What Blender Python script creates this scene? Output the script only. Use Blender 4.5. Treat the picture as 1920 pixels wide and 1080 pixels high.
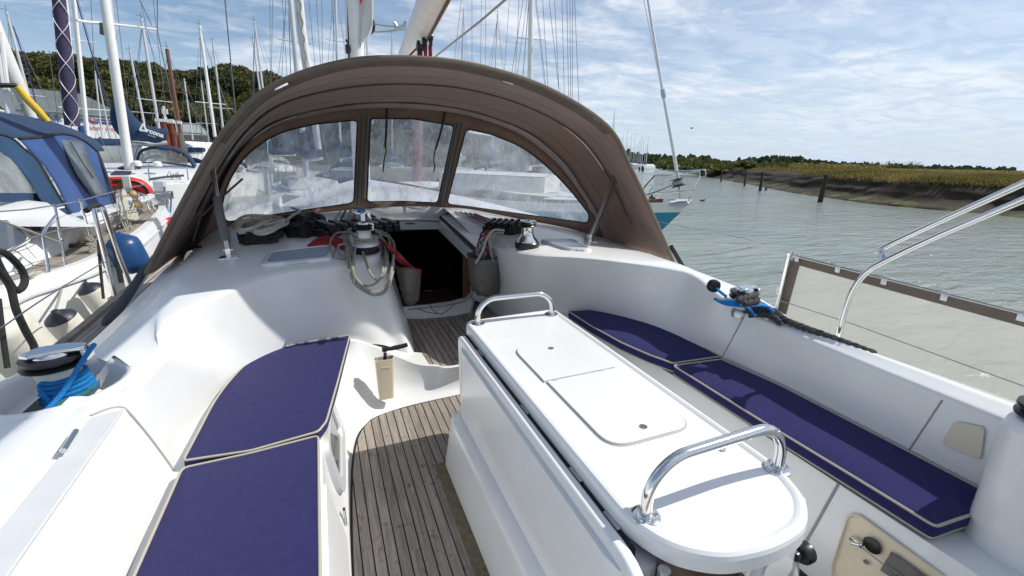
import bpy, bmesh, math, random
import numpy as np
from mathutils import Vector, Matrix, noise
random.seed(7)
S = bpy.context.scene
for o in list(bpy.data.objects): bpy.data.objects.remove(o)
C = S.collection
R_ = math.radians
# ------------------------------------------------------------------ frames
# boat frame: X starboard, Y forward, Z up, origin on the cockpit sole under the eye
FPX = 870.0
EYE = np.array([0, 0, 1.70])
_d1 = np.array([-370., 275., 870.]); _d1 /= np.linalg.norm(_d1)
_d2 = np.array([2239., 260., 870.]); _d2 -= _d2.dot(_d1)*_d1; _d2 /= np.linalg.norm(_d2)
_d3 = np.cross(_d1, _d2)
if _d3[1] < 0: _d3 = -_d3
RB = np.array([_d2, _d1, _d3])
_n = np.cross(np.array([0, 242, 870.]), np.array([1, -.029, 0])); _n /= np.linalg.norm(_n)
if _n[1] < 0: _n = -_n
upB = RB @ _n                                   # true vertical seen from the (slightly heeled) boat
MW = np.array(Vector(upB).rotation_difference(Vector((0, 0, 1))).to_matrix())   # boat -> world
RW = MW @ RB
def b2w(p): return MW @ (np.asarray(p, float)-EYE) + EYE
def w2b(p): return MW.T @ (np.asarray(p, float)-EYE) + EYE
def _ray(x, y, R): return R @ np.array([x-960., -(y-540.), FPX])
def pz(x, y, Z):
    r = _ray(x, y, RB); return EYE + r*((Z-EYE[2])/r[2])
def py(x, y, Y):
    r = _ray(x, y, RB); return EYE + r*(Y/r[1])
def px(x, y, X):
    r = _ray(x, y, RB); return EYE + r*(X/r[0])
def wz(x, y, Z):
    r = _ray(x, y, RW); return EYE + r*((Z-EYE[2])/r[2])
def wd(x, y, D):
    r = _ray(x, y, RW); return EYE + r*(D/math.hypot(r[0], r[1]))
WATER = -0.62
# ------------------------------------------------------------------ camera
cam = bpy.data.cameras.new('camera'); co = bpy.data.objects.new('camera', cam); C.objects.link(co)
cam.sensor_width = 36; cam.lens = 36*FPX/1920; cam.clip_start = .05; cam.clip_end = 6000
M3 = np.column_stack([RW[:, 0], RW[:, 1], -RW[:, 2]])
co.matrix_world = Matrix.Translation(Vector(EYE)) @ Matrix(M3.tolist()).to_4x4()
S.camera = co
# ------------------------------------------------------------------ light
sunB = np.array([math.cos(R_(47)), -.10, math.sin(R_(47))]); sunW = MW @ sunB; sunW /= np.linalg.norm(sunW)
sl = bpy.data.lights.new('sun', 'SUN'); so = bpy.data.objects.new('sun', sl); C.objects.link(so)
sl.energy = 4.4; sl.angle = R_(.55); sl.color = (1, .96, .89)
so.rotation_euler = Vector(sunW).to_track_quat('Z', 'Y').to_euler()
W = bpy.data.worlds.new('World'); S.world = W; W.use_nodes = True
nt = W.node_tree; nt.nodes.clear()
def NN(t, **k):
    n = nt.nodes.new(t)
    for a, b in k.items(): setattr(n, a, b)
    return n
out = NN('ShaderNodeOutputWorld'); bg = NN('ShaderNodeBackground'); bg.inputs[1].default_value = .11
sky = NN('ShaderNodeTexSky', sky_type='NISHITA', sun_disc=False, sun_elevation=math.asin(sunW[2]),
         sun_rotation=math.atan2(sunW[0], sunW[1]), altitude=10, air_density=1.0, dust_density=.6, ozone_density=2.2)
tc = NN('ShaderNodeTexCoord'); sep = NN('ShaderNodeSeparateXYZ'); nt.links.new(tc.outputs['Generated'], sep.inputs[0])
def math_(op, a, b=None, c=None, clamp=False):
    n = NN('ShaderNodeMath', operation=op, use_clamp=clamp)
    for i, v in enumerate((a, b, c)):
        if v is None: continue
        if isinstance(v, (int, float)): n.inputs[i].default_value = v
        else: nt.links.new(v, n.inputs[i])
    return n.outputs[0]
zz = math_('ADD', math_('MAXIMUM', sep.outputs[2], 0.0), .10)
cmb = NN('ShaderNodeCombineXYZ')
nt.links.new(math_('DIVIDE', sep.outputs[0], zz), cmb.inputs[0]); nt.links.new(math_('DIVIDE', sep.outputs[1], zz), cmb.inputs[1])
mp = NN('ShaderNodeMapping'); nt.links.new(cmb.outputs[0], mp.inputs[0])
mp.inputs['Rotation'].default_value = (0, 0, R_(25)); mp.inputs['Scale'].default_value = (1.0, 1.35, 1)
def noise_(vec, scale, det, rough, dist=0.0):
    n = NN('ShaderNodeTexNoise'); n.inputs['Scale'].default_value = scale; n.inputs['Detail'].default_value = det
    n.inputs['Roughness'].default_value = rough; n.inputs['Distortion'].default_value = dist
    nt.links.new(vec, n.inputs['Vector']); return n.outputs[0]
def ramp_(v, a, b):
    n = NN('ShaderNodeMapRange', interpolation_type='SMOOTHSTEP'); nt.links.new(v, n.inputs[0])
    n.inputs[1].default_value = a; n.inputs[2].default_value = b; return n.outputs[0]
big = noise_(mp.outputs[0], .55, 3, .55, .4)
fine = noise_(mp.outputs[0], 2.6, 9, .60, .9)
rip = noise_(mp.outputs[0], 7.5, 5, .6, 1.2)
s1 = math_('ADD', math_('MULTIPLY', big, 1.5), math_('MULTIPLY', fine, .75))
s1 = math_('ADD', s1, math_('MULTIPLY', rip, .20))
# more cloud towards starboard (the sunny side), clearer over the woods to port
azim = math_('ADD', math_('MULTIPLY', sep.outputs[0], .16), .0)
s1 = math_('ADD', s1, azim)
cov = ramp_(s1, .98, 1.58)
veil = math_('MAXIMUM', math_('MULTIPLY', cov, .90), math_('ADD', math_('MULTIPLY', ramp_(sep.outputs[0], -.2, .9), .34), .12))
hz = ramp_(sep.outputs[2], .20, -.02)
shade = noise_(mp.outputs[0], 3.4, 6, .6, .6)
ccol = NN('ShaderNodeMixRGB'); nt.links.new(ramp_(shade, .35, .62), ccol.inputs[0])
ccol.inputs[1].default_value = (6.2, 6.8, 7.9, 1); ccol.inputs[2].default_value = (8.6, 8.9, 9.4, 1)
hsv = NN('ShaderNodeHueSaturation'); hsv.inputs['Saturation'].default_value = 1.15; nt.links.new(sky.outputs[0], hsv.inputs['Color'])
m1 = NN('ShaderNodeMixRGB'); nt.links.new(veil, m1.inputs[0]); nt.links.new(hsv.outputs[0], m1.inputs[1]); nt.links.new(ccol.outputs[0], m1.inputs[2])
m2 = NN('ShaderNodeMixRGB'); nt.links.new(math_('MULTIPLY', hz, .8), m2.inputs[0]); nt.links.new(m1.outputs[0], m2.inputs[1]); m2.inputs[2].default_value = (5.2, 6.3, 7.8, 1)
nt.links.new(m2.outputs[0], bg.inputs[0]); nt.links.new(bg.outputs[0], out.inputs[0])
S.view_settings.view_transform = 'Standard'; S.view_settings.look = 'None'; S.view_settings.gamma = 1
S.view_settings.exposure = 0.04
S.view_settings.use_curve_mapping = False
S.cycles.max_bounces = 10; S.cycles.transparent_max_bounces = 24
# ------------------------------------------------------------------ materials
def mat(name, col, rough=.5, metal=0, var=.0, vscale=8, bump=0, bscale=60, spec=.5, sheen=0, coat=0, col2=None, stretch=None, detail=6, dist=0.0):
    m = bpy.data.materials.new(name); m.use_nodes = True; t = m.node_tree; b = t.nodes['Principled BSDF']
    b.inputs['Base Color'].default_value = (*col, 1); b.inputs['Roughness'].default_value = rough
    b.inputs['Metallic'].default_value = metal; b.inputs['Specular IOR Level'].default_value = spec
    b.inputs['Sheen Weight'].default_value = sheen; b.inputs['Coat Weight'].default_value = coat; b.inputs['Coat Roughness'].default_value = .08
    tcn = t.nodes.new('ShaderNodeTexCoord'); v = tcn.outputs['Object']
    if stretch:
        mpn = t.nodes.new('ShaderNodeMapping'); mpn.inputs['Scale'].default_value = stretch; t.links.new(v, mpn.inputs[0]); v = mpn.outputs[0]
    if var or col2:
        n = t.nodes.new('ShaderNodeTexNoise'); n.inputs['Scale'].default_value = vscale; n.inputs['Detail'].default_value = detail; n.inputs['Roughness'].default_value = .6
        n.inputs['Distortion'].default_value = dist
        t.links.new(v, n.inputs['Vector'])
        mr = t.nodes.new('ShaderNodeMapRange'); mr.inputs[1].default_value = .32; mr.inputs[2].default_value = .68; t.links.new(n.outputs[0], mr.inputs[0])
        mx = t.nodes.new('ShaderNodeMixRGB'); t.links.new(mr.outputs[0], mx.inputs[0])
        c2 = col2 if col2 else tuple(min(1, c*(1+var)) for c in col); c1 = col if col2 else tuple(c*(1-var) for c in col)
        mx.inputs[1].default_value = (*c1, 1); mx.inputs[2].default_value = (*c2, 1); t.links.new(mx.outputs[0], b.inputs['Base Color'])
    if bump:
        n = t.nodes.new('ShaderNodeTexNoise'); n.inputs['Scale'].default_value = bscale; n.inputs['Detail'].default_value = 4
        t.links.new(v, n.inputs['Vector'])
        bp = t.nodes.new('ShaderNodeBump'); bp.inputs['Strength'].default_value = bump; bp.inputs['Distance'].default_value = .01
        t.links.new(n.outputs[0], bp.inputs['Height']); t.links.new(bp.outputs[0], b.inputs['Normal'])
    return m
M = {}
M['gel'] = mat('gelcoat', (.75, .76, .75), .28, var=.05, vscale=2.2, coat=.25, bump=.025, bscale=14)
M['gel_dirty'] = mat('weathered_gelcoat', (.62, .61, .55), .4, vscale=2.5, col2=(.78, .78, .74), bump=.03)
M['nonskid'] = mat('nonskid_gelcoat', (.60, .62, .63), .6, var=.04, bump=.22, bscale=420)
M['cream'] = mat('cream_plastic', (.66, .57, .42), .35, var=.06)
M['cushion'] = mat('navy_fabric', (.022, .022, .112), .9, var=.14, vscale=40, bump=.6, bscale=700, sheen=.08, spec=.12, detail=12)
M['piping'] = mat('beige_piping', (.42, .385, .32), .8, bump=.2, bscale=300)
M['brown'] = mat('taupe_canvas', (.285, .185, .14), .9, var=.07, vscale=4, bump=.45, bscale=11, sheen=.2, spec=.2)
M['brown_edge'] = mat('taupe_canvas_hem', (.16, .13, .105), .9, var=.1, vscale=10, bump=.25, bscale=500, spec=.2)
M['seam'] = mat('dark_seam', (.012, .011, .012), .7)
M['canvas'] = mat('grey_canvas', (.15, .135, .12), .95, var=.1, vscale=12, bump=.35, bscale=60)
M['chrome'] = mat('stainless_steel', (.72, .72, .71), .11, 1, var=.04, vscale=5)
M['steel'] = mat('dull_steel', (.45, .46, .47), .3, 1, var=.1)
M['wire'] = mat('rigging_wire', (.13, .135, .14), .5, spec=.3)
M['alu'] = mat('anodised_aluminium', (.62, .63, .65), .42, .35, var=.05, vscale=3)
M['white'] = mat('white_paint', (.74, .74, .72), .4, var=.05)
M['black'] = mat('black_plastic', (.012, .012, .013), .35)
M['rubber'] = mat('black_rope', (.016, .016, .017), .75, bump=.5, bscale=300)
M['smoke'] = mat('smoked_acrylic', (.06, .075, .10), .08, spec=.8)
M['hatch'] = mat('hatch_acrylic', (.16, .21, .27), .22, spec=.7, var=.08, vscale=14)
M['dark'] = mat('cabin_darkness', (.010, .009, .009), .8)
M['wood'] = mat('varnished_wood', (.16, .055, .025), .3, var=.3, vscale=12, stretch=(8, 8, 1))
M['caulk'] = mat('black_caulk', (.010, .010, .010), .6)
def teak(name, c1, c2):
    m = mat(name, c1, .8, col2=c2, vscale=5, bump=.5, bscale=30, stretch=(16, .9, 16), spec=.2)
    t = m.node_tree; b = t.nodes['Principled BSDF']
    src = b.inputs['Base Color'].links[0].from_socket
    oi = t.nodes.new('ShaderNodeObjectInfo'); hs = t.nodes.new('ShaderNodeHueSaturation')
    mr = t.nodes.new('ShaderNodeMapRange'); mr.inputs[3].default_value = .82; mr.inputs[4].default_value = 1.16
    t.links.new(oi.outputs['Random'], mr.inputs[0]); t.links.new(mr.outputs[0], hs.inputs['Value']); t.links.new(src, hs.inputs['Color'])
    # dark weather spots
    g = t.nodes.new('ShaderNodeNewGeometry'); n = t.nodes.new('ShaderNodeTexNoise'); n.inputs['Scale'].default_value = 26; n.inputs['Detail'].default_value = 6
    t.links.new(g.outputs['Position'], n.inputs['Vector'])
    r2 = t.nodes.new('ShaderNodeMapRange'); r2.inputs[1].default_value = .60; r2.inputs[2].default_value = .74; t.links.new(n.outputs[0], r2.inputs[0])
    mx = t.nodes.new('ShaderNodeMixRGB'); mx.blend_type = 'MULTIPLY'; t.links.new(r2.outputs[0], mx.inputs[0]); t.links.new(hs.outputs[0], mx.inputs[1]); mx.inputs[2].default_value = (.5, .47, .45, 1)
    t.links.new(mx.outputs[0], b.inputs['Base Color']); return m
M['teak'] = teak('weathered_teak', (.235, .20, .172), (.40, .35, .305))
M['teak_deck'] = teak('grey_teak', (.26, .23, .20), (.40, .36, .31))
M['rope_w'] = mat('cream_rope', (.42, .39, .32), .85, col2=(.62, .59, .50), vscale=160, bump=1, bscale=260)
M['rope_p'] = mat('pale_rope', (.58, .54, .46), .85, col2=(.78, .75, .66), vscale=160, bump=1, bscale=260)
M['rope_g'] = mat('grey_rope', (.27, .26, .22), .85, col2=(.46, .44, .38), vscale=160, bump=1, bscale=260)
M['rope_r'] = mat('red_rope', (.30, .012, .018), .85, col2=(.45, .04, .05), vscale=160, bump=1, bscale=260)
M['rope_b'] = mat('blue_rope', (.0, .17, .52), .7, col2=(.0, .26, .66), vscale=160, bump=1, bscale=260)
M['rope_t'] = mat('green_rope', (.02, .12, .13), .8, col2=(.05, .22, .2), vscale=160, bump=1, bscale=260)
M['rope_n'] = mat('navy_rope', (.015, .02, .12), .8, col2=(.05, .06, .25), vscale=160, bump=1, bscale=260)
M['rope_c'] = mat('charcoal_rope', (.035, .034, .033), .85, col2=(.10, .095, .09), vscale=90, bump=1, bscale=200)
M['blue_tent'] = mat('royal_blue_canvas', (.004, .042, .165), .85, var=.25, vscale=3, bump=.2, bscale=40, sheen=.2)
M['navy_tent'] = mat('navy_canvas', (.010, .034, .085), .85, var=.2, vscale=3, bump=.2, bscale=40)
M['teal_tent'] = mat('faded_blue_canvas', (.009, .040, .095), .85, var=.2, vscale=3, bump=.2, bscale=40)
M['grey_win'] = mat('grey_film', (.11, .13, .15), .3, var=.3, vscale=6)
M['fender'] = mat('grubby_white_fender', (.55, .52, .44), .45, col2=(.72, .70, .62), vscale=5, bump=.05)
M['fender_b'] = mat('blue_fender', (.008, .05, .16), .35, var=.2, vscale=4)
M['red'] = mat('red_inflatable', (.52, .018, .016), .45, var=.1)
M['teal'] = mat('teal_hull_paint', (.02, .22, .33), .3, var=.05)
M['rust'] = mat('rusty_steel_pile', (.16, .035, .018), .8, var=.35, vscale=4, bump=.3, bscale=20)
M['pile'] = mat('dark_timber', (.035, .026, .020), .85, var=.4, vscale=6, bump=.6, bscale=20)
M['yellow'] = mat('yellow_fabric', (.62, .40, .02), .7)
M['purple'] = mat('plum_sail_cover', (.045, .035, .085), .85, var=.2, vscale=5)
M['sail'] = mat('sailcloth', (.60, .60, .58), .7, var=.08, vscale=3, bump=.2, bscale=8)
M['sign'] = mat('sign_white', (.66, .68, .70), .5, var=.05)
M['roof_grey'] = mat('grey_sheet_roof', (.22, .26, .25), .6, var=.12, vscale=.4)
M['ink_blue'] = mat('ink_blue', (.03, .05, .20), .6)
M['ink_red'] = mat('ink_red', (.5, .02, .03), .6)
M['wall_dark'] = mat('dark_cladding', (.05, .055, .05), .8)
M['brass'] = mat('buff_paint', (.48, .33, .17), .5, var=.1)
M['bark'] = mat('bark', (.06, .045, .032), .9, var=.3, bump=.5, bscale=12)
M['spotted'] = mat('mossy_worn_teak', (.10, .085, .05), .9, col2=(.19, .16, .10), vscale=40, bump=.6, bscale=50, detail=10)
# clear vinyl: vertical run marks, plus cloudy haze painted in place of reflections
def vinyl(name, base=.42, streak=.26, tint=(.60, .66, .74)):
    m = bpy.data.materials.new(name); m.use_nodes = True; t = m.node_tree; t.nodes.clear()
    o = t.nodes.new('ShaderNodeOutputMaterial'); g = t.nodes.new('ShaderNodeNewGeometry')
    mp_ = t.nodes.new('ShaderNodeMapping'); mp_.inputs['Scale'].default_value = (20, 20, .8); t.links.new(g.outputs['Position'], mp_.inputs[0])
    n = t.nodes.new('ShaderNodeTexNoise'); n.inputs['Scale'].default_value = 1.5; n.inputs['Detail'].default_value = 6; n.inputs['Distortion'].default_value = .4; t.links.new(mp_.outputs[0], n.inputs[0])
    n2 = t.nodes.new('ShaderNodeTexNoise'); n2.inputs['Scale'].default_value = 3.2; n2.inputs['Detail'].default_value = 6; n2.inputs['Distortion'].default_value = 1.5; t.links.new(g.outputs['Position'], n2.inputs[0])
    a = t.nodes.new('ShaderNodeMapRange'); a.inputs[1].default_value = .5; a.inputs[2].default_value = .72; a.inputs[4].default_value = streak; t.links.new(n.outputs[0], a.inputs[0])
    b = t.nodes.new('ShaderNodeMapRange'); b.inputs[1].default_value = .35; b.inputs[2].default_value = .75; b.inputs[3].default_value = base*.55; b.inputs[4].default_value = base*1.6; t.links.new(n2.outputs[0], b.inputs[0])
    s = t.nodes.new('ShaderNodeMath'); s.operation = 'ADD'; s.use_clamp = True; t.links.new(a.outputs[0], s.inputs[0]); t.links.new(b.outputs[0], s.inputs[1])
    tr = t.nodes.new('ShaderNodeBsdfTransparent'); tr.inputs[0].default_value = (.93, .95, .97, 1)
    df = t.nodes.new('ShaderNodeBsdfDiffuse'); df.inputs[0].default_value = (*tint, 1)
    tl = t.nodes.new('ShaderNodeBsdfTranslucent'); tl.inputs[0].default_value = (*tint, 1)
    m0 = t.nodes.new('ShaderNodeMixShader'); m0.inputs[0].default_value = .6; t.links.new(df.outputs[0], m0.inputs[1]); t.links.new(tl.outputs[0], m0.inputs[2])
    m1 = t.nodes.new('ShaderNodeMixShader'); t.links.new(s.outputs[0], m1.inputs[0]); t.links.new(tr.outputs[0], m1.inputs[1]); t.links.new(m0.outputs[0], m1.inputs[2])
    gl = t.nodes.new('ShaderNodeBsdfGlossy'); gl.inputs['Roughness'].default_value = .07
    bp = t.nodes.new('ShaderNodeBump'); bp.inputs['Strength'].default_value = .25; bp.inputs['Distance'].default_value = .03; t.links.new(n2.outputs[0], bp.inputs['Height']); t.links.new(bp.outputs[0], gl.inputs['Normal'])
    m2 = t.nodes.new('ShaderNodeMixShader'); m2.inputs[0].default_value = .07; t.links.new(m1.outputs[0], m2.inputs[1]); t.links.new(gl.outputs[0], m2.inputs[2])
    t.links.new(m2.outputs[0], o.inputs[0]); return m
M['vinyl'] = vinyl('clear_vinyl')
M['vinyl_d'] = vinyl('clear_vinyl_dim', .4, .3, (.55, .58, .55))
def netcloth():
    m = bpy.data.materials.new('mesh_cloth'); m.use_nodes = True; t = m.node_tree; t.nodes.clear()
    o = t.nodes.new('ShaderNodeOutputMaterial'); tr = t.nodes.new('ShaderNodeBsdfTransparent')
    df = t.nodes.new('ShaderNodeBsdfDiffuse'); df.inputs[0].default_value = (.52, .505, .45, 1); tl = t.nodes.new('ShaderNodeBsdfTranslucent'); tl.inputs[0].default_value = (.62, .60, .53, 1)
    a = t.nodes.new('ShaderNodeMixShader'); a.inputs[0].default_value = .5; t.links.new(df.outputs[0], a.inputs[1]); t.links.new(tl.outputs[0], a.inputs[2])
    b = t.nodes.new('ShaderNodeMixShader'); b.inputs[0].default_value = .60; t.links.new(tr.outputs[0], b.inputs[1]); t.links.new(a.outputs[0], b.inputs[2])
    t.links.new(b.outputs[0], o.inputs[0]); return m
M['net'] = netcloth()
# ------------------------------------------------------------------ mesh helpers
class MB:
    def __init__(s, fr='B'): s.v = []; s.f = []; s.fr = fr
    def add(s, vs, fs):
        n = len(s.v); s.v += [tuple(map(float, q)) for q in vs]; s.f += [tuple(i+n for i in q) for q in fs]; return s
    def tube(s, pts, r, seg=10, closed=False, caps=True):
        P = [Vector(p) for p in pts]; n = len(P)
        rr = r if isinstance(r, (list, tuple)) else [r]*n
        T = []
        for i in range(n):
            a = P[(i-1) % n] if (closed or i > 0) else P[0]; b = P[(i+1) % n] if (closed or i < n-1) else P[-1]
            d = b-a; T.append(d.normalized() if d.length > 1e-9 else Vector((0, 0, 1)))
        u = T[0].orthogonal().normalized(); vs = []
        for i in range(n):
            u = (u - T[i]*u.dot(T[i])); u = u.normalized() if u.length > 1e-6 else T[i].orthogonal().normalized()
            w = T[i].cross(u)
            for k in range(seg):
                a = 2*math.pi*k/seg; vs.append(P[i]+(u*math.cos(a)+w*math.sin(a))*rr[i])
        fs = []
        for i in range(n if closed else n-1):
            for k in range(seg):
                a = i*seg+k; b = i*seg+(k+1) % seg; j = ((i+1) % n)*seg
                fs.append((a, b, j+(k+1) % seg, j+k))
        if caps and not closed: fs.append(tuple(range(seg))[::-1]); fs.append(tuple((n-1)*seg+k for k in range(seg)))
        return s.add(vs, fs)
    def box(s, c, d, ax=None):
        ax = ax or ((1, 0, 0), (0, 1, 0), (0, 0, 1)); c = np.array(c, float); A = [np.array(a, float) for a in ax]
        vs = [c+A[0]*d[0]/2*i+A[1]*d[1]/2*j+A[2]*d[2]/2*k for i in (-1, 1) for j in (-1, 1) for k in (-1, 1)]
        return s.add(vs, [(0, 1, 3, 2), (4, 6, 7, 5), (0, 4, 5, 1), (2, 3, 7, 6), (0, 2, 6, 4), (1, 5, 7, 3)])
    def lathe(s, prof, c, seg=28, ax=None, cap=True):
        ax = ax or ((1, 0, 0), (0, 1, 0), (0, 0, 1)); A = [np.array(a, float) for a in ax]; c = np.array(c, float); vs = []; fs = []
        for r, h in prof:
            for k in range(seg):
                a = 2*math.pi*k/seg; vs.append(c+A[0]*r*math.cos(a)+A[1]*r*math.sin(a)+A[2]*h)
        for i in range(len(prof)-1):
            for k in range(seg): fs.append((i*seg+k, i*seg+(k+1) % seg, (i+1)*seg+(k+1) % seg, (i+1)*seg+k))
        if cap: fs.append(tuple(range(seg))[::-1]); fs.append(tuple((len(prof)-1)*seg+k for k in range(seg)))
        return s.add(vs, fs)
    def prism(s, poly, z0, z1):
        n = len(poly); vs = [(p[0], p[1], z0) for p in poly]+[(p[0], p[1], z1) for p in poly]
        fs = [tuple(range(n))[::-1], tuple(range(n, 2*n))]+[(i, (i+1) % n, n+(i+1) % n, n+i) for i in range(n)]
        return s.add(vs, fs)
    def slab(s, ring, off):
        n = len(ring); r = [np.array(q, float) for q in ring]; off = np.array(off, float)
        return s.add(r+[q+off for q in r], [tuple(range(n)), tuple(range(n, 2*n))[::-1]]+[(i, n+i, n+(i+1) % n, (i+1) % n) for i in range(n)])
    def grid(s, rows, thick=None):
        h = len(rows); w = len(rows[0]); vs = [p for r in rows for p in r]
        return s.add(vs, [(i*w+j, i*w+j+1, (i+1)*w+j+1, (i+1)*w+j) for i in range(h-1) for j in range(w-1)])
def cr(P, n, closed=False):
    """Catmull-Rom through P, n samples per span"""
    P = [np.array(p, float) for p in P]; m = len(P); out = []
    for i in range(m if closed else m-1):
        if closed: a, b, c, d = P[(i-1) % m], P[i], P[(i+1) % m], P[(i+2) % m]
        else: a = P[i-1] if i else 2*P[0]-P[1]; b, c = P[i], P[i+1]; d = P[i+2] if i+2 < m else 2*P[-1]-P[-2]
        for k in range(n):
            t = k/n; out.append(.5*((2*b)+(c-a)*t+(2*a-5*b+4*c-d)*t*t+(3*b-a-3*c+d)*t**3))
    if not closed: out.append(P[-1])
    return out
def resample(P, n):
    P = [np.array(p, float) for p in P]; L = [0]
    for a, b in zip(P, P[1:]): L.append(L[-1]+np.linalg.norm(b-a))
    o = []
    for k in range(n):
        t = L[-1]*k/(n-1); i = max(0, min(len(P)-2, int(np.searchsorted(L, t, side='right'))-1)); u = (t-L[i])/max(1e-9, L[i+1]-L[i]); o.append(P[i]*(1-u)+P[i+1]*u)
    return o
def smooth_rows(rows, n):
    cols = [cr([r[j] for r in rows], n) for j in range(len(rows[0]))]
    return [[c[i] for c in cols] for i in range(len(cols[0]))]
ROOT = {}
def ob(name, mb, m, parent=None, sharp=35, bevel=0, solid=0, sub=0, off=-1):
    me = bpy.data.meshes.new(name)
    base = np.zeros(3)
    q = parent
    while q is not None: base += np.array(q.location); q = q.parent
    V = np.array(mb.v, float)
    if mb.fr == 'B': V = (V-EYE) @ MW.T + EYE
    if mb.fr != 'L': V = V-base
    me.from_pydata(V.tolist(), [], mb.f); me.update()
    bm = bmesh.new(); bm.from_mesh(me)
    bmesh.ops.recalc_face_normals(bm, faces=bm.faces); bm.to_mesh(me); bm.free()
    for p in me.polygons: p.use_smooth = True
    me.set_sharp_from_angle(angle=R_(sharp))
    if m is not None: me.materials.append(M[m] if isinstance(m, str) else m)
    o = bpy.data.objects.new(name, me); C.objects.link(o)
    if parent is not None: o.parent = parent
    if solid:
        d = o.modifiers.new('thickness', 'SOLIDIFY'); d.thickness = solid; d.offset = off
    if bevel:
        d = o.modifiers.new('bevel', 'BEVEL'); d.width = bevel; d.segments = 3; d.limit_method = 'ANGLE'; d.angle_limit = R_(30); d.harden_normals = False
        for p in me.polygons: p.use_smooth = True
        me.set_sharp_from_angle(angle=R_(80))
    if sub:
        d = o.modifiers.new('sub', 'SUBSURF'); d.levels = sub; d.render_levels = sub
    return o
def tag(o, label=None, cat=None, group=None, kind=None):
    for k, v in (('label', label), ('category', cat), ('group', group), ('kind', kind)):
        if v: o[k] = v
    return o
def thing(name, label, cat, loc, fr='B', group=None):
    o = bpy.data.objects.new(name, None); C.objects.link(o); o.empty_display_size = .1
    o.location = b2w(loc) if fr == 'B' else loc
    return tag(o, label, cat, group)
def struct(name, mb, m, **k):
    return tag(ob(name, mb, m, **k), kind='structure')
def copy_tree(o, parent=None):
    c = o.copy(); C.objects.link(c); c.parent = parent
    for ch in list(o.children): copy_tree(ch, c)
    return c
def arcpts(c, r, a0, a1, n): return [(c[0]+r*math.cos(a0+(a1-a0)*k/n), c[1]+r*math.sin(a0+(a1-a0)*k/n)) for k in range(n+1)]
def rpoly(P, r, n=5):
    """round the corners of a 2-D polygon; r scalar or list"""
    o = []; m = len(P)
    for i in range(m):
        a, b, c = np.array(P[i-1], float), np.array(P[i], float), np.array(P[(i+1) % m], float); q = r[i] if isinstance(r, (list, tuple)) else r
        if q <= 0: o.append(tuple(b)); continue
        u = a-b; v = c-b; q = min(q, np.linalg.norm(u)*.45, np.linalg.norm(v)*.45)
        s_ = b+u/np.linalg.norm(u)*q; e = b+v/np.linalg.norm(v)*q
        for k in range(n+1):
            t = k/n; o.append(tuple((1-t)**2*s_+2*t*(1-t)*b+t*t*e))
    return o

from mathutils.bvhtree import BVHTree
SURF = []
def surf_add(*objs):
    for o in objs:
        me = o.data; SURF.append(BVHTree.FromPolygons([o.matrix_world @ v.co + (Vector((0, 0, 0)) if o.parent is None else Vector((0, 0, 0))) for v in me.vertices], [tuple(p.vertices) for p in me.polygons]))
def on(x, y, h=0.0, fb=.9):
    """point of our deck seen at a pixel, lifted h"""
    d = Vector(_ray(x, y, RW)).normalized(); best = None
    for b in SURF:
        q_ = b.ray_cast(Vector(EYE), d)
        if q_[0] is not None and (best is None or q_[3] < best[1]): best = (q_[0], q_[3])
    p = w2b(np.array(best[0])) if best else pz(x, y, fb)
    return p+np.array([0, 0, h])
# =================================================================== OUR YACHT
# ---- dodger windscreen surface: curved in plan, raked aft
def scr(x, y):
    r = _ray(x, y, RB); t0, t1 = 0.0, .02
    def g(t):
        p = EYE+r*t; return p[1]-(5.05-.26*(p[0]-.95)**2-.45*(p[2]-1.0))
    for _ in range(60):
        tm = (t0+t1)/2
        if g(tm) < 0: t0 = tm
        else: t1 = tm
    return EYE+r*t0
# ---- cockpit sole
seams = []
fl = struct('cockpit_floor', MB().prism([(-.25, -1.2), (2.0, -1.2), (2.0, 3.1), (-.25, 3.1)], -.05, -.006), 'caulk')
PW = .0487
def fan_edge(Y):   # port edge of the teak
    pts = [(-1.2, -.045), (1.2, -.045), (1.7, -.02), (2.1, .015), (2.4, .06), (2.58, .12), (2.68, .19), (2.74, .30), (2.80, .6), (2.86, 2.0)]
    return pts
edge = cr([(-.055, -1.2), (-.052, 1.0), (-.040, 1.6), (-.020, 2.0), (.010, 2.34), (.055, 2.57), (.12, 2.70), (.19, 2.755), (.33, 2.79), (.7, 2.82), (1.3, 2.84)], 8)
def ymax_at(x):
    best = 2.82
    for a, b in zip(edge, edge[1:]):
        if a[0] <= x <= b[0]: t = (x-a[0])/max(1e-9, b[0]-a[0]); best = a[1]+t*(b[1]-a[1])
    if x < -.05: return -1
    return best
def planks(parent, x0, x1, yb_, ytop, z, w, m, name='plank', th=.006):
    x = x0
    while x < x1-.004:
        a, b = x+.0028, min(x+w, x1)-.0028; yb = yb_(a) if callable(yb_) else yb_
        n = 6; L = []
        for k in range(n+1):
            xx = a+(b-a)*k/n; L.append((xx, max(yb+.01, ytop(xx))))
        if max(q[1] for q in L) > yb+.05:
            ob(name, MB().prism([(a, yb), (b, yb)]+[q for q in L[::-1]], z-th, z), m, parent, bevel=.0012)
        x += w
planks(fl, -.054, 1.3, -1.1, ymax_at, 0, PW, 'teak')
mb = MB().prism([(.445, .6), (.475, .6), (.475, 2.15), (.42, 2.15), (.42, 1.2)], 0, .004); ob('margin_board', mb, 'spotted', fl)
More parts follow.
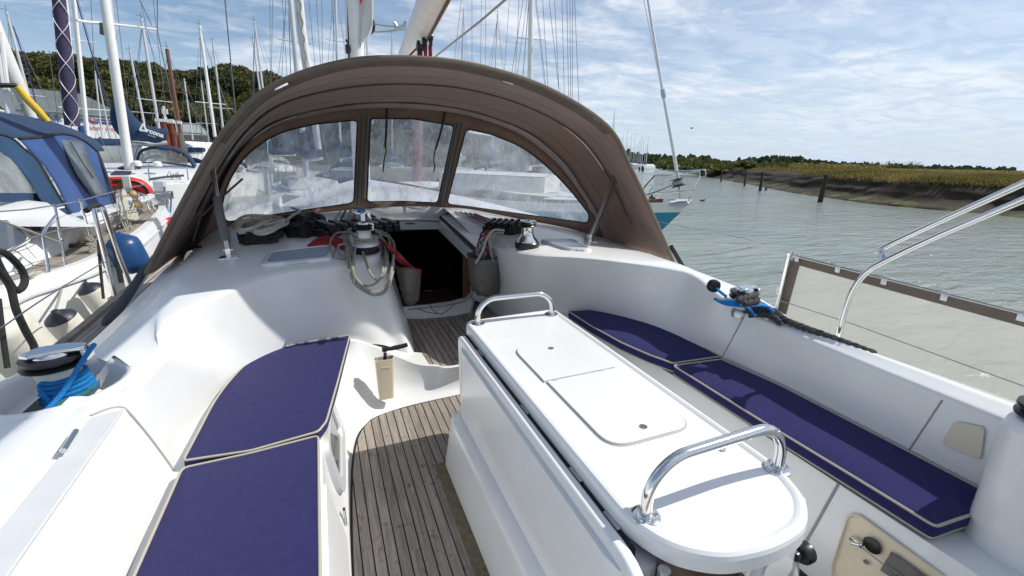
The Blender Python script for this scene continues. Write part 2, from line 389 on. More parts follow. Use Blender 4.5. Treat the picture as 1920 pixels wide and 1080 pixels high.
# forward sole inside the companionway recess
LIP = [pz(640, 634, .44), pz(668, 640, .42), pz(700, 650, .36), pz(738, 666, .275), pz(781, 683, .215), pz(820, 687, .20), pz(856, 688, .195), np.array((1.3, 2.93, .195)), np.array((1.9, 2.93, .2))]
lipY = lambda x: float(np.interp(x, [p[0] for p in LIP], [p[1] for p in LIP]))
fl2 = struct('companionway_floor', MB().prism([(x, lipY(x)+.03) for x in np.linspace(.40, 1.75, 12)]+[(1.75, 4.45), (.40, 4.45)], .06, .146), 'caulk')
fe = lambda x: 4.02+.10*(1-((x-1.0)/.5)**2)*0+.0+.16*max(0, (x-.95))
planks(fl2, .44, 1.7, lambda x: lipY(x)+.04, lambda x: 4.22, .153, .0470, 'teak')
# ---- raised sill between the two soles
lipc = cr([pz(640, 634, .44), pz(668, 640, .42), pz(700, 650, .36), pz(738, 666, .275), pz(781, 683, .215), pz(820, 687, .20), pz(856, 688, .195), (1.3, 2.93, .195), (1.9, 2.93, .2)], 8)
loc_ = cr([(-.04, 2.35, -.01), (.02, 2.56, -.01), (.09, 2.69, -.01), (.17, 2.755, -.01), (.33, 2.80, -.01), (.52, 2.82, -.01), (.75, 2.83, -.01), (1.3, 2.85, -.01), (1.9, 2.85, -.01)], 8)
mid1 = [a*.25+b*.75+np.array([0, .00, -.02]) for a, b in zip(lipc, loc_)]
rows = []
for k, t in enumerate((0, .04, .12, .3, .55, .8, .93, 1)):
    up = t**1.0
    rows.append([l*(1-t)+p*t+np.array([0, .045*math.sin(math.pi*t), -.03*math.sin(math.pi*t)]) for l, p in zip(loc_, lipc)])
back = [p+np.array([.0, .035, -.002]) for p in lipc]; back2 = [np.array([p[0]+.02, p[1]+.05, .13]) if p[0] > .585 else p+np.array([.0, .30, -.03]) for p in lipc]
rows = smooth_rows(rows, 3)+[back, back2]
struct('cockpit_sill', MB().grid(rows), 'gel', sharp=60)
# ---- port seat
seatp = [(-.9, -1.3), (-.115, -1.3), (-.115, 1.9), (-.10, 2.4), (-.05, 2.8), (.05, 3.02), (.16, 3.14), (.16, 3.5), (-.9, 3.5)]
inner_top = cr([(-.115, -1.3, .42), (-.115, 1.0, .42), (-.115, 1.9, .42), (-.10, 2.4, .42), (-.05, 2.75, .42), (.02, 2.98, .41), (.14, 3.15, .38)], 8)
inner_bot = cr([(-.06, -1.3, -.01), (-.06, 1.0, -.01), (-.05, 1.6, -.01), (-.03, 2.0, -.01), (.0, 2.35, -.01), (.05, 2.6, -.01), (.14, 2.74, -.01)], 8)
rows = []
for t in (0, .03, .08, .2, .45, .7, .88, .96, 1.0):
    rows.append([b*(1-t)+a*t+np.array([-.02*math.sin(math.pi*t), 0, 0]) for a, b in zip(inner_top, inner_bot)])
rows.append([np.array([p[0]-.02, p[1], p[2]+.012]) for p in inner_top]); rows.append([np.array([-.9, p[1], .432]) for p in inner_top])
seat = struct('port_seat_moulding', MB().grid(smooth_rows(rows[:-1], 3)+[rows[-1]]), 'gel', sharp=70)
# window in the locker side
def wallpt(Y, Z):
    b = min(inner_bot, key=lambda p: abs(p[1]-Y)); a = min(inner_top, key=lambda p: abs(p[1]-Y)); t = Z/.42
    return np.array([b[0]*(1-t)+a[0]*t-.02*math.sin(math.pi*t), Y, Z])
wn = thing('side_window', 'small dark window in a white frame set in the port locker side by the teak floor', 'window', (-.1, 2.3, .2))
def ringpts(cy, cz, hy, hz, off, sk=.0):
    return [wallpt(cy+u*hy, max(.03, min(.40, cz+v*hz)))+np.array([off, 0, 0]) for u, v in rpoly([(-1, -1), (1, -.75), (1, .9), (-.85, 1)], .5, 6)]
o_ = ringpts(2.22, .235, .27, .150, .020); i_ = ringpts(2.22, .235, .20, .105, .022); i2 = ringpts(2.22, .235, .195, .10, .012)
mb = MB(); n = len(o_); o0 = ringpts(2.22, .235, .275, .155, -.01)
for A, B in ((o0, o_), (o_, i_), (i_, i2)):
    k = len(mb.v); mb.add(A+B, [(j, (j+1) % n, n+(j+1) % n, n+j) for j in range(n)])
ob('window_frame', mb, 'alu', wn); ob('pane', MB().add(i2, [tuple(range(n))]), 'smoke', wn)
# locker door moulding and latch on the seat side
rg = [wallpt(1.0+u*.75, .21+v*.16)+np.array([.008, 0, 0]) for u, v in rpoly([(-1, -1), (1, -1), (1, 1), (-1, 1)], .12, 5)]
ld = thing('seat_locker_door', 'white locker door in the side of the port seat with a metal latch', 'locker door', (-.1, 1.0, .2))
mb = MB(); rg0 = [p-np.array([.03, 0, 0]) for p in rg]; mb.slab(rg, (-.03, 0, 0)); ob('door_panel', mb, 'gel', ld, bevel=.004)
p = px(634, 972, -.085)
mb = MB().lathe([(0, 0), (.022, 0), (.022, .008), (.008, .012), (.008, .022), (0, .024)], p+np.array([.0, 0, 0]), 16, ((0, 1, 0), (0, 0, 1), (1, 0, 0)))
mb.box(p+np.array([.028, .0, 0]), (.014, .024, .085)); mb.box(p+np.array([.012, -.015, -.02]), (.03, .02, .03)); ob('latch', mb, 'chrome', ld, bevel=.003)
# ---- port seat back, coaming and coachroof (one big white moulding)
N = 9
base = [(-.665, -1.3, .40), (-.665, 1.0, .40), (-.665, 1.9, .40), (-.66, 2.3, .40), (-.58, 2.66, .40), (-.38, 2.93, .40), (-.12, 3.08, .40), pz(700, 645, .36), pz(745, 655, .24), pz(776, 668, .15), pz(775, 640, .13), pz(764, 602, .13)]
top = [pz(-210, 1300, .76), pz(13, 1071, .76), pz(232, 769, .76), pz(278, 714, .770), pz(322, 660, .80), pz(338, 598, .86), pz(510, 518, .93), pz(610, 505, .94), pz(680, 492, .94), pz(713, 474, .94), pz(712, 440, .92), pz(705, 408, .90)]
top[0] = np.array([top[1][0], -1.3, .76])
top[6] = pz(500, 522, .93); base = cr(base, 6); top = cr(top, 6)
rows = []
for t in (0, .06, .2, .4, .6, .8, .92, .975, 1.0):
    bow = .03*math.sin(math.pi*t)
    rows.append([np.array(b)*(1-t)+np.array(a)*t for a, b in zip(top, base)])
# rounded shoulder over the top edge then the flat
def inward(P):
    o = []
    for i, p in enumerate(P):
        d = P[min(i+1, len(P)-1)]-P[max(i-1, 0)]; d = np.array([d[0], d[1], 0]); d /= np.linalg.norm(d); o.append(np.array([-d[1], d[0], 0]))
    return o
inw = inward(top)
sh1 = [p+q*.018+np.array([0, 0, .012]) for p, q in zip(top, inw)]; sh2 = [p+q*.05+np.array([0, 0, .018]) for p, q in zip(top, inw)]
# outboard / forward target for each station of the top edge
tgt = [(-1.10, -1.3, .775), (-1.10, 1.36, .775), (-1.07, 1.92, .775), pz(262, 655, .75), pz(320, 583, .82), pz(385, 515, .90), scr(402, 432)+0, scr(470, 418), scr(540, 407), scr(600, 399), scr(655, 393), scr(704, 390)]
tgt[3] = np.array([-1.05, 2.45, .775]); tgt[4] = np.array([-1.01, 2.95, .80]); tgt[5] = np.array([-.93, 3.6, .90])
tg = cr(tgt, 6)
rows2 = [top, sh1, sh2]+[[a*(1-t)+b*t+np.array([0, 0, .03*math.sin(math.pi*t)]) for a, b in zip(sh2, tg)] for t in (.12, .24, .36, .48, .6, .72, .84, 1.0)]
coam = struct('port_coaming', MB().grid(rows+rows2[1:]), 'gel', sharp=50); surf_add(coam)
# outer slope down to the side deck
outer0 = tg[:6*6+1]; outer = [np.array([min(p[0]-.02, -1.1), p[1], p[2]]) for p in outer0]
far = [np.array([-.93, 3.6, .90]), np.array([-.95, 4.2, .95]), np.array([-1.0, 5.2, .98]), np.array([-1.0, 6.5, 1.0]), np.array([-.8, 8.5, .98])]
lineA = list(tg[:31])+cr([tg[30]+np.array([0, .02, 0]), (-.95, 4.2, .95), (-.95, 5.2, .98), (-.9, 6.5, .98), (-.5, 8.5, .92)], 6)
_LB = np.array([(-1.17, -1.3, .60), (-1.17, 1.36, .60), (-1.17, 1.92, .60), (-1.18, 2.75, .585), (-1.19, 3.15, .58), (-1.2, 3.6, .575), (-1.2, 4.2, .57), (-1.2, 5.2, .57), (-1.1, 6.5, .60), (-.6, 8.5, .66)])
lineB = [np.array([np.interp(a[1], _LB[:, 1], _LB[:, 0]), a[1], np.interp(a[1], _LB[:, 1], _LB[:, 2])]) for a in lineA]
mm = [a*.5+b*.5+np.array([-.045, 0, .05]) for a, b in zip(lineA, lineB)]
struct('port_cabin_side', MB().grid([lineA, mm, lineB]), 'gel', sharp=80)
_LC = np.array([(-1.50, -1.3, .53), (-1.52, 1.36, .53), (-1.52, 1.92, .53), (-1.52, 2.75, .53), (-1.52, 3.15, .53), (-1.52, 3.6, .53), (-1.52, 4.2, .54), (-1.5, 5.2, .55), (-1.3, 6.5, .60), (-.8, 8.5, .68)])
lineC = [np.array([np.interp(a[1], _LC[:, 1], _LC[:, 0]), a[1], np.interp(a[1], _LC[:, 1], _LC[:, 2])]) for a in lineA]
sd = struct('port_side_deck', MB().grid([[p+np.array([0, 0, .0]) for p in lineB], lineC]), 'caulk')
for k in range(6):
    t0, t1 = .02+k*.155, .02+(k+1)*.155-.012
    a = [b*(1-t0)+c*t0+np.array([0, 0, .008]) for b, c in zip(lineB, lineC)]; b_ = [b*(1-t1)+c*t1+np.array([0, 0, .008]) for b, c in zip(lineB, lineC)]
    ob('plank', MB().grid([a, b_]), 'teak_deck', sd, solid=.008)
# toe rail and topsides
rail = [p+np.array([-.02, 0, .02]) for p in lineC]
tr_ = MB()
tr_.grid([[p+np.array([.035, 0, -.01]) for p in lineC], [p+np.array([.03, 0, .035]) for p in lineC], [p+np.array([-.015, 0, .035]) for p in lineC], [p+np.array([-.02, 0, -.03]) for p in lineC]])
struct('port_toe_rail', tr_, mat('worn_toe_rail', (.20, .16, .14), .7, col2=(.32, .28, .24), vscale=6))
hull = [[p+np.array([-.02, 0, -.03]) for p in lineC], [p+np.array([-.05, 0, -.5]) for p in lineC], [p+np.array([.3, 0, -1.4]) for p in lineC]]
struct('yacht_hull', MB().grid(hull), 'gel')
# moulded ramp strip on the cabin side and the little cover plate
# ---- port coaming lid, nonskid strip, chrome slot
ns = MB().slab([pz(170, 783, .789), pz(232, 766, .789), pz(26, 1060, .789), np.array([pz(26, 1060, .789)[0], -1.2, .789]), np.array([pz(0, 992, .789)[0], -1.2, .789]), pz(0, 992, .789)], (0, 0, -.01))
ob('nonskid_strip', ns, 'nonskid', coam, bevel=.003)
xl = pz(160, 782, .80)[0]
lid = thing('coaming_locker_lid', 'flat white locker lid with a chrome slot on the port coaming', 'locker lid', (-1.1, 1.2, .79))
ob('lid_panel', MB().slab([(xl-.01, 1.92, .80), (xl-.01, -1.2, .80), (xl-.24, -1.2, .80), (xl-.24, 1.86, .80)], (0, 0, -.02)), 'gel', lid, bevel=.008)
ob('handle', MB().tube([pz(118, 845, .81), pz(142, 808, .81)], .009, 8), 'chrome', lid)
ob('coaming_seam', MB().tube(cr([on(x, y) for x, y in ((170, 780), (200, 768), (228, 764), (242, 775), (262, 798), (282, 823), (300, 847), (318, 872), (326, 886))], 4), .0055, 8), mat('joint_shadow_line', (.34, .34, .33), .8), coam)
# ---- winch pocket on port coaming
wr = pz(155, 735, .79)
RC = np.array([-1.02, 2.14, .795])
bm = bmesh.new(); bm.from_mesh(coam.data); RCw = b2w(RC)
kill = [f for f in bm.faces if (Vector(RCw)-f.calc_center_median()).xy.length < .205 and f.calc_center_median().z > b2w(RC)[2]-.10]
bmesh.ops.delete(bm, geom=kill, context='FACES'); bm.to_mesh(coam.data); bm.free()
ob('winch_recess', MB().lathe([(0, -.15), (.165, -.15), (.185, -.13), (.20, -.01), (.21, .004), (.225, .008), (.245, .006), (.262, -.012)], RC, 48, None, False), 'gel', coam, sharp=80)
# ---- starboard side -------------------------------------------------------
sbase = cr([(1.40, 4.6, .08), (1.42, 3.9, .10), (1.45, 3.45, .2), (1.52, 3.24, .3), (1.66, 3.10, .38), (1.86, 2.86, .40), (2.03, 2.45, .40), (2.12, 2.0, .40), (2.16, 1.5, .40), (2.17, .9, .40), (2.17, -.6, .40)], 6)
stop_ = cr([py(893, 462, 3.95), pz(918, 462, .85), pz(945, 469, .89), pz(1000, 479, .92), pz(1075, 483, .93), pz(1150, 490, .92), pz(1280, 511, .88), pz(1345, 556, .82), pz(1410, 592, .76), pz(1658, 698, .75), (pz(1900, 795, .75)[0]*.0+2.2, -.6, .75)], 6)
rows = []
for t in (0, .06, .2, .4, .6, .8, .92, .975, 1.0):
    rows.append([np.array(b)*(1-t)+np.array(a)*t for a, b in zip(stop_, sbase)])
inw = [-q for q in inward(stop_)]; inw = [q if q[0] >= -.2 or True else -q for q in inw]
# make sure "inw" points away from the cockpit (up/outboard/forward)
inw = [q if (q[0]*1.0+q[1]*.8) > 0 else -q for q in inw]
sh1 = [p+q*.014+np.array([0, 0, .010]) for p, q in zip(stop_, inw)]; sh2 = [p+q*.04+np.array([0, 0, .014]) for p, q in zip(stop_, inw)]
st = cr([scr(830, 388), scr(870, 390), scr(915, 398), scr(985, 412), scr(1050, 424), scr(1120, 442), pz(1268, 497, .80), pz(1345, 540, .79), pz(1418, 587, .765), pz(1739, 700, .765), (2.42, -.6, .765)], 6)
rows2 = [sh1, sh2]+[[a*(1-t)+b*t+np.array([0, 0, .02*math.sin(math.pi*t)]) for a, b in zip(sh2, st)] for t in (.25, .5, .75, 1.0)]
stb = struct('starboard_coaming', MB().grid(rows+rows2), 'gel', sharp=50); surf_add(stb)
so0 = st[5*6:]
so1 = [p+np.array([.10, .02, -.2]) for p in so0]; so2 = [p+np.array([.60, .02, -.22]) for p in so0]; so3 = [p+np.array([.62, .02, -1.6]) for p in so0]
struct('starboard_side_deck', MB().grid([so0, so1, so2, so3]), 'gel', sharp=60)
# panel seams on the starboard backrest
jm = mat('joint_line', (.30, .30, .30), .8)
for (a, b) in (((1396, 592), (1355, 668)), ((1767, 750), (1701, 850))):
    pa = pz(a[0], a[1], .755); pb = np.array([2.135 if a[0] < 1500 else 2.165, 0, .47]); q = px(b[0], b[1], pb[0]); n_ = np.array([-.006, 0, .002])
    ob('backrest_seam', MB().tube([on(a[0]+(b[0]-a[0])*k/6, a[1]+(b[1]-a[1])*k/6) for k in range(7)], .0035, 6), jm, stb)

# starboard seat riser
sr_t = cr([(1.60, 3.10, .40), (1.70, 2.7, .40), (1.78, 2.2, .40), (1.80, 1.9, .40), (1.80, 1.0, .40), (1.80, -.6, .40)], 6)
sr_b = [p+np.array([-.10, 0, -.41]) for p in sr_t]
rows = [[np.array([2.2, p[1], .40]) for p in sr_t], sr_t]+[[a*(1-t)+b*t+np.array([-.03*math.sin(math.pi*t), 0, 0]) for a, b in zip(sr_t, sr_b)] for t in (.05, .3, .6, 1)]
sse = struct('starboard_seat_moulding', MB().grid(rows), 'gel', sharp=60); surf_add(sse)
# darker recess between seat fronts and the corner seam
ob('riser_seam', MB().tube([on(1572-k*9.5, 908+k*17) for k in range(8)], .006, 6), jm, sse)
# ---- speaker/blank cover on the backrest (cream plastic)
a_ = [on(x, y)+np.array([-.004, 0, .0]) for x, y in rpoly([(1793, 788), (1850, 800), (1842, 862), (1768, 832)], 10, 4)]
ob('backrest_cover_plate', MB().slab(a_, (-.008, 0, 0)), mat('ivory_cover', (.62, .57, .46), .4), stb, bevel=.003)
# ---- helm seat block at the right edge
pc = pz(1790, 988, .42)
blk = [(pc[0], pc[1]), (2.6, pc[1]+.04), (2.6, -.7), (pc[0]-.02, -.7)]
hb = struct('helm_coaming_block', MB().prism(rpoly(blk, [.10, .05, .05, .05], 6), 0, .875), 'gel', bevel=.045)
# ---- coachroof centre: hatch garage, companionway
FLh, FRh = scr(706, 404), scr(822, 404)
def frs(x, y, d): p = scr(x, y); return p
ga = [scr(690, 394), scr(845, 389)]
gm = MB().grid([[scr(x, y)+np.array([0, .0, 0]) for x, y in ((680, 392), (720, 388), (760, 386), (800, 386), (850, 390))],
                [scr(x, y)+np.array([0, -.03, .0]) for x, y in ((703, 404), (730, 403), (760, 402), (790, 402), (822, 404))],
                [scr(x, y+11)+np.array([0, -.03, -.0]) for x, y in ((705, 404), (730, 403), (760, 402), (790, 402), (822, 404))]])
hg = struct('hatch_garage', gm, 'gel', sharp=60, solid=.02)
A = scr(705, 414)+np.array([0, -.03, 0]); B = scr(822, 414)+np.array([0, -.03, 0]); 
ob('hatch_slide_bar', MB().tube([scr(705, 410)+np.array([0, -.06, 0]), scr(820, 410)+np.array([0, -.06, 0])], .02, 8), 'alu', hg)
ob('hatch_front_panel', MB().slab([A, B, B+np.array([0, 0, -.09]), A+np.array([0, 0, -.09])], (0, .02, 0)), 'white', hg)
ob('hatch_pull', MB().tube([A*.56+B*.44+np.array([0, -.02, -.02]), A*.56+B*.44+np.array([0, -.04, -.02]), A*.42+B*.58+np.array([0, -.04, -.02]), A*.42+B*.58+np.array([0, -.02, -.02])], .006, 6), 'black', hg)
# starboard slide: white coaming strip with a dark channel
rf, ra = scr(826, 398), py(905, 462, 3.85)
rf2, ra2 = scr(822, 408), py(890, 468, 3.87)
chn = struct('hatch_slide', MB().slab([scr(826, 402), scr(868, 402), py(935, 452, 3.75), py(898, 470, 3.75)], (0, 0, -.02)), 'gel', bevel=.005)
rr_ = [scr(822, 402), py(893, 462, 3.72)]
ob('slide_channel', MB().slab([scr(824, 405)+np.array([0, 0, -.0]), scr(829, 405), py(899, 470, 3.7), py(893, 474, 3.7)], (0, 0, -.012)), 'seam', chn)
q0, q1 = scr(822, 409), py(890, 478, 3.74)
ob('slide_inner_face', MB().slab([q0, q1, q1+np.array([.0, 0, -.10]), q0+np.array([.0, 0, -.14])], (.02, 0, 0)), 'gel', chn)
# handrail wire on the slide
ob('slide_handrail', MB().tube(cr([scr(848, 396), scr(850, 392), py(905, 423, 4.3), py(918, 436, 3.98), py(922, 447, 3.9)], 5), .009, 8), 'chrome', chn)
# dark cabin inside
LB, RB_ = np.array([.615, 4.20, .30]), np.array([1.36, 4.22, .30])
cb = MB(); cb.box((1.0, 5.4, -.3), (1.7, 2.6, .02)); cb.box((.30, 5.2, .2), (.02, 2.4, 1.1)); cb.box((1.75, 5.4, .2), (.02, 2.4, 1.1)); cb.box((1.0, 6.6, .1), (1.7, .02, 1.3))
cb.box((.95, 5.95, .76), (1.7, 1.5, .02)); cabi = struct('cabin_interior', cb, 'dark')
# steps inside, faintly seen
ob('companionway_steps', MB().box((1.0, 4.9, .02), (.6, .5, .05)).box((1.0, 5.2, -.3), (.6, .3, .05)), mat('dim_varnish', (.05, .02, .012), .4), cabi)
# wall with the opening: sill and jambs
sl_t = [py(757, 577, 4.16), py(800, 573, 4.18), py(845, 567, 4.2), py(872, 560, 4.2), py(885, 545, 4.2)]
sl_b = [pz(760, 600, .14), pz(790, 603, .14), pz(825, 601, .14), pz(855, 596, .14), pz(885, 587, .14)]
cs = struct('companionway_sill', MB().grid(smooth_rows([sl_b, [a*.5+b*.5+np.array([0, -.02, 0]) for a, b in zip(sl_t, sl_b)], sl_t, [p+np.array([0, .05, -.005]) for p in sl_t]], 3)), 'gel', sharp=60)
ob('sill_gasket', MB().tube(cr([py(765, 580, 4.12), py(800, 577, 4.12), py(850, 570, 4.12), py(875, 562, 4.12), py(886, 545, 4.12)], 5), .006, 6), 'steel', cs)
jr = struct('companionway_jamb', MB().slab([py(884, 478, 4.1), py(884, 560, 4.1), py(950, 590, 3.9), py(955, 470, 3.75), py(915, 462, 3.75)], (0, .03, 0)), 'gel')
ob('wooden_jamb', MB().slab([py(868, 460, 4.22), py(884, 480, 4.2), py(884, 555, 4.2), py(868, 566, 4.22)], (0, .02, 0)), 'wood', jr)
# ---- hatches in the coachroof
def deck_hatch(ring, label, up=.02, inner=.80):
    ring = [np.array(p) for p in ring]; c = sum(ring)/len(ring)
    t = thing('deck_hatch', label, 'hatch', tuple(c), group='flush hatches in the coachroof')
    r = rpoly([(p[0], p[1]) for p in ring], .06, 5)
    def zof(x, y):
        A_ = np.array([[p[0], p[1], 1] for p in ring]); z = np.linalg.lstsq(A_, np.array([p[2] for p in ring]), rcond=None)[0]; return z[0]*x+z[1]*y+z[2]
    def lift(rr, h): return [np.array([x, y, zof(x, y)+h]) for x, y in rr]
    cc = np.array([c[0], c[1]])
    def scl(rr, k): return [tuple(cc+(np.array(q)-cc)*k) for q in rr]
    levels = [lift(scl(r, 1.06), 0), lift(scl(r, 1.04), up*.4), lift(scl(r, 1.0), up), lift(scl(r, .94), up*1.25), lift(scl(r, .87), up*1.25), lift(scl(r, .86), up*1.05)]
    mb = MB(); n = len(r)
    for A, B in zip(levels, levels[1:]): mb.add(A+B, [(j, (j+1) % n, n+(j+1) % n, n+j) for j in range(n)])
    ob('frame', mb, 'alu', t, sharp=50); ob('pane', MB().add(levels[-1], [tuple(range(n))]), 'hatch', t)
    a, b = ring[0]*.65+ring[1]*.35, ring[0]*.35+ring[1]*.65
    ob('hinge', MB().tube([a+np.array([0, -.01, up*.7]), b+np.array([0, -.01, up*.7])], .008, 8), 'alu', t)
    return t
deck_hatch([on(487, 503), on(622, 488), on(630, 464), on(505, 476)], 'grey-framed hatch in the coachroof left of the companionway, beside the coiled grey rope')
deck_hatch([on(1062, 470), on(1112, 472), on(1072, 452), on(1012, 453)], 'grey-framed hatch in the coachroof right of the companionway, behind the chrome winch')
# =================================================================== SPRAYHOOD
sh = thing('sprayhood', 'large taupe canvas sprayhood with three clear windows over the companionway', 'sprayhood', (.95, 3.6, 1.0))
def row(pts, Ys, n=65):
    P = [py(x, y, Y) for (x, y), Y in zip(pts, Ys)]
    return resample(cr(P, 8), n)
B0 = row([(275, 512), (335, 395), (400, 277), (445, 218), (500, 168), (600, 127), (720, 109), (880, 121), (1030, 168), (1142, 240), (1185, 320), (1225, 405), (1262, 490)],
         [3.62, 3.40, 3.15, 3.0, 2.88, 2.76, 2.70, 2.72, 2.86, 3.08, 3.12, 3.08, 3.02])
Bh = row([(285, 512), (345, 397), (409, 282), (454, 226), (508, 179), (604, 139), (722, 121), (876, 133), (1020, 178), (1130, 246), (1175, 322), (1216, 405), (1255, 492)],
         [3.75, 3.52, 3.28, 3.13, 3.01, 2.90, 2.84, 2.86, 3.0, 3.22, 3.24, 3.18, 3.1])
B1 = row([(318, 488), (372, 385), (418, 300), (463, 240), (520, 196), (610, 169), (730, 156), (870, 165), (1000, 204), (1088, 258), (1142, 330), (1180, 410), (1215, 478)],
         [4.2, 4.0, 3.85, 3.72, 3.62, 3.55, 3.5, 3.52, 3.6, 3.7, 3.7, 3.6, 3.5])
B2 = row([(352, 470), (395, 385), (425, 315), (470, 257), (530, 222), (622, 200), (730, 191), (860, 203), (975, 240), (1050, 295), (1095, 355), (1125, 405), (1150, 462)],
         [4.6, 4.5, 4.35, 4.25, 4.2, 4.18, 4.15, 4.15, 4.12, 4.05, 4.0, 3.95, 3.9])
P2 = [(372, 470), (402, 395), (430, 325), (472, 268), (532, 232), (622, 210), (730, 202), (860, 213), (968, 248), (1042, 303), (1087, 360), (1117, 408), (1138, 462)]
B3 = resample(cr([scr(*p) for p in P2], 8), 65)
cap = [p+np.array([0, .0, -.012]) for p in B0]
rows = smooth_rows([B0, Bh, B1, B2, B3], 5)
# gentle sag between bows
for i, r in enumerate(rows):
    for j, p in enumerate(r):
        s = .009*math.sin(j*.9+i*.5)*math.sin(i*.31); r[j] = p+np.array([0, s*.3, s*.5])
ob('canopy', MB().grid(rows), 'brown', sh, sharp=80, solid=.004)
# folded hem hanging inside the aft bow
hem = [[p+np.array([0, .0, 0]) for p in B0], [p*.985+np.array([.95, 3.3, 1.0])*.015+np.array([0, .012, -.012]) for p in B0]]
ob('aft_hem', MB().tube([p for p in B0], .016, 8), 'brown_edge', sh)
def offs(r, k=.012): return [p*(1-k)+np.array([.95, 3.3, 1.2])*k for p in r]
hl = [offs(B0, .006), offs(B0, .02), [a*.55+b*.45 for a, b in zip(offs(B0, .022), offs(Bh, .012))], offs(Bh, .008)]
ob('hem_flap', MB().grid([r[14:50] for r in smooth_rows(hl, 3)]), 'brown_edge', sh, solid=.003)
for r in (rows[2], rows[8], rows[13]): ob('stitched_seam', MB().tube(offs(r, .003)[3:62], .0028, 5), 'brown_edge', sh)
for r, k in ((B1, .006), (B2, .005)): ob('bow_seam', MB().tube(offs(r, k)[6:60], .0055, 6), 'seam', sh)
for r, k in ((B1, .012), (B2, .01)):
    ob('zip_flap', MB().tube([p+np.array([0, -.025, 0]) for p in offs(r, k)[4:61]], .005, 6), 'brown_edge', sh)
# chrome bow shown where the sleeve is open
bow_px = [(498, 172), (515, 158)]
def seg(r, a, b, k, rad, m='chrome', dy=0): return ob('bow_tube', MB().tube([p+np.array([0, dy, 0]) for p in offs(r, k)[a:b]], rad, 10), m, sh)
seg(B0, 20, 22, .012, .014); seg(Bh, 36, 38, .004, .012)
seg(B1, 46, 54, .014, .007, 'steel'); seg(B2, 43, 55, .014, .007, 'steel'); seg(B1, 12, 17, .014, .008, 'steel'); seg(B2, 12, 21, .014, .007, 'steel'); seg(B0, 46, 48, .008, .012)
ob('corner_bracket', MB().box(py(1136, 240, 3.3), (.04, .05, .03)).box(py(886, 127, 3.36), (.07, .05, .02)), 'chrome', sh, bevel=.006)
# windscreen: canvas frame pieces between polylines in the raked surface, windows set in it
def patch(A, Bp, n=40, m=14):
    A = resample([(*p, 0) for p in A], n); Bp = resample([(*p, 0) for p in Bp], n)
    return [[scr(*(a*(1-k/m)+b*k/m)[:2]) for a, b in zip(A, Bp)] for k in range(m+1)]
def smooth2(P, n=6): return [tuple(p) for p in cr(P, n)]
toparc = smooth2([(p[0], p[1]) for p in P2])
wtop = smooth2([(418, 412), (428, 350), (462, 290), (520, 252), (590, 232), (668, 224)])
wbotL = [(418, 412), (500, 402), (580, 394), (660, 385)]
wl_poly = rpoly(smooth2([(414, 398), (428, 345), (462, 292), (520, 252), (590, 233)], 4)+[(670, 225), (663, 380), (540, 398), (425, 416)], 9, 3)
wm_poly = rpoly([(695, 222), (775, 223), (851, 236), (820, 380), (755, 377), (688, 378)], 7, 3)
wr_poly = rpoly([(874, 242)]+smooth2([(920, 252), (980, 278), (1035, 322), (1075, 365), (1104, 402)], 4)+[(1102, 418), (1000, 404), (900, 390), (838, 382)], 8, 3)
# canvas surround: fine grid with the windows cut out through bmesh boolean-free triangulation
import mathutils.geometry as mg
outl = [(358, 500), (390, 425)]+[(p[0]-2, p[1]-3) for p in smooth2([(402, 395), (430, 325), (472, 268), (532, 232), (622, 210), (730, 202), (860, 213), (968, 248), (1042, 303), (1087, 360), (1117, 408)])]+[(1150, 450), (1185, 500), (1110, 478), (1000, 455), (900, 432), (800, 424), (700, 424), (600, 430), (500, 445), (420, 462)]
def fillpoly(outer, holes, step=16):
    """constrained triangulation of a pixel polygon with holes, mapped on the windscreen"""
    pts = []; edges = []; 
    def addring(r):
        r = [p for i, p in enumerate(r)]; dens = []
        for a, b in zip(r, r[1:]+r[:1]):
            L = math.hypot(a[0]-b[0], a[1]-b[1]); k = max(1, int(L/step))
            for q in range(k): dens.append((a[0]+(b[0]-a[0])*q/k, a[1]+(b[1]-a[1])*q/k))
        dd = [dens[0]]
        for p in dens[1:]:
            if math.hypot(p[0]-dd[-1][0], p[1]-dd[-1][1]) > .4: dd.append(p)
        n0 = len(pts); pts.extend(dd); n = len(dd); edges.extend([(n0+i, n0+(i+1) % n) for i in range(n)]); return list(range(n0, n0+n))
    f_out = addring(outer); fh = [addring(h) for h in holes]
    def inside(p, poly):
        c = False; n = len(poly)
        for i in range(n):
            x1, y1 = poly[i]; x2, y2 = poly[i-1]
            if (y1 > p[1]) != (y2 > p[1]) and p[0] < (x2-x1)*(p[1]-y1)/(y2-y1)+x1: c = not c
        return c
    xs = [p[0] for p in outer]; ys = [p[1] for p in outer]
    x = min(xs)+step/2
    while x < max(xs):
        y = min(ys)+step/2
        while y < max(ys):
            if inside((x, y), outer) and not any(inside((x, y), h) for h in holes) and min(math.hypot(x-q[0], y-q[1]) for q in pts) > step*.55: pts.append((x, y))
            y += step
        x += step
    v, e, f, *_ = mg.delaunay_2d_cdt([Vector(p) for p in pts], edges, [], 0, 1e-5)
    keep = []
    for t in f:
        c = (sum(v[i][0] for i in t)/len(t), sum(v[i][1] for i in t)/len(t))
        if inside(c, outer) and not any(inside(c, h) for h in holes): keep.append(t)
    return MB().add([scr(p[0], p[1]) for p in v], keep)
ob('windscreen_surround', fillpoly(outl, [wl_poly, wm_poly, wr_poly]), 'brown', sh, sharp=80, solid=.004, off=0)
for nm, poly in (('window', wl_poly), ('window', wm_poly), ('window', wr_poly)):
    w = fillpoly(poly, [], 14)
    ww = ob(nm, w, 'vinyl', sh, sharp=90)
    ob('edge_binding', MB().tube([scr(*p)+np.array([0, -.006, 0]) for p in poly], .005, 6, closed=True), 'seam', ww)
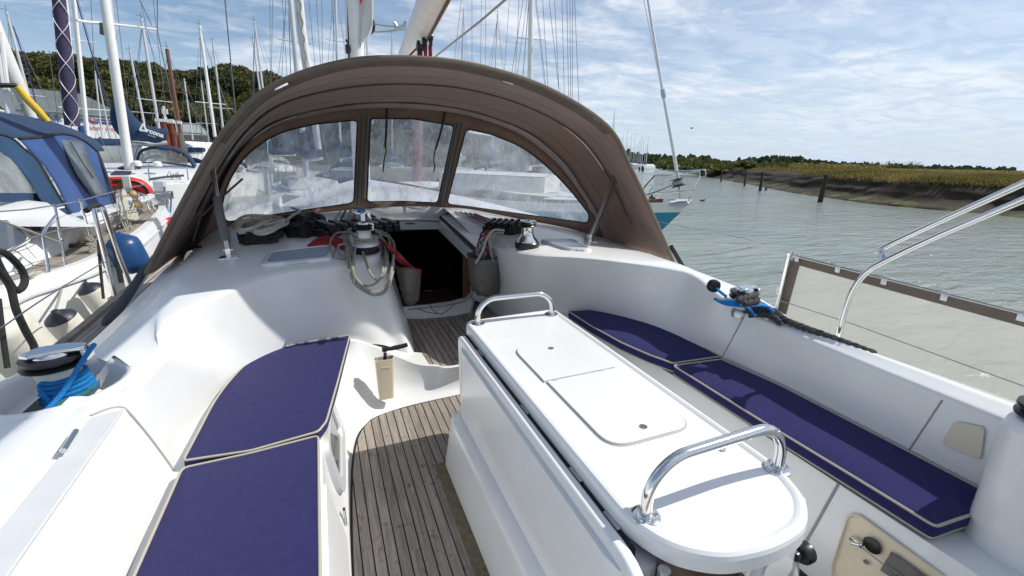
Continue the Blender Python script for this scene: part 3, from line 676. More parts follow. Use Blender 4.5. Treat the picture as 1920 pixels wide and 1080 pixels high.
for a, b in (((683, 216), (673, 386)), ((861, 232), (829, 384))):
    A_, B_ = scr(*a), scr(*b)
    for dx in (-.022, .022): ob('zip', MB().tube([A_+np.array([dx, -.01, 0]), B_+np.array([dx, -.01, 0])], .007, 6), 'brown_edge', sh)
    ob('zip_tape', MB().slab([A_+np.array([-.045, -.004, 0]), A_+np.array([.045, -.004, 0]), B_+np.array([.045, -.004, 0]), B_+np.array([-.045, -.004, 0])], (0, -.003, 0)), mat('grey_zip_tape', (.20, .19, .18), .8), sh)
# hanging straps in the middle window
for pts in ([(724, 205), (723, 240), (721, 275), (723, 282), (719, 300), (717, 322)], [(832, 205), (826, 240), (815, 278), (813, 285), (811, 300), (813, 312), (811, 322)]):
    P = [scr(*p)+np.array([0, -.05, 0]) for p in pts]
    ob('hanging_strap', MB().tube(cr(P, 3), [.010]*7+[.006]*(len(cr(P, 3))-7), 6), 'seam', sh)
# frame tubes with deck hinges
for foot, mids in (((430, 482), [(412, 400), (402, 340), (398, 308)]), ((1105, 452), [(1128, 395), (1150, 330), (1153, 298)])):
    left = foot[0] < 900; F = on(foot[0], foot[1]); Y = F[1]
    P = [F+np.array([0, 0, .03])]+[py(x, y, Y+.08*(i+1)) for i, (x, y) in enumerate(mids)]
    ob('frame_tube', MB().tube(cr(P, 6), .0155, 12), 'steel', sh)
    if left:
        ob('frame_sleeve', MB().tube(cr([P[0]*.7+P[1]*.3, P[1], P[2]*.5+P[1]*.5], 5), .026, 12), mat('grey_sleeve', (.11, .11, .115), .6), sh)
    else:
        P2_ = [F+np.array([.02, 0, .03])]+[py(x+7, y, Y+.08*(i+1)) for i, (x, y) in enumerate(mids)]
        ob('frame_tube', MB().tube(cr(P2_, 6), .012, 10), 'brown_edge', sh)
    ob('deck_hinge', MB().box(F+np.array([0, 0, -.002]), (.11, .09, .012)).box(F+np.array([0, 0, .03]), (.03, .03, .06)).tube([F+np.array([-.03, 0, .045]), F+np.array([.03, 0, .045])], .008, 8), 'chrome', sh, bevel=.003)
for L in ([(411, 292), (388, 360), (370, 425), (362, 452)], [(455, 335), (410, 375), (378, 405)], [(1168, 300), (1162, 345), (1140, 430)]):
    ob('elastic_cord', MB().tube(cr([py(x, y, 3.95) for x, y in L], 5), .008, 6), 'brown_edge', sh)
# lashing at the port aft corner
ob('lashing', MB().tube(cr([py(362, 455, 3.95), py(352, 462, 3.9), py(345, 470, 3.85), py(340, 490, 3.8)], 4), .012, 6).tube(cr([py(350, 468, 3.9), py(362, 464, 3.85), py(376, 462, 3.8)], 4), .011, 6), 'seam', sh)
slv = [pz(290, 478, .85), pz(262, 520, .75), pz(235, 560, .66), pz(205, 600, .60), pz(190, 612, .58)]
ob('corner_strap', MB().tube(cr([py(288, 480, 3.9), pz(262, 522, .78), pz(235, 560, .72), pz(212, 590, .68), pz(192, 610, .64)], 5), [.012]*3+[.03]*14+[.03, .024, .018, .01], 10), mat('slate_sleeve', (.05, .055, .07), .8), sh)
ob('corner_line', MB().tube(cr([py(295, 482, 3.9), pz(250, 560, .72), pz(205, 622, .62)], 5), .006, 6), 'steel', sh)
sc = [py(1264, 490, 3.0), py(1262, 470, 3.05)]
ob('corner_strap', MB().tube(cr([py(1258, 462, 3.1), py(1270, 482, 3.1), py(1280, 500, 3.1)], 4), .02, 8), 'seam', sh); ob('corner_line', MB().tube(cr([py(1262, 470, 3.3), py(1275, 488, 3.3), py(1292, 512, 3.3)], 4), .01, 6), 'seam', sh)

# =================================================================== MAST, BOOM, SAIL
rig = thing('yacht_rig', 'white mast with furled mainsail and broad white boom above the sprayhood', 'mast and boom', (.70, 8.0, 1.0))
mt, mb_ = py(660, -60, 8.0), py(668, 112, 8.0)
dd = (mt-mb_)/np.linalg.norm(mt-mb_); P0 = mb_-dd*1.9; P1 = mb_+dd*12
ax = (1, 0, 0)
def oval(path, rx, ry, seg=20):
    m = MB(); n = len(path); vs = []
    for p in path:
        for k in range(seg):
            a = 2*math.pi*k/seg; vs.append(np.array(p)+np.array([rx*math.cos(a), ry*math.sin(a), 0]))
    return m.add(vs, [(i*seg+k, i*seg+(k+1) % seg, (i+1)*seg+(k+1) % seg, (i+1)*seg+k) for i in range(n-1) for k in range(seg)])
ob('mast', oval([P0, P1], .13, .17), 'white', rig, sharp=60)
ob('mast_track', MB().box((mb_+mt)/2+np.array([.135, -.06, 0]), (.02, .05, 3)), 'alu', rig)
bs, be = py(772, 50, 7.0)*0, None
def boomc(Y):
    t = (8.0-Y)/5.0; return np.array([.79+.25*t, Y, 2.84-.02*t])
c0, c1 = py(765, 108, 6.6), py(838, -60, 3.6)
dirb = c1-c0; e0 = c0-dirb*.45; e1 = c1+dirb*.9
ob('boom', MB().tube([e0, c0, c1, e1], .125, 20), 'white', rig)
ob('boom_track', MB().tube([e0+np.array([.05, 0, -.12]), c0+np.array([.05, 0, -.12]), c1+np.array([.05, 0, -.12]), e1+np.array([.05, 0, -.12])], .014, 6), 'brown_edge', rig)
sl_ = [py(678, -80, 7.8), py(700, -40, 7.75), py(701, 30, 7.75), py(700, 60, 7.75), py(695, 72, 7.78), py(676, 84, 7.8)]
ob('furled_sail', MB().slab([py(675, -90, 7.85), py(675, 96, 7.85), py(678, 82, 7.8), py(692, 68, 7.8), py(700, 45, 7.8), py(700, 0, 7.8), py(694, -90, 7.8)], (.0, .06, 0)), 'sail', rig, bevel=.02)
ob('sail_mark', MB().slab([py(673, -5, 7.74), py(684, -5, 7.74), py(675, 9, 7.74)], (0, .005, 0)), 'ink_red', rig)
ob('clew_board', MB().slab([py(700, 36, 7.74), py(704, 44, 7.74), py(703, 58, 7.74), py(696, 66, 7.74), py(699, 50, 7.74)], (0, .03, 0)), 'black', rig)
ob('outhaul', MB().tube(cr([py(702, 45, 7.7), py(728, 49, 7.3), py(760, 48, 6.9)], 4), .012, 6).tube(cr([py(702, 60, 7.7), py(725, 59, 7.3), py(750, 56, 6.9)], 4), .012, 6), 'rope_w', rig)
ob('boom_cleat', MB().tube([py(739, 42, 6.9), py(747, 53, 6.9)], .018, 6).box(py(750, 53, 6.9), (.14, .05, .05)).tube([py(760, 40, 6.9), py(758, 52, 6.9)], .02, 6), 'steel', rig)
ob('halyard', MB().tube([py(651, -20, 7.9), py(655, 112, 7.9)], .013, 6).tube([py(656, -20, 7.9), py(658, 112, 7.9)], .012, 6), 'rubber', rig)
ob('halyard_block', MB().lathe([(0, -.03), (.06, -.03), (.07, 0), (.06, .03), (0, .03)], py(652, 92, 7.9), 12, ((0, 0, 1), (0, 1, 0), (1, 0, 0))).tube([py(648, 74, 7.9), py(652, 80, 7.9)], .015, 6), 'black', rig)
sh_t = thing('mainsheet', 'red mainsheet tackle hanging on black blocks from under the boom', 'mainsheet', tuple(py(795, 60, 5.0)))
for (x, y) in ((785, 82), (795, 74), (807, 64)):
    ob('block', MB().lathe([(0, -.02), (.035, -.02), (.042, 0), (.035, .02), (0, .02)], py(x, y+6, 5.0), 14, ((0, 0, 1), (0, 1, 0), (1, 0, 0))).box(py(x, y+8, 5.0), (.03, .03, .13)), 'black', sh_t)
for (x, y, y2) in ((785, 88, 135), (790, 84, 135), (796, 80, 135), (799, 80, 135), (805, 85, 135), (808, 80, 135)):
    ob('sheet', MB().tube([py(x, y, 5.0), py(x+1, y2, 5.0)], .011, 6), 'rope_r', sh_t)
ob('sheet', MB().tube([py(786, 86, 5.0), py(765, 107, 5.3), py(755, 118, 5.4)], .011, 6), 'rope_r', sh_t)
tag(ob('topping_line', MB().tube([py(970, -20, 4.0), py(900, 40, 5.0), py(815, 107, 7.0)], .012, 6), 'rope_g'), 'grey line slanting from the upper edge down behind the sprayhood right of the boom', 'rope')
tag(ob('boom_lift_wire', MB().tube([py(781, -20, 6.2), py(785, 20, 6.4)], .006, 6), 'alu'), 'thin wire rising from the top of the white boom', 'wire')
# =================================================================== CUSHIONS
def inset(P, d):
    P = [np.array(p[:2], float) for p in P]; n = len(P); o = []
    area = sum(P[i-1][0]*P[i][1]-P[i][0]*P[i-1][1] for i in range(n)); s = 1 if area > 0 else -1
    for i in range(n):
        t = P[(i+1) % n]-P[i-1]; t /= max(1e-9, np.linalg.norm(t)); o.append(P[i]+s*np.array([-t[1], t[0]])*d)
    return o
def rings(mb, P, levels, cap=True):
    L = [[(*q, z) for q in inset(P, d)] for d, z in levels]; n = len(P)
    for A, B in zip(L, L[1:]): mb.add(A+B, [(j, (j+1) % n, n+(j+1) % n, n+j) for j in range(n)])
    if cap: mb.add(L[-1], [tuple(range(n))])
    return L
def cushion(ring2, z1, th, label, group, wrinkle=.0):
    t = thing('seat_cushion', label, 'cushion', (ring2[0][0], ring2[0][1], z1-th), group=group)
    P = ring2; mb = MB()
    rings(mb, P, [(.02, z1-th), (.006, z1-th+.004), (0, z1-th+.014), (-.002, z1-th/2), (0, z1-.008), (.004, z1-.002)], cap=False)
    # slightly puffed top made of inner rings towards the centroid
    c = np.mean([np.array(p[:2]) for p in P], axis=0); n = len(P); prev = [(*q, z1-.002) for q in inset(P, .004)]
    for k in range(1, 9):
        s = 1-k/8.5; h = z1+.009*(1-(1-k/8)**3.)
        cur = [(*(c+(np.array(q)-c)*s), h+.0055*noise.noise(Vector(((c[0]+(q[0]-c[0])*s)*4, (c[1]+(q[1]-c[1])*s)*3, 3.1)))*min(1, k/2)) for q in inset(P, .004)]
        mb.add(prev+cur, [(j, (j+1) % n, n+(j+1) % n, n+j) for j in range(n)]); prev = cur
    mb.add(prev, [tuple(range(n))])
    ob('cover', mb, 'cushion', t, sharp=60)
    ob('piping', MB().tube([(*q, z1-.001) for q in inset(P, .001)], .0052, 8, closed=True), 'piping', t)
    ob('piping', MB().tube([(*q, z1-th+.006) for q in inset(P, .004)], .0045, 6, closed=True), 'piping', t)
def dens(P, step=.03):
    o = []
    for a, b in zip(P, P[1:]+P[:1]):
        a = np.array(a[:2], float); b = np.array(b[:2], float); k = max(1, int(np.linalg.norm(b-a)/step))
        o += [tuple(a+(b-a)*i/k) for i in range(k)]
    return o
ZC = .478
q = lambda pts, Z=ZC: [tuple(pz(x, y, Z)[:2]) for x, y in pts]
A_ = q([(656, 628), (600, 637)])+[tuple(p[:2]) for p in cr([pz(x, y, ZC) for x, y in ((560, 643), (510, 657), (465, 680), (432, 712), (402, 752), (375, 802), (342, 864))], 4)]+q([(470, 845), (597, 809), (612, 790), (632, 720)])
cushion(dens(rpoly(A_, .02, 3)), ZC, .055, 'navy cushion with a curved outer edge at the forward end of the port seat', 'navy seat cushions')
b1 = q([(341, 877), (470, 849), (597, 816)])
Bq = [b1[0], b1[1], b1[2], (b1[2][0]+.0, .2), (-.66, .2)]
cushion(dens(rpoly(Bq, .025, 3)), ZC, .055, 'long navy cushion on the port seat nearest the camera, behind the curved one', 'navy seat cushions')
sA = q([(1065, 583), (1110, 580), (1160, 584), (1215, 600), (1280, 630), (1352, 668), (1262, 681), (1215, 664), (1165, 642), (1110, 612)])
cushion(dens(rpoly(sA, .015, 2)), ZC, .06, 'narrow tapered navy cushion at the forward end of the starboard seat beside the table', 'navy seat cushions')
sB = q([(1262, 685), (1352, 673)])+[(2.15, 1.5), (2.16, 1.0), (2.16, .585)]+q([(1797, 973), (1755, 988), (1600, 893), (1420, 784)])
cushion(dens(rpoly(sB, .02, 3)), ZC, .06, 'long navy cushion on the starboard seat ending beside the white helm block', 'navy seat cushions')

# =================================================================== TABLE
tb = thing('cockpit_table', 'white moulded cockpit table with folded side leaves and two lids in its top', 'table', (.94, 1.5, 0))
TX0, TX1 = .655, 1.225
outl_ = rpoly([(TX0+.004, 2.325), (TX0, .80), (TX0+.05, .68), (.80, .61), (.94, .585), (1.08, .60), (TX1-.05, .67), (TX1, .80), (TX1-.0, 2.325)], [.06, .12, .1, .1, .1, .1, .1, .12, .06], 6)
mb = MB(); rings(mb, dens(outl_, .04), [(.01, .692), (0, .697), (0, .735), (.003, .747), (.010, .754), (.020, .756), (.028, .753), (.036, .7485), (.05, .7478)])
ob('table_top', mb, 'gel', tb, sharp=75)
lm = mat('lid_groove_shade', (.42, .41, .36), .7)  # darker beige plate under each lid, standing in for shade in the groove
def tlid(x0, x1, y0, y1, r):
    P = rpoly([(x0, y0), (x1, y0), (x1, y1), (x0, y1)], r, 6)
    mb = MB(); rings(mb, dens(P, .05), [(-.006, .7475), (-.006, .7488), (0, .7488)]); ob('lid_groove_shade', mb, lm, tb)
    mb = MB(); rings(mb, dens(P, .05), [(.002, .748), (.002, .7545), (.0035, .7560)]); return ob('lid', mb, 'gel', tb, sharp=50)
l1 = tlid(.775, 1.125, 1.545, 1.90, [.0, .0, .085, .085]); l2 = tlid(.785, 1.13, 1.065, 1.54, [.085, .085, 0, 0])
for lidx, (x, y) in ((l1, (1033, 653)), (l2, (1206, 800))):
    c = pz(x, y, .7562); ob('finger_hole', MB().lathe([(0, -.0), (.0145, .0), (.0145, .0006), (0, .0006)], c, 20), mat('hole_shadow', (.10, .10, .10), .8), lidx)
    ob('hole_rim', MB().lathe([(.0145, .0), (.0175, .0), (.017, .0012), (.0145, .0009)], c, 20, None, False), 'white', lidx)
for (x, y) in ((1046, 712), (1133, 694)):
    c = pz(x, y, .7562); ob('hinge', MB().box(c, (.042, .010, .004)), 'alu', tb, bevel=.001)
for n_, X0, X1 in (('leaf', .606, .643), ('leaf', 1.237, 1.274)):
    P = rpoly([(.655, .705), (.655, .29), (2.27, .27), (2.27, .705)] if X0 < 1 else [(.98, .705), (.98, .36), (2.27, .36), (2.27, .705)], [.13, .05, .05, .05], 7)
    ob(n_, MB().slab([(X0, a, b) for a, b in P], (X1-X0, 0, 0)), 'gel', tb, bevel=.010)
ob('leaf_slot', MB().box((.649, 1.5, .685), (.012, 1.5, .03)), 'dark', tb)
for Y in (2.0, 1.45, 1.05, .85): ob('leaf_hinge', MB().box((.649, Y, .7035), (.012, .07, .006)), 'steel', tb)
prof = [(.475, 0), (.482, .03), (.515, .24), (.53, .268), (.575, .285), (.59, .66), (1.29, .66), (1.305, .285), (1.35, .268), (1.365, .24), (1.398, .03), (1.405, 0)]
def pedrow(Y, k=1.0): return [np.array([.94+(x-.94)*k, Y, z]) for x, z in prof]
rows = [pedrow(2.20, .55), pedrow(2.215, .85), pedrow(2.19, .96), pedrow(2.12, 1.0), pedrow(1.4, 1), pedrow(.80, 1), pedrow(.74, .97), pedrow(.72, .9)]
ped = ob('pedestal', MB().grid(rows).add(pedrow(.72, .9), [tuple(range(12))]), 'gel', tb, sharp=55)
fr = [np.array([.52+.05*((v-.02)/.2), u, v]) for u, v in rpoly([(1.30, .05), (1.30, .19), (1.0, .19), (1.0, .05)], .06, 6)]
fr2 = [p+np.array([-.02, 0, 0]) for p in fr]; cc = sum(fr)/len(fr); fi = [cc+(p-cc)*.78+np.array([-.022, 0, 0]) for p in fr]; n = len(fr)
mb = MB()
for A, B in ((fr, fr2), (fr2, fi)): mb.add(A+B, [(j, (j+1) % n, n+(j+1) % n, n+j) for j in range(n)])
ob('side_locker_frame', mb, 'steel', tb, sharp=50); ob('side_locker_pane', MB().add([p+np.array([.002, 0, 0]) for p in fi], [tuple(range(n))]), 'black', tb)
# rear end: bronze acrylic panel, steel rails and a black clamp knob
ob('acrylic_panel', MB().slab([(.70, .70, .69), (1.0, .66, .69), (1.0, .66, .1), (.70, .70, .1)], (0, .02, 0)), mat('bronze_acrylic', (.085, .045, .03), .12, spec=.7), tb)
ob('panel_rail', MB().tube([(.69, .68, .69), (.69, .68, .0)], .016, 12), 'steel', tb); ob('panel_rail', MB().tube([(.985, .64, .69), (.985, .64, .0)], .012, 12), 'alu', tb)
ob('grey_side_panel', MB().slab([(1.0, .66, .69), (1.16, .70, .69), (1.16, .70, .1), (1.0, .66, .1)], (0, .02, 0)), 'alu', tb)
kp = py(1490, 1035, .66)
ob('end_cheek', MB().slab([py(1438, 1012, .62), py(1480, 985, .70), py(1500, 1085, .74), py(1400, 1085, .62)], (-.0, .03, 0)), 'gel', tb, bevel=.008)
ob('steel_strip', MB().slab([py(1484, 972, .69), py(1503, 950, .72), py(1499, 1090, .78), py(1462, 1090, .71)], (0, .02, 0)), 'steel', tb, bevel=.004)
ob('clamp_knob', MB().lathe([(0, -.01), (.016, -.01), (.016, .012), (.030, .014), (.034, .022), (.034, .045), (.028, .052), (0, .052)], py(1494, 1042, .72), 24, ((0, 1, 0), (0, 0, 1), (1, 0, 0))), 'black', tb, sharp=30)
# screws holding the handles
def grab(fl_, fr_, h, rad, label, rf):
    c = (fl_+fr_)/2; t = thing('grab_handle', label, 'handle', tuple(fl_), group='stainless grab handles on the table')
    w = fr_-fl_; up = np.array([0, 0, 1])
    b = .26; P = []
    for k in range(11):
        a = math.pi/2*k/10; P.append(fl_+w*(b*(1-math.cos(a)))*.92+up*(h*.28+h*.72*math.sin(a)))
    P = [fl_+up*.002, fl_+up*(h*.14)]+P
    Pr = [fl_+fr_-p+2*up*(p-fl_)[2] for p in P]
    Pr = [np.array([fr_[0]-(p[0]-fl_[0])*(w[0]/abs(w[0])) if False else fr_[0]-(p[0]-fl_[0]), fr_[1]-(p[1]-fl_[1]), p[2]+fr_[2]-fl_[2]]) for p in P]
    ob('rail', MB().tube(cr(P+[P[-1]*(1-k/5)+Pr[-1]*(k/5) for k in range(1, 5)]+Pr[::-1], 3), rad, 20), 'chrome', t, sharp=80)
    for f in (fl_, fr_):
        fg = ob('flange', MB().lathe([(0, 0), (rf, 0), (rf, .003), (rf-.004, .006), (rad+.006, .007), (rad+.003, .012), (0, .012)], f, 28), 'chrome', t, sharp=40)
        for a in (-2.3, -.4, 1.6):
            ob('screw', MB().lathe([(0, .006), (.006, .006), (.0055, .0082), (.002, .0082), (.002, .0072), (0, .0072)], f+np.array([math.cos(a), math.sin(a), 0])*(rf*.70), 10), 'steel', fg)
    return t
grab(pz(896, 606, .749), pz(1034, 589, .749), .135, .0155, 'stainless grab handle at the forward end of the white table', .040)
grab(pz(1210, 968, .749), pz(1457, 878, .749), .165, .0165, 'stainless grab handle with a sun glint at the near rounded end of the white table', .040)
cb_ = thing('table_bracket', 'small chrome clip on the far side of the table top just behind the near handle', 'bracket', tuple(pz(1352, 838, .75)))
ob('clip', MB().tube([pz(1340, 826, .75), pz(1352, 836, .755), pz(1358, 845, .75)], .009, 8).tube([pz(1352, 832, .757), pz(1380, 822, .757)], .007, 8), 'chrome', cb_)

# =================================================================== WINCHES
def winch(c, r, h, label, name='winch', rope=None, grp=None, skirt='black', drum='chrome', big=False, low=.0):
    t = thing(name, label, 'winch', tuple(c), group=grp); c = np.array(c)
    if not big:
        ob('base', MB().lathe([(0, 0), (r, 0), (r*1.02, .005), (r*1.02, .035), (r*.92, .045), (0, .045)], c, 32), skirt, t, sharp=40)
        ob('drum', MB().lathe([(r*.9, .045), (r*.85, .058), (r*.60, .085), (r*.52, .10), (r*.50, .13), (r*.54, .158), (r*.56, .16), (0, .16)], c, 32), drum, t, sharp=60)
        ob('self_tailer', MB().lathe([(0, .155), (r*.62, .157), (r*.72, .165), (r*.62, .175), (r*.72, .186), (r*.6, .196), (0, .198)], c, 32), 'black', t, sharp=40)
        ob('top_cap', MB().lathe([(0, .196), (r*.48, .197), (r*.46, .205), (r*.2, .208), (r*.16, .2), (0, .2)], c, 24), 'chrome', t, sharp=50)
        ob('stripper_arm', MB().box(c+np.array([r*.55, -r*.2, .175]), (r*.35, .022, .05)).box(c+np.array([r*.35, -r*.1, .2]), (r*.6, .03, .012)), 'chrome', t, bevel=.004)
    else:
        ob('base', MB().lathe([(0, low-.02), (r*.75, low-.02), (r*.78, low+.01), (r*.66, low+.03), (0, low+.03)], c, 32), 'steel', t, sharp=50)
        ob('drum', MB().lathe([(r*.62, low+.01), (r*.60, low+.03), (r*.66, .04), (r*.74, .085), (r*.7, .09), (0, .09)], c, 36), drum, t, sharp=60)
        ob('self_tailer', MB().lathe([(0, .085), (r*.8, .087), (r*1.02, .095), (r*1.04, .103), (r*.82, .112), (r*.82, .116), (r*1.02, .124), (r*1.0, .134), (r*.7, .138), (0, .138)], c, 36), 'black', t, sharp=35)
        ob('top_cap', MB().lathe([(0, .138), (r*.62, .139), (r*.60, .15), (r*.40, .158), (r*.34, .152), (r*.18, .152), (r*.16, .14), (0, .14)], c, 30), 'chrome', t, sharp=60)
        arm = MB().slab([c+np.array([x*r, y*r, .142]) for x, y in ((-.85, -.35), (-.5, .35), (.3, .45), (1.0, .25), (1.12, 0), (1.0, -.25), (.3, -.4), (-.5, -.6))], (0, 0, .022))
        ob('stripper_arm', arm, 'chrome', t, bevel=.008)
        ob('arm_tip', MB().box(c+np.array([r*1.02, 0, .125]), (.02, .07, .05)), 'chrome', t, bevel=.006)
    return t
wS = on(988, 463)
winch(wS, .092, .2, 'chrome and black winch standing alone on the coachroof right of the companionway', grp=None)
wP = on(686, 472)
winch(wP, .092, .2, 'cabin top winch left of the companionway wound with grey rope under a chrome winch handle', drum='alu')
wp = np.array([-1.035, 2.20, .765])
winch(wp, .102, .2, 'large port sheet winch with black skirt and blue rope in the moulded coaming recess', big=True, drum='gel_dirty', low=-.13)
wq = pz(1396, 575, .78)
winch(np.array([wq[0]-.02, wq[1], .745]), .078, .2, 'starboard sheet winch with chrome top, half hidden by black and blue rope on the coaming', big=True, drum='gel_dirty')
hw = pz(1928, 790, .877)
winch(np.array([hw[0]+.06, hw[1]-.02, .79]), .075, .2, 'black winch cut off by the right edge on top of the helm block', big=True, drum='black')

# =================================================================== ROPES
rnd = random.Random(11)
def rope(name, P, r, m, label, cat='rope', n=5, seg=8, group=None):
    return tag(ob(name, MB().tube(cr(P, n), r, seg), m), label, cat, group)
def strands(name, paths, r, m, label, cat='rope', loc=None):
    t = thing(name, label, cat, tuple(paths[0][0]))
    for P in paths: ob('strand', MB().tube(cr(P, 5), r, 8), m, t)
    return t
# grey coil over the port cabin winch: turns round the drum + hanging loops
paths = []
for k in range(3):
    z = wP[2]+.062+.018*k; rr = .068-.004*k
    paths.append([wP+np.array([rr*math.cos(a), rr*math.sin(a), .062+.018*k+.004*math.sin(a)]) for a in [i*math.pi/5 for i in range(11)]])
def lp(pts, z0=1.0):
    """hanging loop: pixel points, each with the height of the thing it lies on, or draped just aft of the bulkhead face"""
    o = []
    for x, y, zz in pts:
        if zz > 0: o.append(on(x, y, max(.008, zz-.95)))
        else: o.append(py(x, y, -zz))
    return o
YF = 2.93
loops = [
    [(700, 448, 1.03), (730, 452, 1.0), (738, 480, .965), (733, 505, -3.0), (728, 530, -YF), (705, 548, -YF+.02), (672, 530, -YF), (660, 500, -YF+.0), (652, 475, .975), (645, 455, 1.0), (660, 448, 1.03)],
    [(705, 452, 1.03), (738, 462, .99), (735, 500, -3.0), (722, 545, -YF), (700, 552, -YF), (668, 535, -YF), (655, 505, -YF), (650, 470, .98), (656, 450, 1.02)],
    [(712, 455, 1.02), (727, 470, .98), (724, 500, -3.0), (712, 525, -YF), (690, 536, -YF), (668, 522, -YF), (655, 480, .975), (650, 455, 1.0)],
    [(660, 455, 1.03), (680, 478, .975), (693, 510, -YF), (709, 525, -YF), (718, 505, -YF), (720, 470, .98), (714, 440, 1.0)],
    [(655, 452, 1.03), (668, 462, 1.0), (662, 500, -YF), (668, 530, -YF), (695, 552, -YF+.01), (722, 548, -YF), (734, 520, -YF), (738, 490, .96), (728, 455, 1.0)],
    [(655, 456, 1.03), (632, 450, 1.0), (620, 465, .985), (625, 482, .97), (645, 488, .965), (660, 478, .975), (656, 462, 1.0)],
    [(650, 470, 1.0), (636, 472, .99), (638, 482, .97), (655, 490, .965), (664, 505, -YF), (660, 480, .98)]]
strands('coiled_rope', paths+[lp(l) for l in loops], .0085, 'rope_g', 'grey rope coil hanging in loops from the winch down the white cabin bulkhead')
# red rope: a heap outboard and a bunch falling into the companionway bag
pp = [[on(578+rnd.random()*6, 466-rnd.random()*4, .012), on(600+k*4, 455-k, .03), on(630, 455+2*k, .03), on(648, 458+2*k, .02)] for k in range(4)]
pp += [[on(584, 466, .012), on(605, 464-k*2, .02), on(634, 468-k*3, .025), on(652, 472-k*4, .02)] for k in range(4)]
strands('red_rope_heap', pp, .011, 'rope_r', 'red rope heap on the coachroof between the hatch and the winch')
pp = [[on(712+k*2, 456+k, .03), py(728+k*4, 462+k*3, 3.3), py(742+k*4+rnd.uniform(-3, 3), 484+k*2, 3.45), py(758+k*4, 496+k*2, 3.5), py(772+k*3, 504+k*2, 3.55), py(776+k*2, 514+k, 3.6)] for k in range(6)]
strands('red_rope_bunch', pp, .011, 'rope_r', 'bunch of red rope falling from the winch into the grey bag in the companionway')
# cream coil on the black bundle
pp = []
for k in range(11):
    cx, cy = 492+rnd.uniform(-14, 20), 432+rnd.uniform(-9, 4); a0 = rnd.uniform(0, 6); rx, ry = rnd.uniform(22, 44), rnd.uniform(8, 15); tilt = rnd.uniform(-.35, .05)
    P = []
    for i in range(8):
        a = a0+i*.85; x = cx+rx*math.cos(a); y = cy+ry*math.sin(a)+(x-cx)*tilt; P.append(on(x, y+15, .072+.004*k+.01*math.sin(a*2)))
    pp.append(P)
pp.append([on(540, 432, .08), on(552, 424, .09), on(565, 418, .1), on(550, 414, .11)])
strands('cream_rope_coil', pp, .0115, 'rope_p', 'loose cream rope coil lying on a black bundle at the foot of the left window')
bb = thing('black_rope_bundle', 'black bundle of rope and cloth on the coachroof below the left sprayhood window', 'rope bundle', tuple(pz(500, 450, .98)))
for (cx, cy, rx, ry, z) in ((490, 446, 42, 10, .99), (560, 425, 40, 13, 1.03), (590, 422, 22, 14, 1.04)):
    for k in range(13):
        a0 = rnd.uniform(0, 6); P = [on(cx+rx*rnd.uniform(.6, 1)*math.cos(a0+i*.9), cy+ry*rnd.uniform(.6, 1)*math.sin(a0+i*.9)+5, rnd.uniform(.01, .075)) for i in range(7)]
        ob('strand', MB().tube(cr(P, 5), .012, 7), 'rubber', bb)
m_ = MB()
for (cx, cy, rx, ry) in ((492, 446, 40, 7), (575, 428, 40, 12)):
    c = on(cx, cy); ex = pz(cx+rx, cy-5, c[2])-c; ey = pz(cx, cy-ry, c[2])-c
    m_.grid([[c+ex*rr*math.cos(a)*(1+.25*noise.noise(Vector((math.cos(a)*2, math.sin(a)*2, cx))))+ey*rr*math.sin(a)*(1+.3*noise.noise(Vector((math.cos(a)*2, math.sin(a)*2, cx+9))))+np.array([0, 0, .055*(1-rr**3)+.03*noise.noise(Vector((rr*5, a*3, cx)))]) for a in np.linspace(0, 2*math.pi, 30)] for rr in (1.05, .95, .8, .6, .4, .2, .02)])
ob('dark_cloth', m_, 'rubber', bb)
ob('strand', MB().tube(cr([on(560, 440, .01), on(590, 443, .01), on(620, 450, .01), on(655, 456, .01)], 5), .010, 6), 'rubber', bb)
# lines led aft over the coachroof to the clutches, port and starboard
def clutch(pixL, pixR, Z, nlev, label, dy, m='black'):
    a, b = on(*pixL), on(*pixR); t = thing('rope_clutch_bank', label, 'rope clutch', tuple((a+b)/2))
    u = b-a; L = np.linalg.norm(u); u /= L; f = np.array([-u[1], u[0], 0]); w = L/nlev
    ob('body', MB().box((a+b)/2+f*.03+np.array([0, 0, .028]), (L, .16, .056), (u, f, (0, 0, 1))), m, t, bevel=.006)
    for k in range(nlev):
        c = a+u*w*(k+.5)
        ob('lever', MB().box(c+f*.02+np.array([0, 0, .095]), (w*.66, .13, .036), (u, f*.97+np.array([0, 0, .25]), (0, 0, 1))), m, t, bevel=.008)
        ob('cheek', MB().box(c+u*w*.45+f*.02+np.array([0, 0, .055]), (w*.16, .14, .10), (u, f, (0, 0, 1))), m, t, bevel=.004)
        ob('jaw', MB().box(c-f*.055+np.array([0, 0, .04]), (w*.7, .03, .06), (u, f, (0, 0, 1))), m, t, bevel=.005)
    return a, b, u, f
aP, bP, uP, fP = clutch((606, 446), (742, 434), .965, 7, 'black bank of rope clutches behind the rope-wound winch left of the companionway', .1)
aS, bS, uS, fS = clutch((912, 436), (968, 440), .93, 5, 'black bank of rope clutches beside the starboard winch right of the companionway', .1)
cols = ['rope_w', 'rubber', 'rope_g', 'rope_r', 'rope_w', 'rope_r', 'rope_n']
lt = thing('halyards', 'white, black and red halyards led over the coachroof to the port clutches', 'ropes', tuple(aP))
for k in range(7):
    ob('line', MB().tube([on(617+k*15-(617+k*15-640-k*9)*t, 436-k*1.5-(36-k)*t, .03) for t in (0, .25, .5, .75, .95)], .009, 6), cols[k], lt)
ob('organiser_plate', MB().slab([on(604, 416, .02), on(640, 412, .02), on(648, 430, .02), on(606, 434, .02)], (0, 0, -.02)), 'gel', lt, bevel=.004)
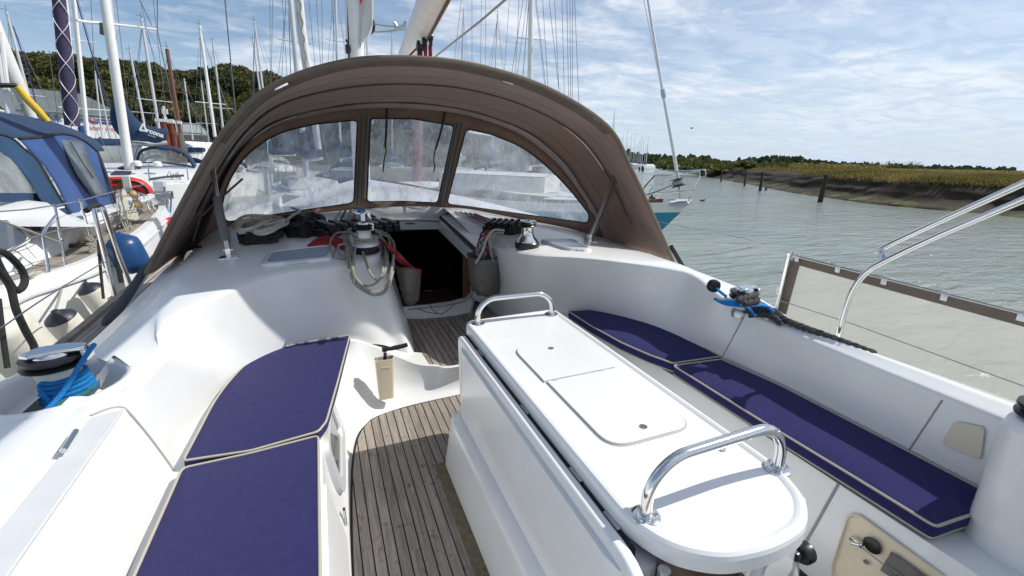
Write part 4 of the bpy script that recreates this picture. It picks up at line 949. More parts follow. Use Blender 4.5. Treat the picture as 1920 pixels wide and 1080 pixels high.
ob('organiser_plate', MB().slab([on(655, 405, .02), on(700, 402, .02), on(705, 422, .02), on(668, 430, .02)], (0, 0, -.02)), 'gel', lt, bevel=.004)
lt = thing('halyards', 'red, white and navy halyards led over the coachroof to the starboard clutches', 'ropes', tuple(aS))
for k, m in enumerate(['rope_w', 'rope_r', 'rope_n', 'rope_r', 'rope_t']):
    ob('line', MB().tube([on(916+k*11-(66+k*2)*t, 431-(34-k)*t, .012) for t in (0, .2, .4, .6, .8, .95)], .008, 6), m, lt)
# chrome winch handle on the port winch
wh = thing('winch_crank', 'chrome winch handle with a blue-capped socket lying on the port cabin winch', 'winch handle', tuple(wP+np.array([0, 0, .2])))
c = wP+np.array([0, 0, .215])
ob('arm', MB().tube([c, c+np.array([.0, .01, .045])], .017, 12).tube([c+np.array([0, .01, .04]), c+np.array([.04, .03, .06])], .010, 8).tube([c+np.array([0, .01, .04]), c+np.array([-.06, .02, .06]), c+np.array([-.07, .03, .062])], .010, 8).tube([c+np.array([-.07, .03, .062]), c+np.array([.0, .045, .066]), c+np.array([.045, .03, .062])], .008, 8), 'chrome', wh)
ob('cap', MB().tube([c+np.array([-.03, .03, .066]), c+np.array([.02, .035, .068])], .010, 8), 'rope_b', wh)
# =================================================================== BAGS
def sag_bag(ring, label, m='canvas', depth=.10, extra=None):
    t = thing('rope_bag', label, 'bag', tuple(ring[0][0]), group='canvas rope bags at the companionway')
    ob('front', MB().grid([[q+np.array([.006, .02, .012])*noise.noise(Vector(q*np.array([14, 14, 22]))) for q in r] for r in smooth_rows([resample(cr(r, 4), 25) for r in ring], 7)]), m, t, sharp=80, solid=.003)
    return t
YB = 3.62
r1 = [[py(876, 476, YB+.1), py(890, 484, YB-.08), py(912, 486, YB-.12), py(935, 482, YB-.08), py(951, 470, YB+.05)],
      [py(877, 500, YB+.1), py(890, 510, YB-.11), py(910, 514, YB-.16), py(933, 508, YB-.10), py(948, 498, YB+.05)],
      [py(880, 525, YB+.1), py(892, 538, YB-.09), py(910, 542, YB-.13), py(930, 536, YB-.08), py(944, 526, YB+.05)],
      [py(884, 540, YB+.12), py(896, 554, YB-.0), py(912, 558, YB-.03), py(928, 554, YB), py(939, 549, YB+.06)]]
bagS = sag_bag(r1, 'grey canvas bag full of coloured rope tails right of the companionway')
ob('back', MB().slab([py(876, 474, YB+.12), py(951, 462, YB+.08), py(939, 552, YB+.08), py(884, 545, YB+.13)], (0, .004, 0)), 'canvas', bagS)
ob('hem', MB().tube(cr(r1[0], 4), .006, 6), 'seam', bagS); ob('hem', MB().tube(cr([r[-1] for r in r1], 4), .007, 6), 'seam', bagS)
r2 = [[py(742, 498, 3.55), py(752, 502, 3.45), py(766, 502, 3.42), py(780, 504, 3.46), py(790, 506, 3.6)],
      [py(746, 522, 3.55), py(756, 526, 3.43), py(768, 528, 3.40), py(780, 526, 3.46), py(789, 524, 3.6)],
      [py(752, 548, 3.55), py(760, 552, 3.46), py(770, 554, 3.44), py(778, 552, 3.48), py(787, 548, 3.6)],
      [py(757, 568, 3.6), py(763, 571, 3.56), py(770, 572, 3.56), py(777, 571, 3.58), py(785, 566, 3.62)]]
bagP = sag_bag(r2, 'grey canvas bag holding red rope left of the companionway opening')
ob('hem', MB().tube(cr(r2[0], 4), .005, 6), 'rope_r', bagP)
pp = []
tt = thing('rope_tails', 'tangle of red, navy, white and grey rope tails spilling into the canvas bag', 'rope', tuple(py(910, 440, YB)))
for k in range(11):
    m = ['rope_r', 'rope_n', 'rope_g', 'rope_w', 'rope_n', 'rope_r', 'rope_t', 'rope_r', 'rope_g', 'rubber', 'rope_n'][k]
    x0 = 925+rnd.uniform(-3, 16); P = [pz(x0+6, 437, .97), py(x0-12, 436+rnd.uniform(-3, 4), YB-.05), py(905+rnd.uniform(-10, 12), 452, YB-.06), py(895+rnd.uniform(-10, 20), 475, YB-.05), py(888+rnd.uniform(-2, 38), 492, YB-.03), py(892+rnd.uniform(-2, 38), 505, YB-.02)]
    ob('tail', MB().tube(cr(P, 5), .0095, 7), m, tt)
ob('tail', MB().tube(cr([pz(945, 432, 1.0), py(925, 432, YB-.1), py(912, 450, YB-.12), py(905, 470, YB-.14), py(892, 494, YB-.14)], 5), .010, 8), 'rope_w', tt)
ob('tail', MB().tube(cr([pz(938, 432, 1.0), py(918, 445, YB-.1), py(920, 470, YB-.12), py(925, 492, YB-.1)], 5), .009, 8), 'rope_g', tt)
ob('black_loop', MB().tube(cr([py(932, 434, 3.7), py(915, 432, 3.6), py(903, 437, 3.6), py(900, 450, 3.6)], 5), .008, 6), 'seam', tt)
rope('shackle_line', [py(888, 508, 3.85), py(887, 540, 3.8), py(885, 556, 3.8), py(888, 566, 3.8), py(885, 576, 3.8), py(882, 590, 3.8)], .009, 'rope_g', 'short grey knotted line with shackles hanging beside the companionway sill')
rope('red_string', [py(782, 578, 4.0), py(800, 585, 3.95), py(822, 588, 3.95), py(830, 588, 3.95), py(845, 577, 3.98), py(853, 570, 4.0)], .0035, 'rope_r', 'thin red string lying in a bow over the companionway sill')
rope('red_string', [py(805, 571, 4.0), py(812, 582, 3.95), py(822, 589, 3.94)], .0035, 'rope_r', 'short end of red string knotted on the companionway sill')
# =================================================================== WINCH HANDLE POCKET
wh = thing('handle_pocket', 'cream plastic pocket on the white sill below the port seat', 'handle pocket', tuple(py(720, 745, 2.85)))
T = [py(x, y, 2.86) for x, y in ((701, 668), (712, 663), (732, 664), (736, 672), (733, 680), (708, 682))]
Bt = [py(x, y, 2.83) for x, y in ((710, 745), (718, 742), (732, 741), (737, 744), (735, 748), (714, 751))]
mb = MB(); n = 6; Tf = []
tcx = sum(T)/6; bcx = sum(Bt)/6
def ringof(Lp, sgn):
    c = sum(Lp)/len(Lp); w = abs(Lp[3][0]-Lp[0][0])/2+.002; y0 = c[1]; return c, w
cT, wT = ringof(T, 1); cB, wB = ringof(Bt, 1)
def pr(c, w, d): return [np.array([c[0]+x, c[1]+y, c[2]]) for x, y in rpoly([(-w, -d), (w, -d), (w, d), (-w, d)], .018, 4)]
a1 = pr(cT, wT, .033); a2 = pr(cB, wB, .026); a3 = pr(cT, wT-.005, .028); a4 = pr(cT+np.array([0, 0, -.12]), wT*.75, .024); n = len(a1)
for A, B in ((a2, a1), (a1, a3), (a3, a4)): mb.add(A+B, [(j, (j+1) % n, n+(j+1) % n, n+j) for j in range(n)])
mb.add(a2, [tuple(range(n))]); mb.add(a4, [tuple(range(n))]); ob('pocket', mb, 'cream', wh, sharp=50)
emb = MB().box(py(723, 690, 2.822), (.05, .004, .016)); ob('embossed_plate', emb, 'cream', wh, bevel=.002)
wh2 = thing('winch_crank', 'black winch handle standing in the cream pocket with its grip pointing right', 'winch handle', tuple(cT))
ob('arm', MB().tube([py(722, 684, 2.86), py(722, 662, 2.86)], .011, 8).lathe([(0, -.014), (.016, -.014), (.018, 0), (.016, .014), (0, .014)], py(721, 655, 2.86), 12), 'black', wh2)
ob('grip', MB().tube(cr([py(724, 656, 2.86), py(740, 652, 2.86), py(755, 649, 2.86), py(764, 646, 2.86)], 3), [.009, .011, .014, .015, .0155, .0155, .015, .0145, .015, .013], 12), 'black', wh2)
# =================================================================== SHOWER BOX (below the starboard seat)
sb = thing('shower_box', 'cream recessed shower box with chrome tap and black reel set below the starboard seat', 'shower box', tuple(px(1650, 1040, 1.74)))
def rx(x, y, d=0):          # point on the sloping riser face
    r = _ray(x, y, RB); t = 1.0
    for _ in range(30):
        p = EYE+r*t; f_ = p[0]-(1.70+.10*p[2]/.41-.03*math.sin(math.pi*max(0, min(1, 1-p[2]/.41)))); t -= f_/max(.2, r[0])*.8
    return EYE+r*t+np.array([-1, 0, .2])*d
ring = [(1592, 962), (1612, 962), (1780, 1085), (1720, 1150), (1562, 1085), (1560, 1060)]
ring = rpoly(ring, 14, 4); n = len(ring)
def sc2(k): 
    c = np.mean(np.array(ring), axis=0); return [tuple(c+(np.array(p)-c)*k) for p in ring]
L = [[rx(*p, d) for p in sc2(k)] for k, d in ((1.0, .0), (.99, .010), (.95, .012), (.92, .004), (.90, .004))]
mb = MB()
for A, B in zip(L, L[1:]): mb.add(A+B, [(j, (j+1) % n, n+(j+1) % n, n+j) for j in range(n)])
mb.add(L[-1], [tuple(range(n))]); ob('box_frame', mb, 'cream', sb, sharp=45)
mb = MB(); Ls = [[rx(*p, d) for p in sc2(k)] for k, d in ((1.02, .003), (.985, .013))]; 
ob('hose_reel', MB().lathe([(0, 0), (.030, 0), (.030, .006), (.022, .010), (0, .008)], rx(1638, 1022, .006), 22, ((0, 1, 0), (0, 0, 1), (-1, 0, .2))), 'black', sb, sharp=40)
ob('tap', MB().box(rx(1612, 1014, .02), (.016, .045, .018)).tube([rx(1606, 1016, .03), rx(1622, 1020, .03)], .007, 8), 'chrome', sb, bevel=.003)
ob('drain', MB().lathe([(0, 0), (.009, 0), (.009, .003), (0, .003)], rx(1626, 1053, .006), 14, ((0, 1, 0), (0, 0, 1), (-1, 0, .2))), 'steel', sb)
ob('smoked_cover', MB().slab([rx(x, y, .018) for x, y in ((1676, 1032), (1770, 1100), (1740, 1120), (1655, 1068))], (.004, 0, 0)), mat('smoked_flap', (.10, .09, .09), .15), sb, bevel=.002)
ob('retaining_cord', MB().tube([rx(1620, 1020, .03), rx(1665, 1055, .03), rx(1710, 1085, .03)], .002, 5), 'steel', sb)
# =================================================================== WEATHER CLOTH + RAIL + ARCH (starboard)
wc = thing('weather_cloth', 'beige mesh weather cloth with taupe border laced to the starboard guard rail', 'weather cloth', (2.66, 1.4, .75))
XW = 2.95
def wp_(x, y): return px(x, y, XW)
TL, TR = wp_(1492, 480), wp_(2060, 625)
BL, BR = wp_(1442, 640), wp_(2060, 980)
rows = [[TL*(1-i/20)+TR*(i/20) for i in range(21)], [BL*(1-i/20)+BR*(i/20) for i in range(21)]]
rows = [[a*(1-k/8)+b*(k/8)+np.array([.015*math.sin(i*.8)*math.sin(math.pi*k/8), 0, 0]) for i, (a, b) in enumerate(zip(*rows))] for k in range(9)]
ob('mesh_panel', MB().grid(rows), 'net', wc, sharp=80)
tb0, tb1 = TL, TR; dn = np.array([-.006, 0, -.055])
ob('top_border', MB().slab([TL+np.array([-.004, 0, .008]), TR+np.array([-.004, 0, .008]), TR+dn, TL+dn], (-.003, 0, 0)), 'brown_edge', wc)
ob('front_border', MB().slab([wp_(1486, 482)+np.array([-.01, 0, 0]), wp_(1504, 488)+np.array([-.01, 0, 0]), wp_(1462, 640)+np.array([-.01, 0, 0]), wp_(1443, 640)+np.array([-.01, 0, 0])], (-.003, 0, 0)), 'brown_edge', wc)
for x, y in ((1487, 479), (1497, 482), (1574, 502), (1661, 524), (1774, 553), (1919, 590), (1462, 545)):
    c = wp_(x, y)+np.array([-.014, 0, 0]); e = (wp_(x+1, y+.26)-wp_(x, y)); e /= np.linalg.norm(e); f_ = np.cross(e, (1, 0, 0)); 
    ob('snap_tab', MB().box(c, (.03, .06, .004), (e, (0, 0, 1), (1, 0, 0))), 'alu', wc, bevel=.002)
    ob('snap_stud', MB().lathe([(0, 0), (.008, 0), (.006, .004), (0, .005)], c+np.array([-.003, 0, 0]), 10, ((0, 1, 0), (0, 0, 1), (-1, 0, 0))), 'steel', wc)
gr = thing('guard_rail', 'thin steel stanchion and guard wires along the starboard side by the mesh cloth', 'guard rail', tuple(px(1450, 600, 2.91)))
ob('stanchion', MB().tube([px(1444, 625, 2.91), px(1462, 555, 2.91), px(1480, 476, 2.91)], .0125, 12), 'chrome', gr)
ob('stanchion_cap', MB().lathe([(0, -.012), (.016, -.01), (.017, .006), (.01, .014), (0, .016)], px(1480, 476, 2.91), 12), 'chrome', gr)
ob('guard_wire', MB().tube([px(1480, 478, 2.92), px(2200, 660, 2.92)], .0045, 6), 'steel', gr)
ob('guard_wire', MB().tube([px(1458, 562, 2.91), px(1600, 608, 2.91), px(2100, 790, 2.91)], .0035, 6), 'steel', gr)
ob('guard_wire', MB().tube([px(1480, 478, 2.92), px(1400, 448, 2.9), px(1230, 415, 3.6)], .003, 6), 'steel', gr)
ar = thing('bimini_frame', 'pair of curved stainless tubes rising from the starboard coaming and out of the right edge', 'tube frame', tuple(px(1572, 637, 2.40)))
P = [px(1570, 640, 2.38), px(1580, 598, 2.39), px(1592, 560, 2.40), px(1608, 530, 2.41), px(1630, 507, 2.42), px(1660, 489, 2.42), px(1760, 442, 2.42), px(1925, 372, 2.42), px(2100, 295, 2.42)]
ob('tube', MB().tube(cr(P, 6), .0135, 16), 'chrome', ar, sharp=80)
P = [px(1648, 470, 2.50), px(1700, 444, 2.50), px(1925, 341, 2.50), px(2100, 262, 2.50)]
ob('tube', MB().tube(cr(P, 4), .0135, 16), 'chrome', ar, sharp=80)
ob('clamp', MB().slab([px(1644, 470, 2.46), px(1652, 468, 2.46), px(1664, 486, 2.42), px(1650, 490, 2.42)], (.012, 0, 0)).lathe([(0, -.016), (.017, -.016), (.017, .016), (0, .016)], px(1650, 471, 2.49), 14, ((1, 0, 0), (0, 0, 1), (0, 1, 0))), 'chrome', ar, bevel=.002)
# starboard ropes
pb = []
for k in range(6):
    pb.append([pz(1340+k*2, 560+k, .83), pz(1360+k*5, 570-k*1.2, .84+.008*k), pz(1400, 574-k*2, .85), pz(1428, 573-k, .845), pz(1444+k*1.5, 578+k*1.5, .82)])
pb.append([pz(1335, 533, .9), pz(1348, 545, .88), pz(1362, 556, .86)]); pb.append([pz(1396, 575, .86), pz(1404, 578, .85), pz(1410, 586, .81), pz(1416, 592, .79)])
strands('blue_sheet', pb, .0085, 'rope_b', 'blue sheet coiled round the starboard winch and over the coaming')
tag(ob('sheet_block', MB().lathe([(0, -.02), (.035, -.02), (.04, 0), (.035, .02), (0, .02)], pz(1338, 536, .90), 14, ((1, 0, 0), (0, 0, 1), (0, 1, 0))), 'black'), 'small black turning block where the blue sheet meets the coaming edge', 'block')
def twisted(name, P, r, m, label):
    path = resample(cr(P, 8), 150); t = thing(name, label, 'rope', tuple(path[0])); L = 0
    for s in range(3):
        Q = []; L = 0
        for i, p in enumerate(path):
            if i: L += np.linalg.norm(p-path[i-1])
            d = path[min(i+1, 149)]-path[max(i-1, 0)]; d /= np.linalg.norm(d); u = np.cross(d, (0, 0, 1)); u /= np.linalg.norm(u); w = np.cross(u, d); a = L/(r*5.5)*2*math.pi+s*2.094
            Q.append(p+(u*math.cos(a)+w*math.sin(a))*r*.5)
        ob('strand', MB().tube(Q, r*.62, 7), m, t)
    return t
twisted('mooring_rope', [pz(1382, 562, .93), pz(1410, 558, .93), pz(1418, 565, .92), pz(1395, 570, .91)], .017, 'rope_c', 'short turn of thick charcoal rope lying round the starboard winch')
twisted('mooring_rope', [pz(1400, 583, .80), pz(1430, 578, .82), pz(1452, 584, .80), pz(1468, 598, .79), pz(1500, 612, .785), pz(1560, 634, .78), pz(1640, 664, .775)], .018, 'rope_c', 'thick charcoal twisted rope along the outer edge of the starboard coaming')
twisted('mooring_rope', [pz(1405, 590, .79), pz(1430, 589, .79), pz(1452, 596, .79), pz(1462, 606, .785)], .017, 'rope_c', 'short bight of charcoal rope inside the longer one on the coaming')
# port ropes: blue sheet on the primary winch
pb = []
r0 = .078
for k in range(5):
    pb.append([wp+np.array([r0*math.cos(a)*(1+.05*k), r0*math.sin(a)*(1+.05*k), .045-.018*k+.004*math.cos(a)]) for a in [2.4-i*.55 for i in range(9)]]+[pz(92+k*9, 768+k*3, .73), pz(46+k*7, 797+k*3, .74), pz(-10+k*3, 828+k*2, .72)])
pb.append([wp+np.array([.125, .02, .15]), wp+np.array([.11, -.06, .12]), pz(118, 735, .82), pz(72, 782, .78), pz(10, 822, .74)])
strands('blue_sheet', pb, .009, 'rope_b', 'bright blue sheet wound on the large port winch and led aft along the coaming')
rope('green_line', [wp+np.array([.085, .04, -.0]), wp+np.array([.09, -.06, -.02]), pz(112, 757, .76), pz(70, 792, .75), pz(10, 826, .74)], .009, 'rope_t', 'dark green line beside the blue sheet on the port winch')
tag(ob('black_sleeve', MB().tube([pz(-30, 812, .70), pz(0, 800, .70), pz(34, 780, .70)], .022, 10), 'black'), 'short black padded sleeve at the left edge below the port winch', 'sleeve')
# =================================================================== PORT GATE STANCHIONS, BLACK HOSES
gs = thing('gate_stanchions', 'pair of chrome gate stanchions on the port toe rail', 'stanchions', tuple(pz(216, 556, .57)))
f1 = pz(216, 558, .56); f2 = pz(247, 540, .56)
Pq = [f1, px(197, 480, f1[0]), px(178, 402, f1[0]), px(180, 396, f1[0]), px(186, 394, f1[0]-.0)]
ob('stanchion', MB().tube(cr(Pq, 4), .015, 12), 'chrome', gs)
Pq2 = [f2, px(220, 470, f2[0]), px(196, 398, f2[0]), px(190, 392, f2[0])]
ob('stanchion', MB().tube(cr(Pq2, 4), .015, 12), 'chrome', gs)
ob('stanchion_base', MB().box(f1, (.07, .09, .02)).box(f2, (.07, .09, .02)), 'steel', gs, bevel=.004)
rope('padded_line', [px(162, 395, -1.6), px(175, 386, -1.6), px(190, 388, -1.6), px(200, 410, -1.6), px(212, 450, -1.6), px(222, 500, -1.6), px(228, 530, -1.6)], .02, 'rubber', 'thick black padded line looped over the chrome port gate stanchions')
rope('black_line', [px(184, 450, -1.62), px(188, 500, -1.62), px(194, 560, -1.62)], .010, 'rubber', 'black line hanging down beside the nearer chrome gate stanchion')
rope('black_hose', [px(-20, 470, -1.75), px(10, 475, -1.75), px(40, 505, -1.75), px(46, 530, -1.75), px(30, 545, -1.75), px(5, 510, -1.75), px(-10, 480, -1.75)], .020, 'rubber', 'black mooring line forming a loop at the left edge')
rope('black_hose', [px(-10, 500, -1.72), px(18, 535, -1.72), px(30, 580, -1.72), px(48, 620, -1.72), px(64, 650, -1.72), px(62, 672, -1.72)], .020, 'rubber', 'black mooring line running down from the loop towards the port winch')
rope('black_hose', [px(-3, 560, -1.7), px(4, 620, -1.7), px(14, 690, -1.7)], .014, 'rubber', 'black vertical line at the very left edge above the toe rail')
rope('guard_wire', [px(-5, 620, -1.55), px(90, 555, -1.55), px(205, 485, -1.55)], .004, 'steel', 'thin guard wire crossing in front of the white fenders')
# foredeck of our own yacht seen through the windows
def halfb(Y): return 2.45*max(0.0, 1-((Y-2)/10.5)**2.2) if Y > 2 else 2.45
rows = []
for Y in (5.35, 5.8, 6.5, 7.5, 8.5, 9.5, 10.5, 11.5, 12.3):
    h = halfb(Y); rows.append([np.array([.95+u*h, Y, .60+.03*(Y-5)+(.36*max(0, 1-(abs(u)*1.5)**3)*max(0, min(1, (10-Y)/2.5)))]) for u in np.linspace(-1, 1, 15)])
fdk = struct('foredeck', MB().grid(rows), 'gel', sharp=60)
rows = [[r[k] for r in rows] for k in (0, 14)]
for r in rows: ob('bow_topsides', MB().grid([r, [p+np.array([(.95-p[0])*.08, 0, -.7]) for p in r], [p+np.array([(.95-p[0])*.3, 0, -1.5]) for p in r]]), 'gel', fdk)
# =================================================================== NEIGHBOUR TO PORT (blue tent)
n1 = thing('sailing_yacht', 'white yacht alongside to port with a royal blue cockpit tent and teak side deck', 'yacht', (-3.6, 6.0, WATER))
def PZ(L, Z): return [pz(x, y, z if z is not None else Z) for x, y, *r in L for z in [r[0] if r else None]]
gw = cr([(-2.35, .5, .42), (-2.50, 3.0, .46), pz(0, 552, .47), pz(90, 519, .48), pz(183, 487, .5), (-2.25, 7.4, .52), (-2.5, 9.6, .56), (-2.9, 11.0, .60)], 5)
d_ = np.array([-.10, 0, .0])
mb = MB().grid([[p+np.array([-.10, 0, -.02]) for p in gw], [p+np.array([-.09, 0, .03]) for p in gw], [p+np.array([0, 0, .03]) for p in gw], [p+np.array([.03, 0, -.05]) for p in gw], [p+np.array([.06, 0, -.5]) for p in gw], [p+np.array([-.15, 0, -1.3]) for p in gw]])
ob('hull', mb, 'gel', n1, sharp=60)
ob('rubbing_strake', MB().tube([p+np.array([.045, 0, -.11]) for p in gw], .016, 6), 'alu', n1)
cabb = cr([(-3.15, .5, .46), (-3.12, 3.0, .48), pz(0, 524, .50), pz(60, 498, .50), pz(130, 466, .51), pz(200, 432, .52), (-2.9, 9.6, .56), (-3.2, 11.0, .6)], 5)
dk = ob('side_deck', MB().grid([[p+np.array([-.08, 0, -.012]) for p in gw], [p+np.array([0, 0, -.012]) for p in cabb]]), 'caulk', n1)
for k in range(9):
    t0, t1 = .0+k/9, (k+1)/9-.014
    ob('deck_plank', MB().grid([[(a+d_)*(1-t)+b*t+np.array([0, 0, 0]) for a, b in zip(gw, cabb)] for t in (t0, t1)]), 'teak_deck', dk)
cab_t = cr([(-3.45, .5, .88), (-3.42, 3.0, .93), pz(0, 378, 1.02), pz(55, 376, 1.02), pz(92, 381, 1.01), pz(125, 402, .93), pz(178, 425, .80), (-3.05, 9.4, .72), (-3.3, 10.8, .70)], 5)
K = len(cabb); cab_t = resample(cab_t, K); cb_r = resample(cabb, K)
roof = [p+np.array([-1.9, .2, .10]) for p in cab_t]
ob('cabin', MB().grid([cb_r, [a*.6+b*.4+np.array([.03, 0, .03]) for a, b in zip(cb_r, cab_t)], [a*.15+b*.85+np.array([.03, 0, .02]) for a, b in zip(cb_r, cab_t)], cab_t, roof]), 'gel', n1, sharp=50)
def on_cab(x, y, d=.012):
    r = _ray(x, y, RB); best = None
    for A, Bq in zip(cb_r, cab_t):
        pass
    t = 5.0
    # plane through the cabin side
    a, b, c = pz(0, 524, .50), pz(130, 466, .51), pz(55, 376, 1.02); nrm = np.cross(b-a, c-a); nrm /= np.linalg.norm(nrm)
    if nrm.dot(EYE-a) < 0: nrm = -nrm
    t = nrm.dot(a+nrm*(d+.03)-EYE)/nrm.dot(r); return EYE+r*t
for poly in ([(-30, 415), (0, 412), (22, 413), (52, 445), (46, 452), (0, 474), (-30, 480)], [(46, 413), (62, 409), (72, 412), (86, 430), (78, 433), (64, 434)], [(102, 404), (112, 405), (125, 417), (120, 419), (108, 413)]):
    P = rpoly(poly, 6, 3); c = np.mean(np.array(P), axis=0)
    f = ob('window', MB().slab([on_cab(*(c+(np.array(p)-c)*1.22), .004) for p in P], (-.01, 0, 0)), 'gel_dirty', n1, bevel=.003)
    ob('pane', MB().slab([on_cab(*p, .014) for p in P], (-.004, 0, 0)), 'smoke', f)
ob('grab_rail', MB().tube(cr([on_cab(x, y, .04) for x, y in ((48, 400), (75, 398), (95, 393), (120, 388))], 4), .010, 6), 'gel', n1)
ob('panel_seam', MB().tube([on_cab(48, 462, .012), on_cab(68, 485, .006)], .004, 5), 'steel', n1)
# blue tent
tent = n1
def PX(L): return [px(x, y, X) for x, y, X in L]
ridge = PX([(-80, 205, -4.1), (0, 213, -4.1), (50, 218, -4.1), (105, 230, -4.1), (148, 247, -4.0), (178, 263, -3.9), (192, 282, -3.8)])
low = PX([(-80, 235, -3.5), (0, 252, -3.45), (30, 258, -3.42), (75, 256, -3.4), (120, 250, -3.4), (155, 262, -3.35), (182, 284, -3.3)])
ob('tent_roof', MB().grid(smooth_rows([[p+np.array([-.8, .3, .05]) for p in resample(cr(ridge, 5), 30)], resample(cr(ridge, 5), 30), resample(cr(low, 5), 30)], 4)), 'navy_tent', tent, sharp=80, solid=.01)
sw_top = PX([(36, 260, -3.42), (75, 257, -3.4), (120, 251, -3.4), (155, 263, -3.35), (183, 286, -3.3)])
sw_bot = PX([(135, 404, -3.06), (160, 406, -3.04), (185, 404, -3.02), (205, 400, -3.0), (222, 396, -3.0)])
sw_mid = PX([(92, 322, -3.22), (120, 328, -3.2), (150, 330, -3.2), (178, 330, -3.16), (204, 335, -3.12)])
ob('tent_side', MB().grid(smooth_rows([resample(cr(sw_top, 5), 26), resample(cr(sw_mid, 5), 26), resample(cr(sw_bot, 5), 26)], 6)), 'blue_tent', tent, sharp=80, solid=.01)
wn_ = [[px(x, y, X) for x, y, X in r] for r in (((113, 259, -3.385), (128, 262, -3.37), (142, 264, -3.35), (156, 266, -3.33)), ((142, 322, -3.17), (153, 322, -3.17), (165, 322, -3.165), (178, 322, -3.15)), ((172, 366, -3.08), (183, 367, -3.07), (194, 367, -3.06), (203, 366, -3.05)))]
ob('tent_window', MB().grid(smooth_rows(wn_, 5)), 'grey_win', tent, solid=.006); ob('zip', MB().tube(cr([px(132, 266, -3.33), px(155, 305, -3.18), px(175, 334, -3.12)], 5), .008, 6), 'seam', tent)
ob('hem', MB().tube(cr(sw_top, 6), .022, 6), 'seam', tent); ob('hem', MB().tube(cr([sw_top[-1], px(200, 330, -3.1), px(214, 370, -3.0), px(223, 395, -2.98)], 6), .022, 6), 'seam', tent)
hd = [[px(x, y, X) for x, y, X in r] for r in (((-60, 245, -3.5), (0, 252, -3.46), (25, 262, -3.43), (45, 280, -3.38), (68, 298, -3.3), (85, 325, -3.22), (105, 360, -3.12), (133, 405, -3.05)),
                                              ((-60, 262, -3.45), (0, 270, -3.42), (20, 282, -3.38), (40, 300, -3.33), (58, 320, -3.25), (72, 345, -3.2), (90, 375, -3.1), (110, 392, -3.05)),
                                              ((-60, 282, -3.42), (0, 286, -3.4), (18, 298, -3.36), (34, 312, -3.3), (48, 328, -3.25), (62, 348, -3.2), (75, 372, -3.12), (85, 384, -3.1)))]
ob('sprayhood', MB().grid(smooth_rows([resample(cr(r, 4), 24) for r in hd], 4)), 'teal_tent', tent, sharp=80, solid=.01)
ob('hood_window', MB().slab([px(x, y, -3.36+.004*(y-284)/2) for x, y in rpoly([(-60, 280), (0, 284), (20, 298), (45, 326), (66, 354), (62, 362), (-60, 364)], 5, 3)], (-.02, 0, 0)), 'vinyl_d', tent)
ob('hood_skirt', MB().slab([px(-60, 362, -3.2), px(70, 362, -3.2), px(88, 384, -3.12), px(60, 378, -3.2), px(-60, 380, -3.2)], (-.02, 0, 0)), 'navy_tent', tent)
ob('hem', MB().tube(cr(hd[0], 5), .018, 6), 'seam', tent)
ob('tent_interior', MB().slab([px(-60, 290, -4.2), px(60, 290, -4.2), px(120, 400, -4.2), px(-60, 400, -4.2)], (-.02, 0, 0)), 'gel_dirty', tent)
# cockpit coaming aft of the tent
ob('aft_deck', MB().grid([PZ([(150, 440, .56), (220, 412, .62), (300, 380, .66)], 0), PZ([(160, 415, .78), (230, 392, .8), (290, 370, .8)], 0), PZ([(150, 395, .85), (225, 380, .85), (290, 360, .8)], 0)]), 'gel', n1)
# stanchions and guard wires of the neighbour
Xg = -2.45
stn = [((126, 516), (103, 386)), ((176, 474), (151, 376)), ((246, 440), (222, 358))]
for (b, t) in stn:
    ob('stanchion', MB().tube([px(*b, Xg), px(*t, Xg)], .0125, 10), 'chrome', n1); ob('stanchion_cap', MB().lathe([(0, -.02), (.02, -.018), (.02, .015), (0, .02)], px(*t, Xg), 10), 'steel', n1)
    ob('wire_knuckle', MB().lathe([(0, -.02), (.018, -.018), (.018, .015), (0, .02)], px((b[0]+t[0])/2, (b[1]+t[1])/2, Xg), 10), 'steel', n1)
ob('gate_brace', MB().tube([px(92, 512, Xg), px(80, 440, Xg), px(86, 428, Xg), px(104, 405, Xg)], .0125, 10), 'chrome', n1)
for L in ([(-20, 398), (50, 393), (103, 385), (151, 376), (222, 357), (275, 345)], [(-20, 492), (60, 445), (113, 430), (163, 424), (234, 397), (275, 388)]):
    ob('guard_wire', MB().tube([px(x, y, Xg) for x, y in L], .006, 6), 'steel', n1)
ob('guard_line', MB().tube([px(x, y, Xg) for x, y in ((-10, 410), (60, 435), (115, 456))], .010, 6), 'rope_g', n1)
ob('pushpit', MB().tube(cr([px(295, 460, -2.6), px(282, 400, -2.6), px(270, 372, -2.6), px(262, 362, -2.65), px(240, 365, -2.9), px(215, 372, -3.2)], 4), .014, 10), 'chrome', n1)
ob('pushpit', MB().tube(cr([px(305, 442, -2.6), px(292, 400, -2.6), px(278, 370, -2.6), px(270, 366, -2.62)], 4), .014, 10), 'chrome', n1)
ob('deck_rail', MB().tube([px(285, 478, -2.3), px(238, 500, -2.3)], .012, 8), 'chrome', n1)
ob('deck_cleat', MB().box(pz(138, 458, .54), (.05, .22, .04)).box(pz(170, 455, .54), (.05, .1, .06)), 'black', n1, bevel=.01)
